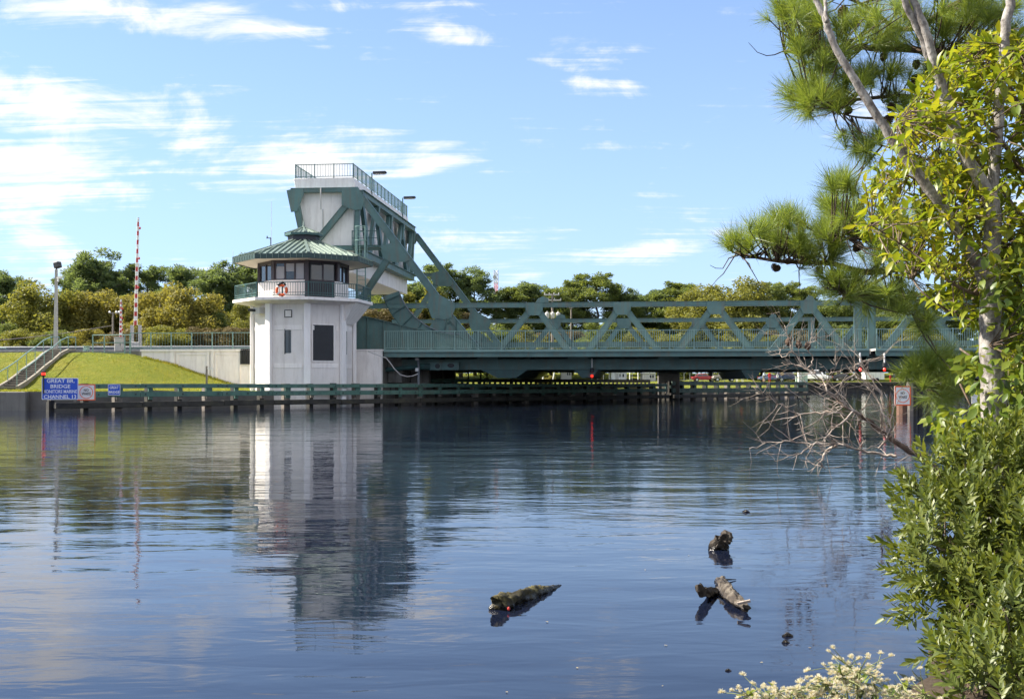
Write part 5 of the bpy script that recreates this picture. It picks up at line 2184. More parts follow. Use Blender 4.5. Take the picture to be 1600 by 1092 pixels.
# lattice radio mast
RM = wthing('radio_mast', 'slender red and white lattice radio mast above the trees', 'mast', P(775, 560, 300))
D_ = 300
zt0, zt1 = gz(P(775, 0, D_).x, D_), P(775, 422, D_).z
cx = P(775, 0, D_).x
w_ = 1.2
corners = [Vector((cx + w_ * .55 * math.cos(a), D_ + w_ * .55 * math.sin(a), 0)) for a in (R(90), R(210), R(330))]
for c in corners:
    mb = MB()
    mb.tube([c + Vector((0, 0, zt0)), c + Vector((0, 0, zt1))], .07, 5)
    mb.build('leg', M['grey_paint'], RM)
nb = 24
for i in range(nb):
    za, zb2 = zt0 + (zt1 - zt0) * i / nb, zt0 + (zt1 - zt0) * (i + 1) / nb
    mb = MB()
    for k in range(3):
        a, c = corners[k], corners[(k + 1) % 3]
        mb.tube([a + Vector((0, 0, za)), c + Vector((0, 0, zb2))], .045, 4)
        mb.tube([c + Vector((0, 0, za)), a + Vector((0, 0, zb2))], .045, 4)
        mb.tube([a + Vector((0, 0, za)), c + Vector((0, 0, za))], .045, 4)
    mb.build('lattice_bay', M['orange'] if (i // 3) % 2 == 0 else M['grey_paint'], RM)
for (px, py, r) in ((773, 433, .5), (779, 461, .55), (772, 458, .5), (776, 466, .6)):
    mb = MB()
    q = P(px, py, D_ - .8)
    mb.tube([q, q + Vector((0, .25, 0)), q + Vector((0, .6, 0))], [r, r * .9, .1], 10)
    mb.build('dish', M['grey_paint'], RM)
# pole with transformers behind the bridge
TP = wthing('transformer_pole', 'timber utility pole with crossarms and three grey transformers behind the bridge', 'utility pole', P(863, 545, 135))
mb = MB()
mb.tube([P(863, 570, 135), P(863, 459, 135)], [.18, .12], 8)
mb.build('pole', M['timber_grey'], TP)
for yy, x0, x1 in ((460.5, 850, 874), (469, 846, 877)):
    mb = MB()
    mb.bar(P(x0, yy, 135), P(x1, yy, 135), .14, .16)
    a = mb.build('crossarm', M['grey_paint'], TP)
    for k in range(4):
        mb = MB()
        mb.lathe(P(x0 + 1 + (x1 - x0 - 2) * k / 3, yy - .5, 135), [(.04, 0), (.06, .1), (.03, .22)], 8)
        mb.build('insulator', M['grey_paint'], a)
for px in (855, 863.5, 872):
    mb = MB()
    mb.lathe(P(px, 497, 134.6), [(.24, 0), (.26, .06), (.26, .55), (.22, .62), (.08, .67), (.05, .8)], 14)
    mb.build('transformer', M['grey_paint'], TP)
t = wthing('timber_pole', 'bare thin timber pole right of the transformer pole', 'utility pole', P(891.5, 545, 136))
mb = MB()
mb.tube([P(891.5, 570, 136), P(892.5, 478, 136)], [.12, .08], 8)
mb.build('pole', M['timber_grey'], t)
mb = MB()
mb.bar(P(889, 481, 136), P(896, 481, 136), .1, .1)
mb.build('crossarm', M['timber_grey'], t)
# ================================================================== far bank: vehicles, people, boxes
def paint(name, c):
    m, nt, out = nmat(name)
    n = noise(nt, 2.0, 3)
    col = ramp(nt, n, [(.3, tuple(x * .92 for x in c)), (.7, c)])
    p = princ(nt, out, col, .28, .15, .6, n, .02, .01)
    p.inputs['Coat Weight'].default_value = .6
    return m

def vehicle(name, label, px, D, rz, style, mat, cat='car', group='vehicles parked on the far bank'):
    """body, cabin, windows, wheels; x forward"""
    x = (px - 800) / FOC * D
    T = thing(name, label, cat, (x, D, gz(x, D) + .02), rz, group)
    if style == 'suv':
        L, w, belt, roof, hood = 4.7, .92, 1.02, 1.78, .98
        cab = [(-2.25, belt), (1.0, belt), (.45, roof), (-2.05, roof)]
        body = [(-2.35, .42), (-2.32, .95), (-2.25, belt + .02), (1.05, belt + .02), (2.0, hood - .04), (2.28, .8), (2.33, .42)]
    elif style == 'jeep':
        L, w, belt, roof, hood = 4.2, .86, 1.1, 1.85, 1.08
        cab = [(-2.0, belt), (.62, belt), (.5, roof), (-1.98, roof)]
        body = [(-2.1, .45), (-2.1, belt + .02), (.65, belt + .02), (1.85, hood - .04), (1.95, .9), (2.0, .45)]
    elif style == 'van':
        L, w, belt, roof, hood = 5.2, .98, 1.15, 2.05, 1.1
        cab = [(-2.55, belt), (1.7, belt), (1.0, roof), (-2.5, roof)]
        body = [(-2.62, .42), (-2.6, belt + .02), (1.75, belt + .02), (2.4, hood - .15), (2.6, .75), (2.62, .42)]
    else:
        L, w, belt, roof, hood = 4.5, .88, .92, 1.44, .9
        cab = [(-1.75, belt), (1.05, belt), (.2, roof), (-1.05, roof)]
        body = [(-2.2, .38), (-2.22, .8), (-2.0, belt + .02), (1.1, belt + .02), (1.95, .78), (2.22, .62), (2.24, .38)]
    mb = MB()
    mb.prism(body, -w, w, 'y')
    o = mb.build('body', mat, T, 'auto')
    bevel(o, .07, 2)
    # cabin: tapered, side verts narrower at the roof
    n = len(cab)
    mb = MB()
    wr = w * .8
    ys = [w * .97, w * .97, wr, wr]
    vs = [(p[0], -ys[i], p[1]) for i, p in enumerate(cab)] + [(p[0], ys[i], p[1]) for i, p in enumerate(cab)]
    mb.add(vs, [(0, 1, 2, 3), (7, 6, 5, 4), (0, 4, 5, 1), (1, 5, 6, 2), (2, 6, 7, 3), (3, 7, 4, 0)])
    o = mb.build('cabin', mat, T, 'auto')
    bevel(o, .06, 2)
    # side windows, proud by a few millimetres
    def lerp(a, c, f):
        return a + (c - a) * f
    spans = ((.06, .46), (.5, .93)) if style != 'jeep' else ((.06, .33), (.37, .64), (.68, .95))
    for s in (-1, 1):
        for (f0, f1) in spans:
            mb = MB()
            q = []
            for f, h in ((f0, .14), (f1, .14), (f1, .84), (f0, .84)):
                xb, xt = lerp(cab[0][0], cab[1][0], f), lerp(cab[3][0], cab[2][0], f)
                xx = lerp(xb, xt, h)
                zz_ = lerp(cab[0][1], cab[3][1], h)
                yy = lerp(w * .97, wr, h) + .006
                q.append((xx, s * yy, zz_))
            q2 = [(a, y_ - s * .03, c_) for a, y_, c_ in q]
            mb.add(q + q2, [(0, 1, 2, 3), (0, 4, 5, 1), (1, 5, 6, 2), (2, 6, 7, 3), (3, 7, 4, 0)])
            mb.build('side_window', M['glass'], T)
    for (i0, i1, sg) in ((1, 2, 1), (0, 3, -1)):
        mb = MB()
        q = []
        for h, e in ((.12, .86), (.88, .84)):
            for s in (-1, 1):
                q.append((lerp(cab[i0][0], cab[i1][0], h) + sg * .012, s * e * lerp(w * .97, wr, h), lerp(cab[i0][1], cab[i1][1], h)))
        q2 = [(a - sg * .03, y_, c_) for a, y_, c_ in q]
        mb.add(q + q2, [(0, 1, 3, 2), (0, 4, 5, 1), (1, 5, 7, 3), (3, 7, 6, 2), (2, 6, 4, 0)])
        mb.build('windscreen', M['glass'], T)
    for xw in (-L * .31, L * .30):
        for s in (-1, 1):
            mb = MB()
            r = .36
            pts = [(xw + r * math.cos(2 * math.pi * k / 18), .36 + r * math.sin(2 * math.pi * k / 18)) for k in range(18)]
            mb.prism(pts, s * (w - .2), s * (w + .03), 'y')
            wo2 = mb.build('wheel', M['rubber'], T)
            mb = MB()
            pts = [(xw + .2 * math.cos(2 * math.pi * k / 14), .36 + .2 * math.sin(2 * math.pi * k / 14)) for k in range(14)]
            mb.prism(pts, s * (w + .031), s * (w + .05), 'y')
            mb.build('rim', M['chrome'], wo2)
    for s in (-1, 1):
        mb = MB()
        mb.box(body[-2][0] - .06, body[-2][0] + .03, s * w * .62 - .14, s * w * .62 + .14, .68, .82)
        mb.build('headlight', M['white_paint'], T)
        mb = MB()
        mb.box(body[0][0] - .03, body[0][0] + .05, s * w * .72 - .1, s * w * .72 + .1, .75, .95)
        mb.build('tail_light', M['red'], T)
    for xx in (body[0][0], body[-1][0]):
        mb = MB()
        mb.box(xx - .07, xx + .07, -w * .95, w * .95, .44, .58)
        mb.build('bumper', M['dark_steel'], T)
    if style == 'suv':
        for s in (-1, 1):
            mb = MB()
            mb.box(-1.7, .3, s * .6 - .025, s * .6 + .025, roof + .02, roof + .08)
            mb.build('roof_rail', M['chrome'], T)
    return T

blue = paint('dark_blue_car_paint', (.02, .035, .10))
lblue = paint('pale_blue_car_paint', (.16, .22, .36))
redp = paint('red_car_paint', (.35, .025, .03))
tanp = paint('tan_car_paint', (.34, .30, .24))
whitep = paint('white_car_paint', (.7, .7, .7))
blackp = paint('black_car_paint', (.012, .012, .015))
vehicle('parked_car', 'red parked car seen under the bridge left of the tan boxy vehicle', 1100, 206, 0, 'sedan', redp)
vehicle('parked_car', 'tan boxy off-roader seen under the bridge beside the orange awning', 1131, 203, 3.14, 'jeep', tanp)
vehicle('parked_car', 'pale blue parked car behind the four people on the far bank', 1204, 212, 0, 'sedan', lblue)
vehicle('parked_car', 'dark blue estate with roof rails right of the people on the far bank', 1232, 208, 0, 'suv', blue)
vehicle('parked_van', 'white van parked at an angle behind the green transformer boxes', 1275, 205, -.5, 'van', whitep, 'van')
vehicle('parked_car', 'low dark car parked between the white van and the white trailer', 1318, 214, 0, 'sedan', blackp)
vehicle('parked_car', 'dark car glimpsed through the leaves right of the grey tree trunk', 1516, 204, 0, 'suv', blackp)
# white trailer
def trailer():
    D = 205
    x0, x1 = P(1352, 0, D).x, P(1382, 0, D).x
    z0 = gz((x0 + x1) / 2, D)
    T = wthing('trailer', 'white box trailer standing on the far bank lawn', 'trailer', ((x0 + x1) / 2, D, z0))
    zb = z0 + .35
    zt_2 = P(0, 580, D).z
    mb = MB()
    mb.box(x0, x1, D, D + 2.2, zb, zt_2)
    bevel(mb.build('box', M['white_paint'], T), .05)
    for f in (.3, .55, .8):
        mb = MB()
        xx = x0 + (x1 - x0) * f
        mb.box(xx - .02, xx + .02, D - .012, D - .001, zb + .05, zt_2 - .05)
        mb.build('seam', M['grey_paint'], T)
    for f in (.45, .62):
        mb = MB()
        xx = x0 + (x1 - x0) * f
        mb.prism([(xx + .33 * math.cos(2 * math.pi * k / 16), z0 + .33 + .33 * math.sin(2 * math.pi * k / 16)) for k in range(16)], D - .12, D + .1, 'y')
        mb.build('wheel', M['rubber'], T)
    mb = MB()
    mb.bar((x0 - 1.0, D + 1.1, zb + .1), (x0, D + 1.1, zb + .1), .1, .1)
    mb.build('tow_bar', M['dark_steel'], T)
trailer()
# transformer boxes and short green post
def boxx(name, label, x0, x1, y0, D, mat, cat, dep=1.2, tz=None):
    a, c = P(x0, 0, D).x, P(x1, 0, D).x
    z0 = gz((a + c) / 2, D)
    T = wthing(name, label, cat, ((a + c) / 2, D, z0))
    zt_2 = P(0, y0, D).z
    mb = MB()
    mb.box(a, c, D, D + dep, z0 - .3, zt_2)
    bevel(mb.build('body', mat, T), .04)
    mb = MB()
    mb.box(a - .05, c + .05, D - .06, D + dep + .05, zt_2 + .002, zt_2 + .09)
    mb.build('lid', mat, T)
    mb = MB()
    mb.box((a + c) / 2 - .015, (a + c) / 2 + .015, D - .012, D - .001, z0, zt_2 - .1)
    mb.build('door_seam', M['dark_steel'], T)
    return T
boxx('transformer_box', 'large pale green transformer box right of the dark blue estate', 1253, 262 + 1000, 581, 200.5, M['pale_green'], 'box')
boxx('transformer_box', 'white slim transformer box touching the pale green one', 1247.5, 1252.5, 582, 200.2, M['white_paint'], 'box', .8)
boxx('utility_bollard', 'short pale green utility bollard left of the white transformer box', 1243.5, 1246.5, 588.5, 199.8, M['pale_green'], 'bollard', .35)
# yellow crane post leaning behind the dead limb (striped marker)
# far bulkhead of dark timber
BK = wthing('bulkhead', 'dark timber bulkhead at the foot of the far lawn', 'wall', (48.5, 196.6, 0))
pts = [(48.0, 196.6), (60, 198.6), (95, 202.6), (130, 206)]
for (x0, y0), (x1, y1) in zip(pts[:-1], pts[1:]):
    L = math.hypot(x1 - x0, y1 - y0)
    n = int(L / 2.4)
    for i in range(n):
        p, q = Vector((x0 + (x1 - x0) * i / n, y0 + (y1 - y0) * i / n, .55)), Vector((x0 + (x1 - x0) * (i + .985) / n, y0 + (y1 - y0) * (i + .985) / n, .55))
        mb = MB()
        mb.bar(p, q, .16, 1.9)
        mb.build('sheet', M['timber_dark'], BK)
    mb = MB()
    mb.bar((x0, y0 - .1, 1.45 - .02), (x1, y1 - .1, 1.45 - .02), .5, .26)
    mb.build('cap', M['timber_dark'], BK)

# ---- people (a continuous skinned body each)
def pmat(name, stops):
    """cloth and skin by height on the figure"""
    m, nt, out = nmat(name)
    tcn = nt.nodes.new('ShaderNodeTexCoord')
    sp = nt.nodes.new('ShaderNodeSeparateXYZ')
    link(nt, tcn.outputs['Object'], sp.inputs[0])
    f = fmath(nt, 'DIVIDE', sp.outputs[2], 1.8)
    r = nt.nodes.new('ShaderNodeValToRGB')
    r.color_ramp.interpolation = 'CONSTANT'
    cr = r.color_ramp
    cr.elements[0].position, cr.elements[0].color = 0, (*stops[0][1], 1)
    cr.elements[1].position, cr.elements[1].color = stops[-1][0], (*stops[-1][1], 1)
    for p_, c_ in stops[1:-1]:
        e = cr.elements.new(p_)
        e.color = (*c_, 1)
    link(nt, f, r.inputs[0])
    princ(nt, out, r.outputs[0], .8, 0, .2)
    return m
SKIN = (.45, .27, .19)
HAIR = plain('dark_hair', (.04, .03, .022), .7)
HAIRL = plain('fair_hair', (.35, .26, .15), .7)
WHITEHAT = plain('white_hat', (.7, .68, .65), .8)
def person(label, px, D, yfoot, ytop, rz, stops, pose, hair):
    x = (px - 800) / FOC * D
    zf = P(0, yfoot, D).z
    Hh = (yfoot - ytop) / FOC * D
    T = thing('person', label, 'person', (x, D, zf), rz, 'people on the far bank')
    j = {'pel': (0, 0, .95), 'chest': (0, 0, 1.25), 'neck': (0, 0, 1.47), 'head': (0, -.02, 1.6), 'top': (0, -.01, 1.70),
         'shL': (-.17, 0, 1.40), 'elL': (-.24, .02, 1.12), 'wrL': (-.22, -.10, .88), 'haL': (-.22, -.13, .79),
         'shR': (.17, 0, 1.40), 'elR': (.24, .02, 1.12), 'wrR': (.22, -.10, .88), 'haR': (.22, -.13, .79),
         'hpL': (-.10, 0, .92), 'knL': (-.11, -.02, .50), 'anL': (-.11, .01, .09), 'toL': (-.12, -.14, .03),
         'hpR': (.10, 0, .92), 'knR': (.11, -.02, .50), 'anR': (.11, .01, .09), 'toR': (.12, -.14, .03)}
    j.update(pose)
    rad = {'pel': (.155, .12), 'chest': (.165, .115), 'neck': (.058, .058), 'head': (.085, .10), 'top': (.06, .07), 'shL': (.065, .065), 'shR': (.065, .065),
           'elL': (.045, .045), 'elR': (.045, .045), 'wrL': (.032, .032), 'wrR': (.032, .032), 'haL': (.038, .03), 'haR': (.038, .03),
           'hpL': (.095, .095), 'hpR': (.095, .095), 'knL': (.062, .062), 'knR': (.062, .062), 'anL': (.042, .042), 'anR': (.042, .042), 'toL': (.04, .035), 'toR': (.04, .035)}
    ed = [('pel', 'chest'), ('chest', 'neck'), ('neck', 'head'), ('head', 'top'), ('chest', 'shL'), ('shL', 'elL'), ('elL', 'wrL'), ('wrL', 'haL'), ('chest', 'shR'), ('shR', 'elR'),
          ('elR', 'wrR'), ('wrR', 'haR'), ('pel', 'hpL'), ('hpL', 'knL'), ('knL', 'anL'), ('anL', 'toL'), ('pel', 'hpR'), ('hpR', 'knR'), ('knR', 'anR'), ('anR', 'toR')]
    names = list(j)
    me = bpy.data.meshes.new('body')
    me.from_pydata([j[n] for n in names], [(names.index(a), names.index(c)) for a, c in ed], [])
    me.materials.append(pmat('clothes', stops))
    o = new_obj('body', me, T)
    sm = o.modifiers.new('skin', 'SKIN')
    sm.use_smooth_shade = True
    if not me.skin_vertices:
        bpy.context.view_layer.objects.active = o
        bm_ = bmesh.new(); bm_.from_mesh(me); bm_.verts.layers.skin.verify(); bm_.to_mesh(me); bm_.free()
    sk = me.skin_vertices[0].data
    for i, n in enumerate(names):
        sk[i].radius = rad[n]
        sk[i].use_root = (n == 'pel')
    ss_ = o.modifiers.new('sub', 'SUBSURF')
    ss_.levels = ss_.render_levels = 1
    hd_ = Vector(j['head'])
    mb = MB()
    mb.lathe(hd_ + Vector((0, .02, -.02)), [(.102, 0), (.112, .06), (.10, .12), (.055, .16), (.01, .17)], 12)
    mb.build('hair', hair, T, True)
    s = Hh / 1.74
    T.scale = (s, s, s)
    return T
JE = (.05, .08, .17)
person('person in a light top and shorts leaning on the far rail', 1193, 201, 596.5, 579, .6, [(0, (.2, .17, .14)), (.04, SKIN), (.28, (.25, .24, .22)), (.54, (.55, .62, .68)), (.82, SKIN), (1, SKIN)],
       {'chest': (0, -.10, 1.22), 'neck': (0, -.18, 1.42), 'head': (0, -.22, 1.54), 'top': (0, -.22, 1.64), 'shL': (-.17, -.14, 1.36), 'shR': (.17, -.14, 1.36), 'elL': (-.22, -.25, 1.12), 'elR': (.22, -.25, 1.12), 'wrL': (-.18, -.45, 1.05), 'haL': (-.16, -.54, 1.04), 'wrR': (.18, -.45, 1.05), 'haR': (.16, -.54, 1.04)}, HAIRL)
person('person dressed all in red standing by the far rail', 1202.5, 200.6, 596.6, 580.3, .1, [(0, (.55, .02, .03)), (.55, (.6, .02, .03)), (.83, SKIN), (1, SKIN)], {}, HAIR)
person('stooping person in a white top and white hat by the far rail', 1215, 200.8, 596.5, 583, -.4, [(0, (.03, .03, .04)), (.45, (.65, .64, .65)), (.82, SKIN), (1, SKIN)],
       {'chest': (0, -.12, 1.22), 'neck': (0, -.22, 1.38), 'head': (0, -.28, 1.49), 'top': (0, -.29, 1.58), 'shL': (-.17, -.16, 1.32), 'shR': (.17, -.16, 1.32), 'elL': (-.2, -.3, 1.08), 'elR': (.2, -.3, 1.08), 'wrL': (-.15, -.4, .9), 'haL': (-.14, -.44, .82), 'wrR': (.15, -.4, .9), 'haR': (.14, -.44, .82)}, WHITEHAT)
person('tall person in tan top and blue jeans right of the white hat', 1222.5, 200.6, 596.6, 578.5, .3, [(0, (.12, .1, .09)), (.04, JE), (.53, (.36, .26, .14)), (.83, SKIN), (1, SKIN)], {}, HAIR)
person('person in red on the far lawn left of the dark figure', 1391, 200.5, 597, 584.5, .2, [(0, (.5, .05, .04)), (.5, (.6, .05, .04)), (.83, SKIN), (1, SKIN)], {'knL': (-.12, -.12, .5), 'anL': (-.12, -.16, .1), 'toL': (-.12, -.3, .03)}, HAIR)
person('dark dressed person on the far lawn beside the one in red', 1397.5, 200.8, 597, 583.5, -.3, [(0, (.03, .03, .04)), (.5, (.04, .05, .08)), (.83, SKIN), (1, SKIN)], {}, HAIR)

# ---- small clutter under the bridge on the far bank
def awning():
    D = 201
    T = wthing('awning', 'small orange peaked awning seen under the bridge', 'awning', P(1156, 596, D))
    c = P(1156, 580, D)
    mb = MB()
    q = [Vector((c.x + sx * .5, D + sy * .5, c.z - .5)) for sx, sy in ((-1, -1), (1, -1), (1, 1), (-1, 1))]
    mb.add(q + [Vector((c.x, D, c.z + .3))] + [p - Vector((0, 0, .35)) for p in q], [(0, 1, 4), (1, 2, 4), (2, 3, 4), (3, 0, 4), (0, 5, 6, 1), (1, 6, 7, 2), (2, 7, 8, 3), (3, 8, 5, 0)])
    mb.build('canopy', M['orange'], T)
    for sx, sy in ((-1, -1), (1, -1), (1, 1), (-1, 1)):
        mb = MB()
        mb.tube([Vector((c.x + sx * .48, D + sy * .48, 1.5)), Vector((c.x + sx * .48, D + sy * .48, c.z - .5))], .03, 5)
        mb.build('pole', M['white_paint'], T)
awning()
def hut(label, x0, x1, y0, D, mat, roofm):
    a, c = P(x0, 0, D).x, P(x1, 0, D).x
    z0 = gz((a + c) / 2, D) - .2
    zt_2 = P(0, y0, D).z
    T = wthing('shed', label, 'shed', ((a + c) / 2, D, z0))
    mb = MB()
    mb.box(a, c, D, D + 4, z0, zt_2)
    w = mb.build('wall', mat, T)
    mb = MB()
    e = .25
    zr_ = zt_2 + (c - a) * .16
    mb.prism([(a - e, zt_2 - .02), (c + e, zt_2 - .02), ((a + c) / 2, zr_)], D - e, D + 4 + e, 'y')
    mb.build('roof', roofm, T)
    mb = MB()
    mb.box(a + (c - a) * .3, a + (c - a) * .5, D - .04, D - .002, z0 + .2, z0 + (zt_2 - z0) * .85)
    mb.build('door', M['grey_paint'], T)
    for f in (.62, .82):
        mb = MB()
        mb.box(a + (c - a) * (f - .06), a + (c - a) * (f + .06), D - .03, D - .002, z0 + (zt_2 - z0) * .5, z0 + (zt_2 - z0) * .8)
        mb.build('window', M['glass'], T)
hut('pale grey shed under the bridge left of the red lamp', 905 - 28, 893, 577, 232, M['grey_paint'], M['white_paint'])
hut('long white shed under the bridge right of the red lamp', 955, 978, 581, 226, M['white_paint'], M['grey_paint'])
hut('cream shed under the bridge left of the dark pier', 1004, 1024, 583, 222, M['beige'], M['white_paint'])
# leaning white rods and slim posts in the gap under the deck
labs = ['white upright marker post under the bridge right of the yellow bushes', 'leaning white marker post under the bridge', 'thin pale post in the far yard left of the cream shed', 'thin pale post in the far yard right of the long white shed']
for i, (xa, ya, xb, yb) in enumerate(((848, 593, 849, 577), (863, 593, 867, 577), (997, 594, 997, 580), (984, 594, 984, 580))):
    D = 150 if i < 2 else 205
    t = wthing('marker_post', labs[i], 'post', P(xa, ya, D))
    mb = MB()
    mb.tube([P(xa, ya + 4, D), P(xb, yb, D)], .09, 6)
    mb.build('shaft', M['white_paint'], t)
    mb = MB()
    mb.lathe(P(xb, yb, D), [(.11, 0), (.12, .08), (.02, .16)], 8)
    mb.build('cap', M['grey_paint'], t)
for i, px in enumerate((843, 856)):
    far_tree(px, 160, 582 + i, 'decid', i, 'far_yellow', 1.6, ['bright yellow bush under the bridge beside the white marker posts', 'second bright yellow bush between the white marker posts'][i], 'yellow bushes under the bridge')
# far chain-link fence under the bridge
def yard_fence():
    D = 214
    T = wthing('yard_fence', 'grey wire fence along the yard seen under the bridge', 'fence', P(930, 590, D))
    for px in range(925, 1170, 9):
        mb = MB()
        p = P(px, 0, D)
        mb.tube([Vector((p.x, D, 1.4)), Vector((p.x, D, 3.6))], .05, 5)
        mb.build('post', M['steel'], T)
    for z in (2.1, 3.55):
        mb = MB()
        mb.tube([Vector((P(925, 0, D).x, D, z)), Vector((P(1165, 0, D).x, D, z))], .035, 5)
        mb.build('rail', M['steel'], T)
yard_fence()

# ---- timber pile dolphin with its sign in the channel
DP = wthing('pile_cluster', 'cluster of dark timber piles in the water carrying the far no wake sign', 'piles', P(1425, 650, 51.5))
M['rust_pile'] = plain('rusty_brown_pile', (.16, .085, .055), .8, var=.3, scale=3, stain=(.05, .035, .03), stain_amt=.7, bump=.5)
for (px, D, r, y1, mt) in ((1410, 51.2, .27, 612, 'rust_pile'), (1421.5, 51.0, .16, 594, 'timber_grey'), (1427, 51.6, .2, 606, 'timber_dark'), (1436, 51.8, .2, 609, 'timber_dark'), (1431, 52.2, .2, 604, 'timber_dark')):
    mb = MB()
    q = P(px, y1, D)
    mb.tube([Vector((q.x, D, -1.2)), Vector((q.x, D, .6)), q], [r, r * .97, r * .93], 10)
    mb.build('pile', M[mt], DP)
mb = MB()
q = P(1421.5, 594, 51)
mb.lathe(q, [(.2, 0), (.2, .06), (.05, .12)], 10)
mb.build('pile_cap', M['grey_paint'], DP)
sign('no_wake_sign', 'orange bordered NO WAKE sign on the timber piles near the dead branches', 1397.8, 1423.2, 603, 633.6, 50.6, -.05, M['white_paint'], M['orange'], .055,
     [('NO', 0, .14, .24, .14, .015), ('WAKE', 0, -.06, .5, .14, .015)], M['black'], ring=(.30, .03))
# white board further right, half hidden by leaves
t = sign('blank_sign', 'plain white board on a post half hidden by leaves at the right', 1519, 1541, 610, 631, 47, -.1, M['white_paint'], M['grey_paint'], .02, [], M['black'], leg=(0,))
# ================================================================== floating wood
def rough_log(pts, rads, n=14, seed=0, amp=.22, rings=26):
    """tapered, knobbly log along a path"""
    rng = np.random.default_rng(seed)
    pts = [Vector(p) for p in pts]
    seg = [0]
    for a, c in zip(pts[:-1], pts[1:]):
        seg.append(seg[-1] + (c - a).length)
    mb = MB()
    P3, R3 = [], []
    for i in range(rings):
        s = seg[-1] * i / (rings - 1)
        k = max(j for j in range(len(seg) - 1) if seg[j] <= s + 1e-9)
        f = (s - seg[k]) / (seg[k + 1] - seg[k])
        P3.append(pts[k].lerp(pts[k + 1], f))
        R3.append(rads[k] + (rads[k + 1] - rads[k]) * f)
    mb.tube(P3, R3, n)
    V = np.array(mb.v)
    ph = rng.uniform(0, 6.28, 8)
    for i in range(rings):
        for k in range(n):
            idx = i * n + k
            c = np.array(P3[i])
            d = V[idx] - c
            a = 2 * math.pi * k / n
            g = 1 + amp * (.5 * math.sin(3 * a + ph[0] + i * .25) + .35 * math.sin(5 * a + ph[1] - i * .4) + .45 * math.sin(i * 1.1 + ph[2]) * math.sin(2 * a + ph[3]) + rng.normal(0, .28))
            V[idx] = c + d * g
    # ragged ends
    for e, sgn in ((0, -1), (rings - 1, 1)):
        ax = np.array((P3[min(e + 1, rings - 1)] - P3[max(e - 1, 0)]).normalized())
        for k in range(n):
            V[e * n + k] += ax * sgn * rng.uniform(-.03, .05) * (R3[e] / .08)
    mb.v = [tuple(v_) for v_ in V]
    return mb
def W0(px, py, z=0.0):
    """point at height z seen at a photo pixel"""
    D = (EYE - z) * FOC / (py - HOR)
    return Vector(((px - 800) / FOC * D, D, z))
lg = wthing('floating_log', 'long mossy log lying half sunk in the open water', 'log', W0(830, 935))
a, c = W0(778, 955, -.01), W0(893, 911, -.02)
mb = rough_log([a + Vector((0, 0, .045)), a.lerp(c, .5) + Vector((0, 0, .03)), c + Vector((0, 0, -.02))], [.056, .044, .012], 18, 3, .26, 60)
mb.build('log_body', M['moss'], lg, True)
mb = MB()
q = W0(795, 946, .03)
mb.lathe(q + Vector((0, -.06, -.02)), [(.004, 0), (.009, .008), (.009, .018), (.003, .026)], 8)
mb.build('red_float', M['red'], lg)
rng_ = np.random.default_rng(5)
lg = wthing('driftwood_snag', 'small gnarled driftwood stub poking out of the water farther out', 'driftwood', W0(1130, 852))
b0 = W0(1128, 858)
mb = rough_log([b0 + Vector((-.05, 0, -.06)), b0 + Vector((-.02, 0, .04)), b0 + Vector((.05, .01, .10)), b0 + Vector((.09, 0, .085))], [.06, .066, .055, .022], 14, 8, .42, 22)
mb.build('stub', M['driftwood'], lg)
mb = rough_log([b0 + Vector((-.09, -.02, -.03)), b0 + Vector((-.07, -.02, .05)), b0 + Vector((-.02, -.03, .09))], [.04, .04, .02], 9, 9, .3, 10)
mb.build('splinter', M['driftwood'], lg)
lg = wthing('driftwood_branch', 'forked grey driftwood with broken ends lying in the water', 'driftwood', W0(1130, 935))
p0, p1, p2, p3 = W0(1126, 909, .0), W0(1135, 922, .03), W0(1150, 938, .04), W0(1167, 950, .03)
mb = rough_log([p0 + Vector((0, .1, -.04)), p0, p1, p2, p3], [.02, .042, .048, .04, .022], 14, 12, .3, 34)
mb.build('stem', M['driftwood'], lg)
q0, q1 = W0(1116, 930, -.02), W0(1095, 925, .07)
mb = rough_log([p1, q0 + Vector((.02, 0, .02)), q1, q1 + Vector((-.015, 0, .05))], [.032, .03, .032, .02], 12, 14, .35, 18)
mb.build('fork', M['driftwood'], lg)
mb = MB()
mb.bar(p3 + Vector((-.06, 0, .03)), p3 + Vector((.02, -.01, .05)), .03, .015)
mb.build('broken_splinter', M['deadwood'], lg)
mb = MB()
mb.tube([W0(1116, 908, .005), W0(1128, 905, .02), W0(1150, 905, .005)], [.006, .01, .003], 6)
mb.build('twig', M['driftwood'], lg)
for i, (px, py, s, lab) in enumerate(((1166, 800, .03, 'tiny dark knot of wood floating beyond the driftwood'), (1231, 994, .022, 'tiny dark wood scrap floating right of the forked driftwood'),
                                      (1228, 1004, .016, 'smaller dark wood scrap just below the other scrap'), (1138, 1048, .012, 'thin dark stick floating near the bottom edge'))):
    t = wthing('wood_scrap', lab, 'driftwood', W0(px, py), 'floating wood scraps')
    q = W0(px, py)
    mb = rough_log([q + Vector((-s * 1.2, 0, 0)), q + Vector((0, .01, s * .4)), q + Vector((s * 1.2, 0, 0))], [s * .4, s * .7, s * .3], 8, 30 + i, .3, 8)
    mb.build('scrap', M['driftwood'], t)
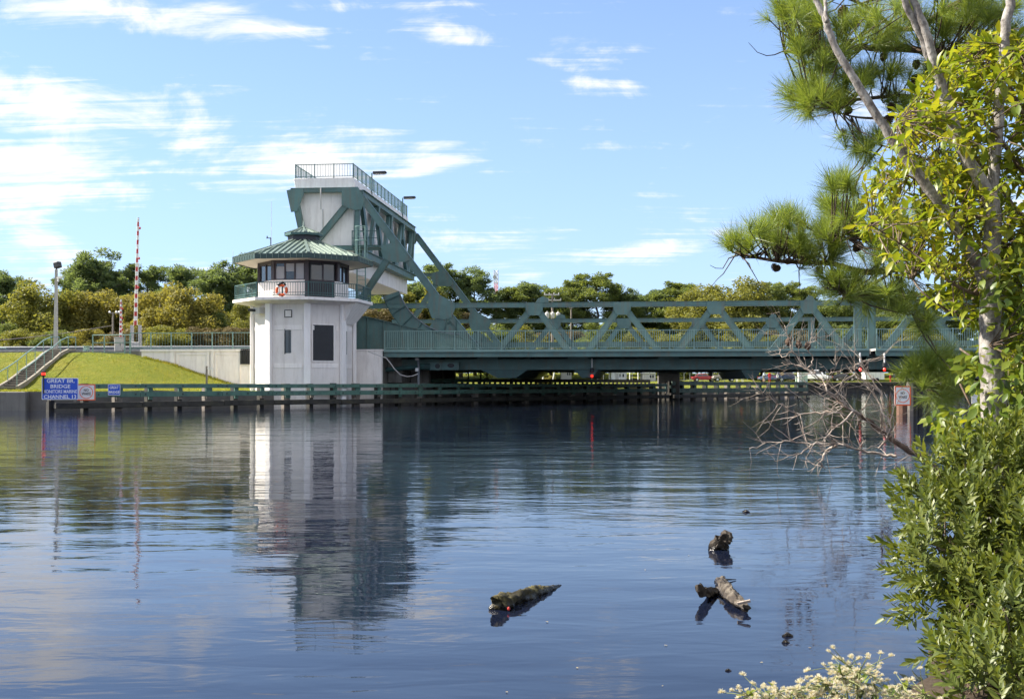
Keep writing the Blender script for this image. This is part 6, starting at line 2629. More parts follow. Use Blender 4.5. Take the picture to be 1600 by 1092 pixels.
# fallen leaves drifting on the water
pos, n = [], 22
for i in range(n):
    px = rng_.uniform(760, 1390)
    py = 640 + 440 * rng_.random() ** .8
    w = W0(px, py, .004)
    pos.append(tuple(w))
V, F = scatter([(-.35, 0, 0), (.35, 0, 0), (.3, 1, .05), (-.3, 1, .05)], [(0, 1, 2, 3)], np.array(pos), np.column_stack([rng_.normal(size=(n, 2)), np.zeros(n)]), np.tile([0, 0, 1.0], (n, 1)) + rng_.normal(0, .05, (n, 3)), rng_.uniform(.008, .02, n))
o = new_obj('floating_leaves', np_mesh('floating_leaves', V, F, leafmat('floating_leaf', [(0, (.2, .13, .06)), (.5, (.35, .28, .15)), (1, (.5, .45, .3))], .1, .5)))
tag(o, 'scattered small leaves drifting on the canal', None, kind='stuff')

# ================================================================== dead limb over the water
DLD = 17.0
DL = wthing('dead_limb', 'bleached dead limb with tangled bare branches leaning over the water', 'dead tree', P(1475, 745, DLD + .4))
def jit(pts, D, amp=.0, seed=0):
    rng = np.random.default_rng(seed)
    out = []
    dd = 0
    for x, y in pts:
        dd += rng.normal(0, .12)
        out.append(P(x, y, D + dd))
    return out
def smooth_path(pts, m=4):
    """Catmull-Rom through the points"""
    p = [pts[0]] + list(pts) + [pts[-1]]
    out = []
    for i in range(1, len(p) - 2):
        for k in range(m):
            t = k / m
            a, b_, c_, d_ = p[i - 1], p[i], p[i + 1], p[i + 2]
            out.append(.5 * ((2 * b_) + (c_ - a) * t + (2 * a - 5 * b_ + 4 * c_ - d_) * t * t + (3 * b_ - a - 3 * c_ + d_) * t ** 3))
    out.append(pts[-1])
    return out
limbs = [
 ([(1485, 752), (1447, 723), (1415, 700), (1381, 677), (1355, 656), (1335, 644), (1308, 627)], .085, .02, 'main_limb'),
 ([(1400, 712), (1381, 710), (1345, 704), (1321, 698), (1290, 694), (1259, 693), (1225, 690), (1199, 693), (1172, 701)], .032, .008, 'branch'),
 ([(1345, 650), (1325, 637), (1310, 625), (1295, 611), (1284, 594), (1259, 575), (1239, 548), (1232, 530), (1225, 508)], .026, .008, 'branch'),
 ([(1379, 676), (1378, 650), (1377, 614), (1360, 602), (1348, 595), (1336, 578), (1340, 568), (1360, 562), (1382, 558)], .024, .008, 'branch'),
 ([(1325, 652), (1308, 644), (1275, 646), (1242, 644), (1225, 636), (1209, 627), (1190, 615), (1176, 604)], .02, .006, 'branch'),
 ([(1375, 700), (1390, 670), (1378, 640), (1366, 615), (1350, 600)], .022, .009, 'branch'),
 ([(1308, 696), (1290, 708), (1282, 722), (1290, 732)], .028, .012, 'branch'),
 ([(1262, 576), (1268, 560), (1262, 545), (1268, 530), (1285, 528)], .012, .005, 'branch'),
 ([(1335, 640), (1318, 660), (1300, 672), (1285, 690), (1262, 700), (1240, 712), (1212, 722)], .016, .006, 'branch'),
 ([(1345, 640), (1362, 632), (1390, 636), (1405, 622)], .012, .004, 'branch'),
 ([(1377, 640), (1395, 650), (1400, 662)], .012, .005, 'branch'),
 ([(1239, 548), (1222, 556), (1222, 545), (1240, 535)], .010, .004, 'branch'),
 ([(1262, 577), (1243, 570), (1226, 570), (1222, 566)], .010, .004, 'branch'),
 ([(1290, 604), (1296, 585), (1305, 570), (1302, 562)], .012, .005, 'branch'),
]
tips = []
for i, (pts, r0, r1, nm) in enumerate(limbs):
    pp = smooth_path(jit(pts, DLD, .1, i), 4)
    n = len(pp)
    pp = [p + Vector((rnd.gauss(0, .012), rnd.gauss(0, .02), rnd.gauss(0, .012))) for p in pp]
    mb = MB()
    r0, r1 = r0 * .8, r1 * .6
    mb.tube(pp, [(r0 + (r1 - r0) * (k / (n - 1)) ** .8) * (1 + rnd.gauss(0, .06)) for k in range(n)], 7)
    mb.build(nm, M['deadwood'] if i else M['bark_pine'], DL, True)
    for k in range(2, n):
        tips.append((pp[k], (pp[k] - pp[k - 1]).normalized(), r0 + (r1 - r0) * k / (n - 1), i))
# fine twigs, grouped with the limb they grow on
rt = random.Random(21)
tw = MB()
for k in range(270):
    p, d, r, li = rt.choice(tips)
    L = rt.uniform(.15, .62) * (1.15 if li < 6 else .7)
    dirv = (d * rt.uniform(.1, 1.0) + Vector((rt.gauss(-.25, .55), rt.gauss(0, .4), rt.gauss(.1, .6)))).normalized()
    q = p.copy()
    path = [q.copy()]
    for s in range(5):
        dirv = (dirv + Vector((rt.gauss(0, .15), rt.gauss(0, .12), rt.gauss(.03, .15)))).normalized()
        q = q + dirv * (L / 5)
        path.append(q.copy())
    rr0 = min(r * .55, .0075) + .001
    tw.tube(path, [rr0 * (1 - .75 * s / 5) for s in range(6)], 5, cap=False)
    if rt.random() < .6:
        m_ = path[3]
        d2 = (dirv + Vector((rt.gauss(0, .8), rt.gauss(0, .5), rt.gauss(0, .8)))).normalized()
        tw.tube([m_, m_ + d2 * L * .25, m_ + d2 * L * .45 + Vector((0, 0, .02))], [rr0 * .6, rr0 * .4, rr0 * .2], 4, cap=False)
o = tw.build('twigs', M['deadwood'], DL, True)
o['kind'] = 'stuff'
for (px, py) in ((1248, 540), (1262, 542), (1232, 536)):
    mb = MB()
    mb.lathe(P(px, py + 5, DLD), [(.01, 0), (.045, .03), (.05, .07), (.03, .11), (.005, .13)], 8)
    mb.build('old_cone', M['cone'], DL, True)

# ================================================================== foreground leaves and needles
LEAF_V = [(0, 0, 0), (-.15, .28, .03), (.15, .28, .03), (-.19, .58, .04), (.19, .58, .04), (0, 1.0, -.06), (0, .28, -.01), (0, .58, -.01)]
LEAF_F = [(0, 6, 1), (0, 2, 6), (1, 6, 7), (1, 7, 3), (6, 2, 4), (6, 4, 7), (3, 7, 5), (7, 4, 5)]
NARROW_V = [(x * .88, y, z) for x, y, z in LEAF_V]
CURL_V = [(x * .9, y - .12 * y * y, z - .22 * y * y + .04) for x, y, z in LEAF_V]
FLAT_V = [(x * 1.15 + .05 * math.sin(3 * y), y, z * .4 + .06 * y * y) for x, y, z in LEAF_V]
DROOP_V = [(x * .75 - .08 * y * y, y * .92, z * 1.6 - .12 * y * y) for x, y, z in LEAF_V]
WIDE_V = [(x * 1.3, y - .05 * y * y, z * 1.2 - .1 * y * y) for x, y, z in LEAF_V]
def leaf_mesh(name, tv, mat):
    return np_mesh(name, np.array(tv), np.array(LEAF_F), mat, True)

def rot_from(D, N):
    d = Vector(D).normalized()
    s = d.cross(Vector(N))
    if s.length < 1e-4:
        s = d.cross(Vector((1, 0, 0)))
    s.normalize()
    u = s.cross(d)
    return Matrix((s, d, u)).transposed().to_4x4()

def place_leaves(parent, name, me, items):
    for (p, d, n_, sc) in items:
        o = bpy.data.objects.new(name, me)
        COL.objects.link(o)
        o.parent = parent
        m_ = rot_from(d, n_)
        o.matrix_local = Matrix.Translation(Vector(p) - Vector(ORG[parent.name])) @ m_ @ Matrix.Scale(sc, 4)

def inside(poly, x, y):
    c = False
    n = len(poly)
    for i in range(n):
        x0, y0 = poly[i]
        x1, y1 = poly[(i + 1) % n]
        if (y0 > y) != (y1 > y) and x < (x1 - x0) * (y - y0) / (y1 - y0) + x0:
            c = not c
    return c

# ---- grey-barked tree with several stems
GT = wthing('grey_tree', 'pale grey lichen-barked tree with several slender stems', 'tree', P(1556, 860, 7.35))
GDp = 7.35
stems = [
 ([(1560, 905), (1556, 800), (1552, 700), (1552, 600), (1549, 540), (1547, 490), (1548, 430), (1550, 380), (1553, 335)], .115, .062, 'trunk', 0),
 ([(1553, 335), (1545, 310), (1530, 280), (1506, 240), (1490, 195), (1468, 130), (1460, 100), (1447, 50), (1427, 0), (1405, -60)], .06, .026, 'stem', -.1),
 ([(1468, 130), (1455, 95), (1432, 40), (1413, 0), (1395, -50)], .036, .024, 'stem', -.1),
 ([(1552, 485), (1530, 415), (1512, 390), (1487, 345), (1440, 280), (1400, 225), (1370, 180), (1330, 115), (1303, 70), (1290, 30), (1275, 0), (1250, -50)], .055, .02, 'stem', .15),
 ([(1292, 35), (1288, 0), (1284, -40)], .016, .012, 'stem', .15),
 ([(1553, 345), (1553, 270), (1558, 220), (1562, 150), (1571, 48), (1580, 0), (1588, -60)], .05, .034, 'stem', .1),
]
for (pts, r0, r1, nm, dd) in stems:
    pp = smooth_path([P(x, y, GDp + dd * i / max(1, len(pts) - 1)) for i, (x, y) in enumerate(pts)], 5)
    n = len(pp)
    pp = [p + Vector((rnd.gauss(0, .004), 0, 0)) for p in pp]
    mb = MB()
    mb.tube(pp, [.8 * (r0 + (r1 - r0) * k / (n - 1)) * (1 + rnd.gauss(0, .025)) for k in range(n)], 12)
    mb.build(nm, M['bark_grey'], GT, True)

# ---- yellow-green leafy tree reaching in from the right
BT = wthing('leafy_tree', 'yellow-green leafy tree reaching in from the right picture edge', 'tree', P(1640, 900, 7.6))
mb = MB()
mb.tube([P(1650, 980, 7.6), P(1645, 700, 7.6), P(1635, 400, 7.7), P(1640, 150, 7.8), P(1625, -50, 7.8)], [.07, .06, .05, .04, .025], 10)
mb.build('trunk', M['twig'], BT, True)
region = [(1600, 60), (1560, 42), (1530, 55), (1500, 78), (1470, 100), (1440, 120), (1420, 150), (1400, 185), (1385, 205), (1402, 235), (1380, 255), (1355, 262), (1340, 285), (1365, 305), (1350, 330), (1332, 350), (1352, 372),
          (1385, 392), (1395, 418), (1420, 430), (1432, 468), (1470, 480), (1500, 505), (1535, 530), (1560, 560), (1600, 585), (1660, 590), (1660, 40)]
gaps = [(1418, 300, 16), (1450, 440, 18), (1408, 385, 12), (1510, 470, 15), (1480, 400, 10), (1440, 240, 10), (1500, 320, 9), (1545, 470, 14), (1530, 390, 8), (1560, 520, 12)]
mains = [
 [(1640, 470), (1600, 470), (1560, 464), (1520, 458), (1480, 438), (1440, 405), (1405, 380), (1362, 352)],
 [(1635, 400), (1600, 390), (1560, 360), (1510, 330), (1465, 300), (1420, 275), (1370, 275)],
 [(1640, 300), (1600, 270), (1560, 215), (1510, 170), (1470, 150), (1430, 170), (1400, 190)],
 [(1640, 220), (1600, 180), (1570, 120), (1535, 80), (1520, 62)],
 [(1636, 360), (1590, 330), (1540, 260), (1490, 225), (1440, 215), (1412, 225)],
 [(1640, 520), (1600, 500), (1560, 480), (1530, 500), (1490, 490), (1445, 460), (1425, 436)],
 [(1640, 560), (1600, 540), (1570, 520), (1545, 540)],
 [(1640, 160), (1610, 120), (1590, 80)],
]
rl_ = random.Random(4)
bpts = []
for i, pts in enumerate(mains):
    D0 = 7.6
    dd = [rl_.uniform(-.5, .45) for _ in (0, 1)]
    pp = smooth_path([P(x, y, D0 + dd[0] * k / len(pts) + .12 * math.sin(k * 1.3 + i)) for k, (x, y) in enumerate(pts)], 5)
    n = len(pp)
    mb = MB()
    mb.tube(pp, [.018 - .0145 * k / (n - 1) for k in range(n)], 6)
    mb.build('branch', M['twig'], BT, True)
    bpts += [(p, i) for p in pp[4:]]
barr = np.array([tuple(p) for p, _ in bpts])
def proj(p):
    return (800 + p[0] / p[1] * FOC, HOR - (p[2] - EYE) / p[1] * FOC)
# sprigs: twig shoots with alternating leaves
items_leaf, items_mass = [], []
twm = MB()
rl2 = random.Random(14)
ns_ = 0
while ns_ < 980:
    x, y = rl2.uniform(1330, 1660), rl2.uniform(40, 590)
    if not inside(region, x, y):
        continue
    if any((x - gx) ** 2 + (y - gy) ** 2 < gr ** 2 for gx, gy, gr in gaps):
        continue
    D = 7.75 + rl2.gauss(0, .45)
    tip = P(x, y, D)
    near = barr[np.argmin(((barr - np.array(tip)) ** 2).sum(1))]
    near = Vector(near)
    v = tip - near
    if v.length > .75:
        near = tip - v.normalized() * .6
    if v.length < .05:
        v = Vector((rl2.gauss(0, 1), rl2.gauss(0, 1), .5))
    ns_ += 1
    mid = near.lerp(tip, .5) + Vector((0, 0, rl2.uniform(-.03, .05)))
    twm.tube([near, mid, tip], [.0045, .0035, .0018], 4, cap=False)
    nl = rl2.randint(6, 9)
    ax = (tip - mid).normalized()
    for k in range(nl):
        f = k / (nl - 1)
        base = mid.lerp(tip, .1 + .9 * f)
        ang_ = k * 2.4 + rl2.uniform(-.3, .3)
        side = ax.cross(Vector((0, 0, 1)))
        if side.length < .1:
            side = Vector((1, 0, 0))
        side.normalize()
        up2 = side.cross(ax)
        out = (side * math.cos(ang_) + up2 * math.sin(ang_))
        d = (ax * (.45 + .5 * f) + out * .85 + Vector((0, 0, .12))).normalized()
        nv = (Vector((0, 0, 1)) + out * -.2 + Vector((rl2.gauss(0, .3), rl2.gauss(0, .3), 0)))
        sc = rl2.uniform(.05, .125)
        items_mass.append((tuple(base), tuple(d), tuple(nv), sc))
# the 280 leaves that show largest become single leaves, the rest one mass
items_mass.sort(key=lambda t: -(t[3] / t[0][1]) if proj(t[0])[0] < 1598 else 1)
for q_, tv_ in enumerate((LEAF_V, CURL_V, FLAT_V, DROOP_V)):
    place_leaves(BT, 'leaf', leaf_mesh('leaf', tv_, M['leaf_yellow']), items_mass[q_:280:4])
rest = items_mass[280:]
Vq, Fq_, k0 = [], [], 0
for q_, tv_ in enumerate((LEAF_V, CURL_V, FLAT_V, DROOP_V)):
    sub = rest[q_::4]
    V, F = scatter(tv_, LEAF_F, np.array([t[0] for t in sub]), np.array([t[1] for t in sub]), np.array([t[2] for t in sub]), [t[3] for t in sub])
    Vq.append(V)
    Fq_.append(F + k0)
    k0 += len(V)
V, F = np.concatenate(Vq), np.concatenate(Fq_)
o = new_obj('foliage', np_mesh('foliage', V - np.array(BT.location), F, M['leaf_yellow'], True), BT)
o['kind'] = 'stuff'
o = twm.build('twigs', M['twig'], BT, True)
o['kind'] = 'stuff'

# ---- greener vine and sapling leaves around the trunk
VN = wthing('climbing_vine', 'green leafy vine around the grey trunk above the shrub', 'vine', P(1580, 800, 7.6))
region2 = [(1530, 400), (1600, 380), (1660, 380), (1660, 720), (1490, 720), (1460, 690), (1450, 650), (1475, 630), (1500, 650), (1535, 620), (1500, 590), (1490, 560), (1520, 545), (1540, 530), (1535, 480), (1530, 440)]
items = []
stemm = MB()
rl3 = random.Random(33)
for (pts) in ([(1600, 900), (1590, 700), (1600, 560), (1585, 480), (1600, 380)], [(1560, 800), (1545, 690), (1520, 640), (1500, 600)], [(1580, 760), (1540, 690), (1490, 665), (1465, 668)], [(1640, 700), (1580, 640), (1530, 570), (1500, 545)],
              [(1576, 600), (1577, 500), (1576, 420)]):
    stemm.tube(smooth_path([P(x, y, 7.6 + .2 * math.sin(i * 2)) for i, (x, y) in enumerate(pts)], 5), .007, 5)
n = 0
while n < 2100:
    x, y = rl3.uniform(1450, 1660), rl3.uniform(380, 720)
    if not inside(region2, x, y):
        continue
    if (x - 1548) ** 2 / 380 + (y - 530) ** 2 / 2500 < 1 and rl3.random() < .6:
        continue
    n += 1
    p = P(x, y, 7.6 + rl3.gauss(0, .4))
    d = Vector((rl3.gauss(-.3, .7), rl3.gauss(-.3, .5), rl3.gauss(-.45, .45))).normalized()
    items.append((tuple(p), tuple(d), (rl3.gauss(0, .5), -.6 + rl3.gauss(0, .3), 1), rl3.uniform(.045, .105)))
items.sort(key=lambda t: -(t[3] / t[0][1]) if proj(t[0])[0] < 1598 else 1)
lm = leaf_mesh('leaf', WIDE_V, M['leaf_green'])
lm2 = leaf_mesh('leaf', WIDE_V, M['leaf_yellow'])
place_leaves(VN, 'leaf', lm, items[:150])
place_leaves(VN, 'leaf', lm2, items[150:230])
rest = items[230:]
V, F = scatter(WIDE_V, LEAF_F, np.array([t[0] for t in rest]), np.array([t[1] for t in rest]), np.array([t[2] for t in rest]), [t[3] for t in rest])
o = new_obj('foliage', np_mesh('foliage', V - np.array(VN.location), F, M['leaf_green'], True), VN)
o['kind'] = 'stuff'
stemm.build('stem', M['twig'], VN, True)

# ---- dense myrtle shrub at the water's edge
SH = wthing('myrtle_shrub', 'dense green shrub with narrow leaves spilling over the water edge', 'shrub', P(1560, 1085, 6.0))
def sprig_mesh(seed, nl=18, L=.15, leaf=.074):
    rng = random.Random(seed)
    its = []
    for k in range(nl):
        f = k / (nl - 1)
        a = k * 2.4 + rng.uniform(-.3, .3)
        el_ = 1.15 - .75 * f + rng.uniform(-.15, .15)
        d = (math.cos(a) * math.sin(el_), math.sin(a) * math.sin(el_), math.cos(el_))
        its.append(((0, 0, L * (f * .95)), d, (-d[0] * .3, -d[1] * .3, 1), leaf * rng.uniform(.75, 1.15) * (1 - .25 * f)))
    V, F = scatter(NARROW_V, LEAF_F, np.array([i[0] for i in its]), np.array([i[1] for i in its]), np.array([i[2] for i in its]), [i[3] for i in its])
    me = np_mesh('sprig', V, F, [M['leaf_myrtle'], M['twig']], True)
    return me, V, F
SPR = [sprig_mesh(50 + k) for k in range(5)]
outline = [(1400, 705), (1440, 700), (1480, 688), (1520, 684), (1570, 690), (1660, 690), (1660, 1100), (1500, 1100), (1470, 1050), (1445, 1000), (1415, 960), (1400, 905), (1392, 860), (1388, 800), (1400, 755)]
# crown volume: mounds in space; sprigs sit on and inside their skins
mounds = []
def mound(px, py, D, r):
    mounds.append((P(px + 26, py, D), r))
mound(1480, 790, 6.6, .34); mound(1540, 770, 6.6, .36); mound(1600, 790, 6.4, .40); mound(1450, 850, 6.3, .26); mound(1500, 880, 6.1, .36)
mound(1570, 890, 6.0, .40); mound(1630, 930, 5.9, .42); mound(1465, 925, 6.1, .26); mound(1520, 980, 5.8, .30); mound(1590, 1000, 5.6, .34)
mound(1640, 850, 6.4, .45); mound(1650, 760, 6.8, .4); mound(1575, 745, 7.0, .26); mound(1500, 745, 7.0, .22); mound(1450, 770, 6.8, .20); mound(1560, 1060, 5.4, .22); mound(1620, 1080, 5.3, .3); mound(1500, 1050, 5.6, .2); mound(1540, 1090, 5.1, .2); mound(1590, 1110, 4.9, .25); mound(1480, 1090, 5.2, .14); mound(1560, 1000, 5.3, .2); mound(1510, 1075, 5.0, .15)
rs_ = random.Random(77)
sprs = []
for (c, r) in mounds:
    cnt = int(85 * (r / .33) ** 2)
    for k in range(cnt):
        d = Vector((rs_.gauss(0, 1), rs_.gauss(0, 1), rs_.gauss(0, 1))).normalized()
        if d.y > .5 and rs_.random() < .7:
            continue
        p = c + d * r * rs_.uniform(.62, 1.0)
        if p.z < .03:
            continue
        ax = (d * .9 + Vector((rs_.gauss(0, .3), rs_.gauss(0, .3), .55 + rs_.gauss(0, .3)))).normalized()
        inside_other = sum(1 for (c2, r2) in mounds if (p - c2).length < r2 * .6)
        sprs.append((p, ax, rs_.uniform(.75, 1.25), inside_other))
sprs.sort(key=lambda t: (t[3], t[0].y))
vis = [s for s in sprs if proj(s[0])[0] < 1597 and proj(s[0])[1] < 1090]
oth = [s for s in sprs if not (proj(s[0])[0] < 1597 and proj(s[0])[1] < 1090)]
vis.sort(key=lambda t: (t[3], t[0].y))
def axis_matrix(p, ax, sc, tw_):
    q = ax.to_track_quat('Z', 'Y').to_matrix().to_4x4()
    return Matrix.Translation(p) @ q @ Matrix.Rotation(tw_, 4, 'Z') @ Matrix.Scale(sc, 4)
for i, (p, ax, sc, _) in enumerate(vis[:290]):
    o = bpy.data.objects.new('sprig', SPR[i % 5][0])
    COL.objects.link(o)
    o.parent = SH
    o.matrix_local = axis_matrix(p - SH.location, ax, sc, rs_.uniform(0, 6.28))
Vs, Fs, k0 = [], [], 0
for i, (p, ax, sc, _) in enumerate(vis[290:] + oth):
    m_ = np.array(axis_matrix(p - SH.location, ax, sc, rs_.uniform(0, 6.28)))
    _, V, F = SPR[i % 5]
    Vs.append(V @ m_[:3, :3].T + m_[:3, 3])
    Fs.append(F + k0)
    k0 += len(V)
o = new_obj('foliage', np_mesh('foliage', np.concatenate(Vs), np.concatenate(Fs), M['leaf_myrtle'], True), SH)
o['kind'] = 'stuff'
stem = MB()
root = P(1580, 1100, 6.2)
root.z = .02
for (c, r) in mounds:
    b1 = Vector((max(c.x + rs_.uniform(.1, .4), 2.9), c.y + rs_.uniform(.1, .5), .02))
    stem.tube(smooth_path([b1, b1.lerp(c, .5) + Vector((0, 0, .05)), c], 4), [.018] * 4 + [.012] * 4 + [.006], 6)
    for k in range(7):
        d = Vector((rs_.gauss(0, 1), rs_.gauss(0, 1), rs_.gauss(.3, 1))).normalized()
        stem.tube([c - Vector((0, 0, .1)), c + d * r * .5, c + d * r * .9], [.006, .004, .002], 4, cap=False)
stem.build('stems', M['twig'], SH, True)

# ================================================================== pine reaching in from the right
PN = wthing('pine_tree', 'near pine with long needles whose boughs hang into the upper right', 'tree', P(1700, 780, 10.6))
mb = MB()
mb.tube([P(1700, 830, 10.6), P(1695, 500, 10.6), P(1690, 200, 10.7), P(1690, -100, 10.8), P(1690, -400, 10.8)], [.16, .145, .13, .12, .1], 12)
mb.build('trunk', M['bark_pine'], PN, True)
boughs = [
 ([(1690, 60), (1600, 75), (1520, 88), (1470, 82), (1420, 78), (1360, 75), (1310, 74), (1262, 78), (1225, 80)], .045, 9.8),
 ([(1690, -40), (1600, -20), (1500, 5), (1440, 40), (1400, 44), (1365, 18), (1330, 0), (1290, -10)], .04, 9.9),
 ([(1600, 75), (1520, 120), (1450, 150), (1400, 150), (1340, 156), (1290, 160), (1262, 150)], .03, 9.6),
 ([(1520, 110), (1460, 170), (1410, 182), (1365, 185), (1330, 182), (1300, 172)], .022, 9.6),
 ([(1690, 420), (1600, 420), (1520, 418), (1450, 415), (1400, 420), (1350, 425), (1300, 412), (1260, 410), (1215, 408), (1170, 400), (1148, 395)], .045, 9.7),
 ([(1450, 415), (1410, 400), (1370, 380), (1330, 372), (1300, 368)], .022, 9.6),
 ([(1400, 420), (1370, 440), (1345, 448), (1310, 452)], .02, 9.6),
 ([(1520, 418), (1470, 450), (1440, 470), (1425, 490)], .02, 9.8),
 ([(1690, 620), (1620, 610), (1560, 590), (1510, 580), (1470, 580), (1440, 582)], .022, 10.0),
 ([(1690, 250), (1600, 260), (1500, 262), (1420, 240), (1360, 222)], .028, 9.8),
 ([(1690, -200), (1560, -140), (1420, -90), (1300, -60)], .04, 10.0),
]
bp = []
twp = MB()
for i, (pts, r0, D0) in enumerate(boughs):
    pp = smooth_path([P(x, y, 10.6 + (D0 - 10.6) * min(1, k / 3) + .15 * math.sin(k * 1.7 + i)) for k, (x, y) in enumerate(pts)], 5)
    n = len(pp)
    mb = MB()
    mb.tube(pp, [r0 * (1 - .82 * k / (n - 1)) for k in range(n)], 8)
    mb.build('bough', M['bark_pine'] if r0 > .03 else M['twig_dark'], PN, True)
    bp += pp[5:]
bpa = np.array([tuple(p) for p in bp])
def tuft_mesh(seed, n=105, L=.2):
    rng = np.random.default_rng(seed)
    th = rng.uniform(.08, 1.25, n) ** 1.0
    ph = rng.uniform(0, 6.28, n)
    D = np.stack([np.sin(th) * np.cos(ph), np.sin(th) * np.sin(ph), np.cos(th)], 1)
    pos = np.stack([np.zeros(n), np.zeros(n), rng.uniform(-.05, .05, n)], 1) + D * .006
    tv = [(-.0075, 0, 0), (.0075, 0, 0), (.0065, .5, .02), (-.0065, .5, .02), (.001, 1, -.012), (-.001, 1, -.012)]
    V, F = scatter(tv, [(0, 1, 2, 3), (3, 2, 4, 5)], pos, D, rand_unit(n, rng), L * rng.uniform(.7, 1.1, n))
    return np_mesh('needle_tuft', V, F, M['needles'])
TUFT = [tuft_mesh(300 + k) for k in range(6)]
clusters = [  # (column, row, spread x, spread y, count)
 (1232, 25, 22, 24, 10), (1275, 30, 22, 26, 10), (1260, 80, 20, 14, 8), (1300, 95, 30, 22, 12), (1330, 50, 26, 24, 10), (1385, 60, 26, 22, 10), (1400, 15, 30, 14, 6), (1270, 150, 22, 16, 12), (1305, 165, 26, 14, 10),
 (1258, 165, 12, 12, 6), (1340, 130, 26, 20, 7), (1390, 118, 26, 16, 5), (1350, 225, 26, 14, 9), (1400, 165, 22, 14, 5), (1440, 60, 24, 26, 8), (1480, 45, 24, 26, 9), (1530, 30, 22, 22, 10), (1545, 70, 16, 16, 5), (1455, 110, 16, 16, 4),
 (1158, 388, 14, 12, 6), (1200, 372, 20, 16, 9), (1232, 350, 18, 12, 7), (1240, 392, 24, 16, 9), (1290, 372, 26, 18, 10), (1330, 350, 26, 20, 9), (1320, 295, 24, 14, 8), (1300, 330, 14, 12, 4), (1275, 405, 24, 12, 7), (1310, 440, 24, 16, 9), (1340, 458, 24, 12, 9),
 (1370, 400, 26, 22, 9), (1410, 385, 24, 22, 8), (1390, 350, 20, 16, 6), (1400, 455, 20, 16, 5), (1420, 480, 14, 18, 7), (1440, 505, 12, 12, 5), (1450, 580, 20, 14, 11), (1485, 575, 22, 14, 9), (1465, 612, 22, 14, 8), (1430, 585, 12, 8, 5),
 (1480, 270, 30, 24, 6), (1450, 340, 20, 20, 4), (1560, 30, 20, 24, 6), (1590, 80, 20, 26, 5), (1440, -40, 60, 20, 8), (1560, -40, 40, 20, 6)]
rp = random.Random(61)
ti = 0
for (cx_, cy_, sx_, sy_, cnt) in clusters:
    for k in range(int(cnt * 2.0)):
        x, y = rp.gauss(cx_, sx_ * .6), rp.gauss(cy_, sy_ * .6)
        D = 9.7 + rp.gauss(0, .3)
        tip = P(x, y, D)
        near = Vector(bpa[np.argmin(((bpa - np.array(tip)) ** 2).sum(1))])
        v = tip - near
        back = near if v.length < .7 else tip - v.normalized() * .55
        mid = back.lerp(tip, .55) - Vector((0, 0, .03))
        twp.tube([back, mid, tip], [.007, .006, .004], 5, cap=False)
        ax = ((tip - mid).normalized() * .8 + Vector((rp.gauss(-.1, .35), rp.gauss(-.1, .35), rp.gauss(.35, .3)))).normalized()
        o = bpy.data.objects.new('needle_tuft', TUFT[ti % 6])
        COL.objects.link(o)
        o.parent = PN
        o.matrix_local = axis_matrix(tip - PN.location, ax, rp.uniform(.75, 1.15), rp.uniform(0, 6.28))
        ti += 1
o = twp.build('twigs', M['twig_dark'], PN, True)
o['kind'] = 'stuff'
# bare hanging twigs and cones
tb = MB()
for k in range(60):
    p = Vector(bpa[rp.randrange(len(bpa))])
    q = p
    d = Vector((rp.gauss(-.3, .6), rp.gauss(0, .4), rp.gauss(-.2, .5))).normalized()
    path = [p]
    for s in range(4):
        d = (d + Vector((rp.gauss(0, .3), 0, rp.gauss(0, .3)))).normalized()
        q = q + d * rp.uniform(.05, .12)
        path.append(q)
    tb.tube(path, [.006, .005, .004, .003, .002], 5, cap=False)
o = tb.build('bare_twigs', M['twig_dark'], PN, True)
o['kind'] = 'stuff'
def cone_mesh():
    mb = MB()
    for ring_ in range(7):
        f = ring_ / 6
        r = .034 * math.sin(math.pi * (.18 + .78 * f)) + .004
        for k in range(8):
            a = 2 * math.pi * k / 8 + ring_ * .4
            c = Vector((r * math.cos(a), r * math.sin(a), -.10 * f))
            o_ = Vector((math.cos(a), math.sin(a), -.3))
            mb.bar(c * .4 + Vector((0, 0, c.z * .6)), c + o_ * .012, .022, .007)
    mb.lathe((0, 0, -.1), [(.006, 0), (.02, .03), (.022, .07), (.008, .1)], 8)
    return mb.mesh('pine_cone', M['cone'])
CM = cone_mesh()
for (px, py, s) in ((1315, 202, 1.0), (1381, 84, 1.0), (1429, 118, 1.3), (1394, 162, 1.0), (1388, 180, 1.2), (1272, 42, 1.4), (1245, 58, 1.1), (1320, 12, 1.4), (1215, 385, 1.5), (1246, 378, 1.3), (1210, 412, .9), (1218, 416, .9), (1345, 318, 1.2), (1345, 380, 1.3), (1275, 418, 1.1),
                    (1320, 450, 1.0), (1432, 95, 1.1), (1330, 170, 1.0), (1308, 168, 1.0), (1400, 345, 1.0)):
    o = bpy.data.objects.new('pine_cone', CM)
    COL.objects.link(o)
    o.parent = PN
    o.matrix_local = Matrix.Translation(P(px, py, 9.55) - PN.location) @ Matrix.Rotation(rp.uniform(-.9, .9), 4, 'Y') @ Matrix.Scale(s * .62, 4)

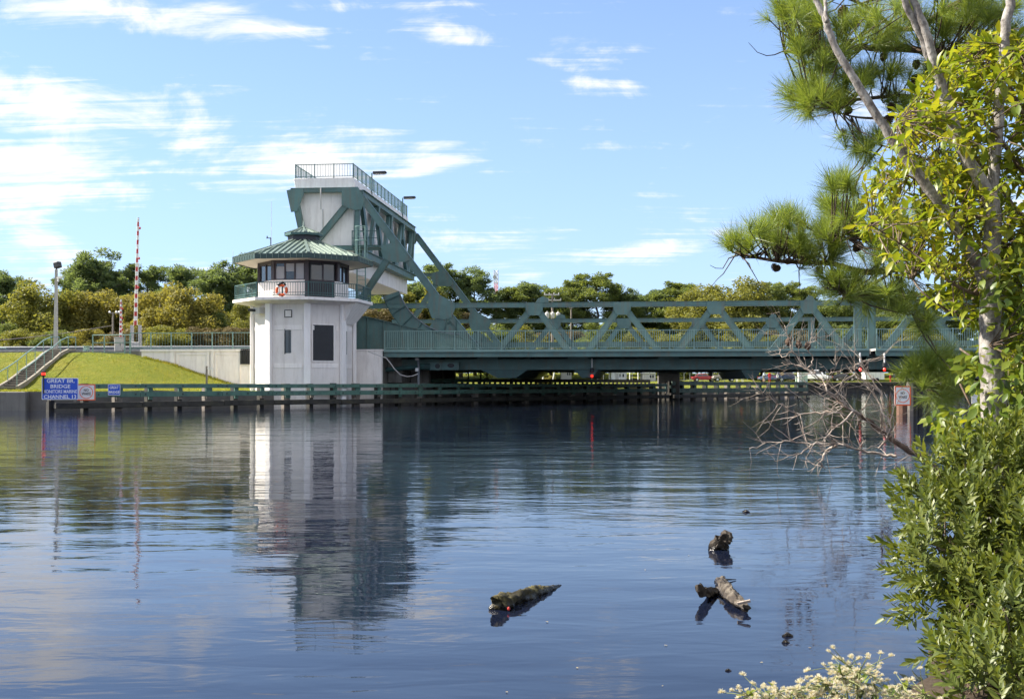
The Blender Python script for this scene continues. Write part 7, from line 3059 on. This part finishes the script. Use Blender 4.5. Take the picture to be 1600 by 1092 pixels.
# ================================================================== white-tufted groundsel at the bottom edge
def fluff_mesh(seed):
    rng = np.random.default_rng(seed)
    n = 110
    D = rand_unit(n, rng)
    D[:, 2] = np.abs(D[:, 2]) * .9 + .1 * D[:, 2]
    V, F = scatter([(-.03, 0, 0), (.03, 0, 0), (.045, 1, 0), (-.045, 1, 0)], [(0, 1, 2, 3)], np.zeros((n, 3)), D, rand_unit(n, rng), .02 * rng.uniform(.6, 1.1, n))
    return np_mesh('seed_head', V, F, M['fluff'])
FLF = [fluff_mesh(400 + k) for k in range(4)]
GST = plain('groundsel_stem', (.2, .22, .08), .7)
rg = random.Random(91)
plants = [
 ('white-tufted groundsel plant at the left of the bottom edge clump', [(1165, 1082), (1190, 1085), (1215, 1074), (1245, 1076), (1232, 1090), (1262, 1086)], 22, 4.3),
 ('tallest white-tufted groundsel plant beside the shrub at the bottom edge', [(1290, 1062), (1318, 1032), (1345, 1040), (1330, 1055), (1275, 1070), (1300, 1080), (1340, 1075), (1362, 1062), (1310, 1048)], 25, 4.4),
 ('sparse white-tufted groundsel plant nearest to the shrub', [(1385, 1075), (1410, 1065), (1440, 1082), (1400, 1088)], 16, 4.5)]
for (lab, tops, per, D) in plants:
    cx_ = sum(t[0] for t in tops) / len(tops)
    base = P(cx_ + 30, 1300, D)
    base.z = .06
    T = wthing('groundsel_plant', lab, 'plant', base, 'groundsel along the bottom edge')
    stm = MB()
    k = 0
    lv_items = []
    for (x, y) in tops:
        top = P(x, y, D + rg.uniform(-.15, .15))
        mid = base.lerp(top, .55) + Vector((rg.uniform(-.05, .05), 0, .05))
        pth = smooth_path([base + Vector((rg.uniform(-.06, .06), rg.uniform(-.05, .05), 0)), mid, top], 5)
        stm.tube(pth, [.005 - .003 * i / (len(pth) - 1) for i in range(len(pth))], 5)
        for j in range(per):
            q = top + Vector((rg.gauss(0, .05), rg.gauss(0, .05), rg.gauss(-.03, .035)))
            stm.tube([pth[-3], q.lerp(pth[-2], .4), q], [.002, .0015, .001], 4, cap=False)
            o = bpy.data.objects.new('seed_head', FLF[k % 4])
            COL.objects.link(o)
            o.parent = T
            o.matrix_local = axis_matrix(q - T.location, Vector((rg.gauss(0, .4), rg.gauss(0, .4), 1)).normalized(), rg.uniform(.4, .85), rg.uniform(0, 6.28))
            k += 1
        for j in range(7):
            f = rg.uniform(.25, .98)
            p = pth[int(f * (len(pth) - 1))]
            lv_items.append((tuple(p), (rg.gauss(0, 1), rg.gauss(0, 1), .6), (0, 0, 1), rg.uniform(.03, .06)))
    stm.build('stems', GST, T, True)
    V, F = scatter(NARROW_V, LEAF_F, np.array([t[0] for t in lv_items]), np.array([t[1] for t in lv_items]), np.array([t[2] for t in lv_items]) + 1e-3, [t[3] for t in lv_items])
    new_obj('leaves', np_mesh('leaves', V - np.array(T.location), F, M['leaf_green'], True), T)
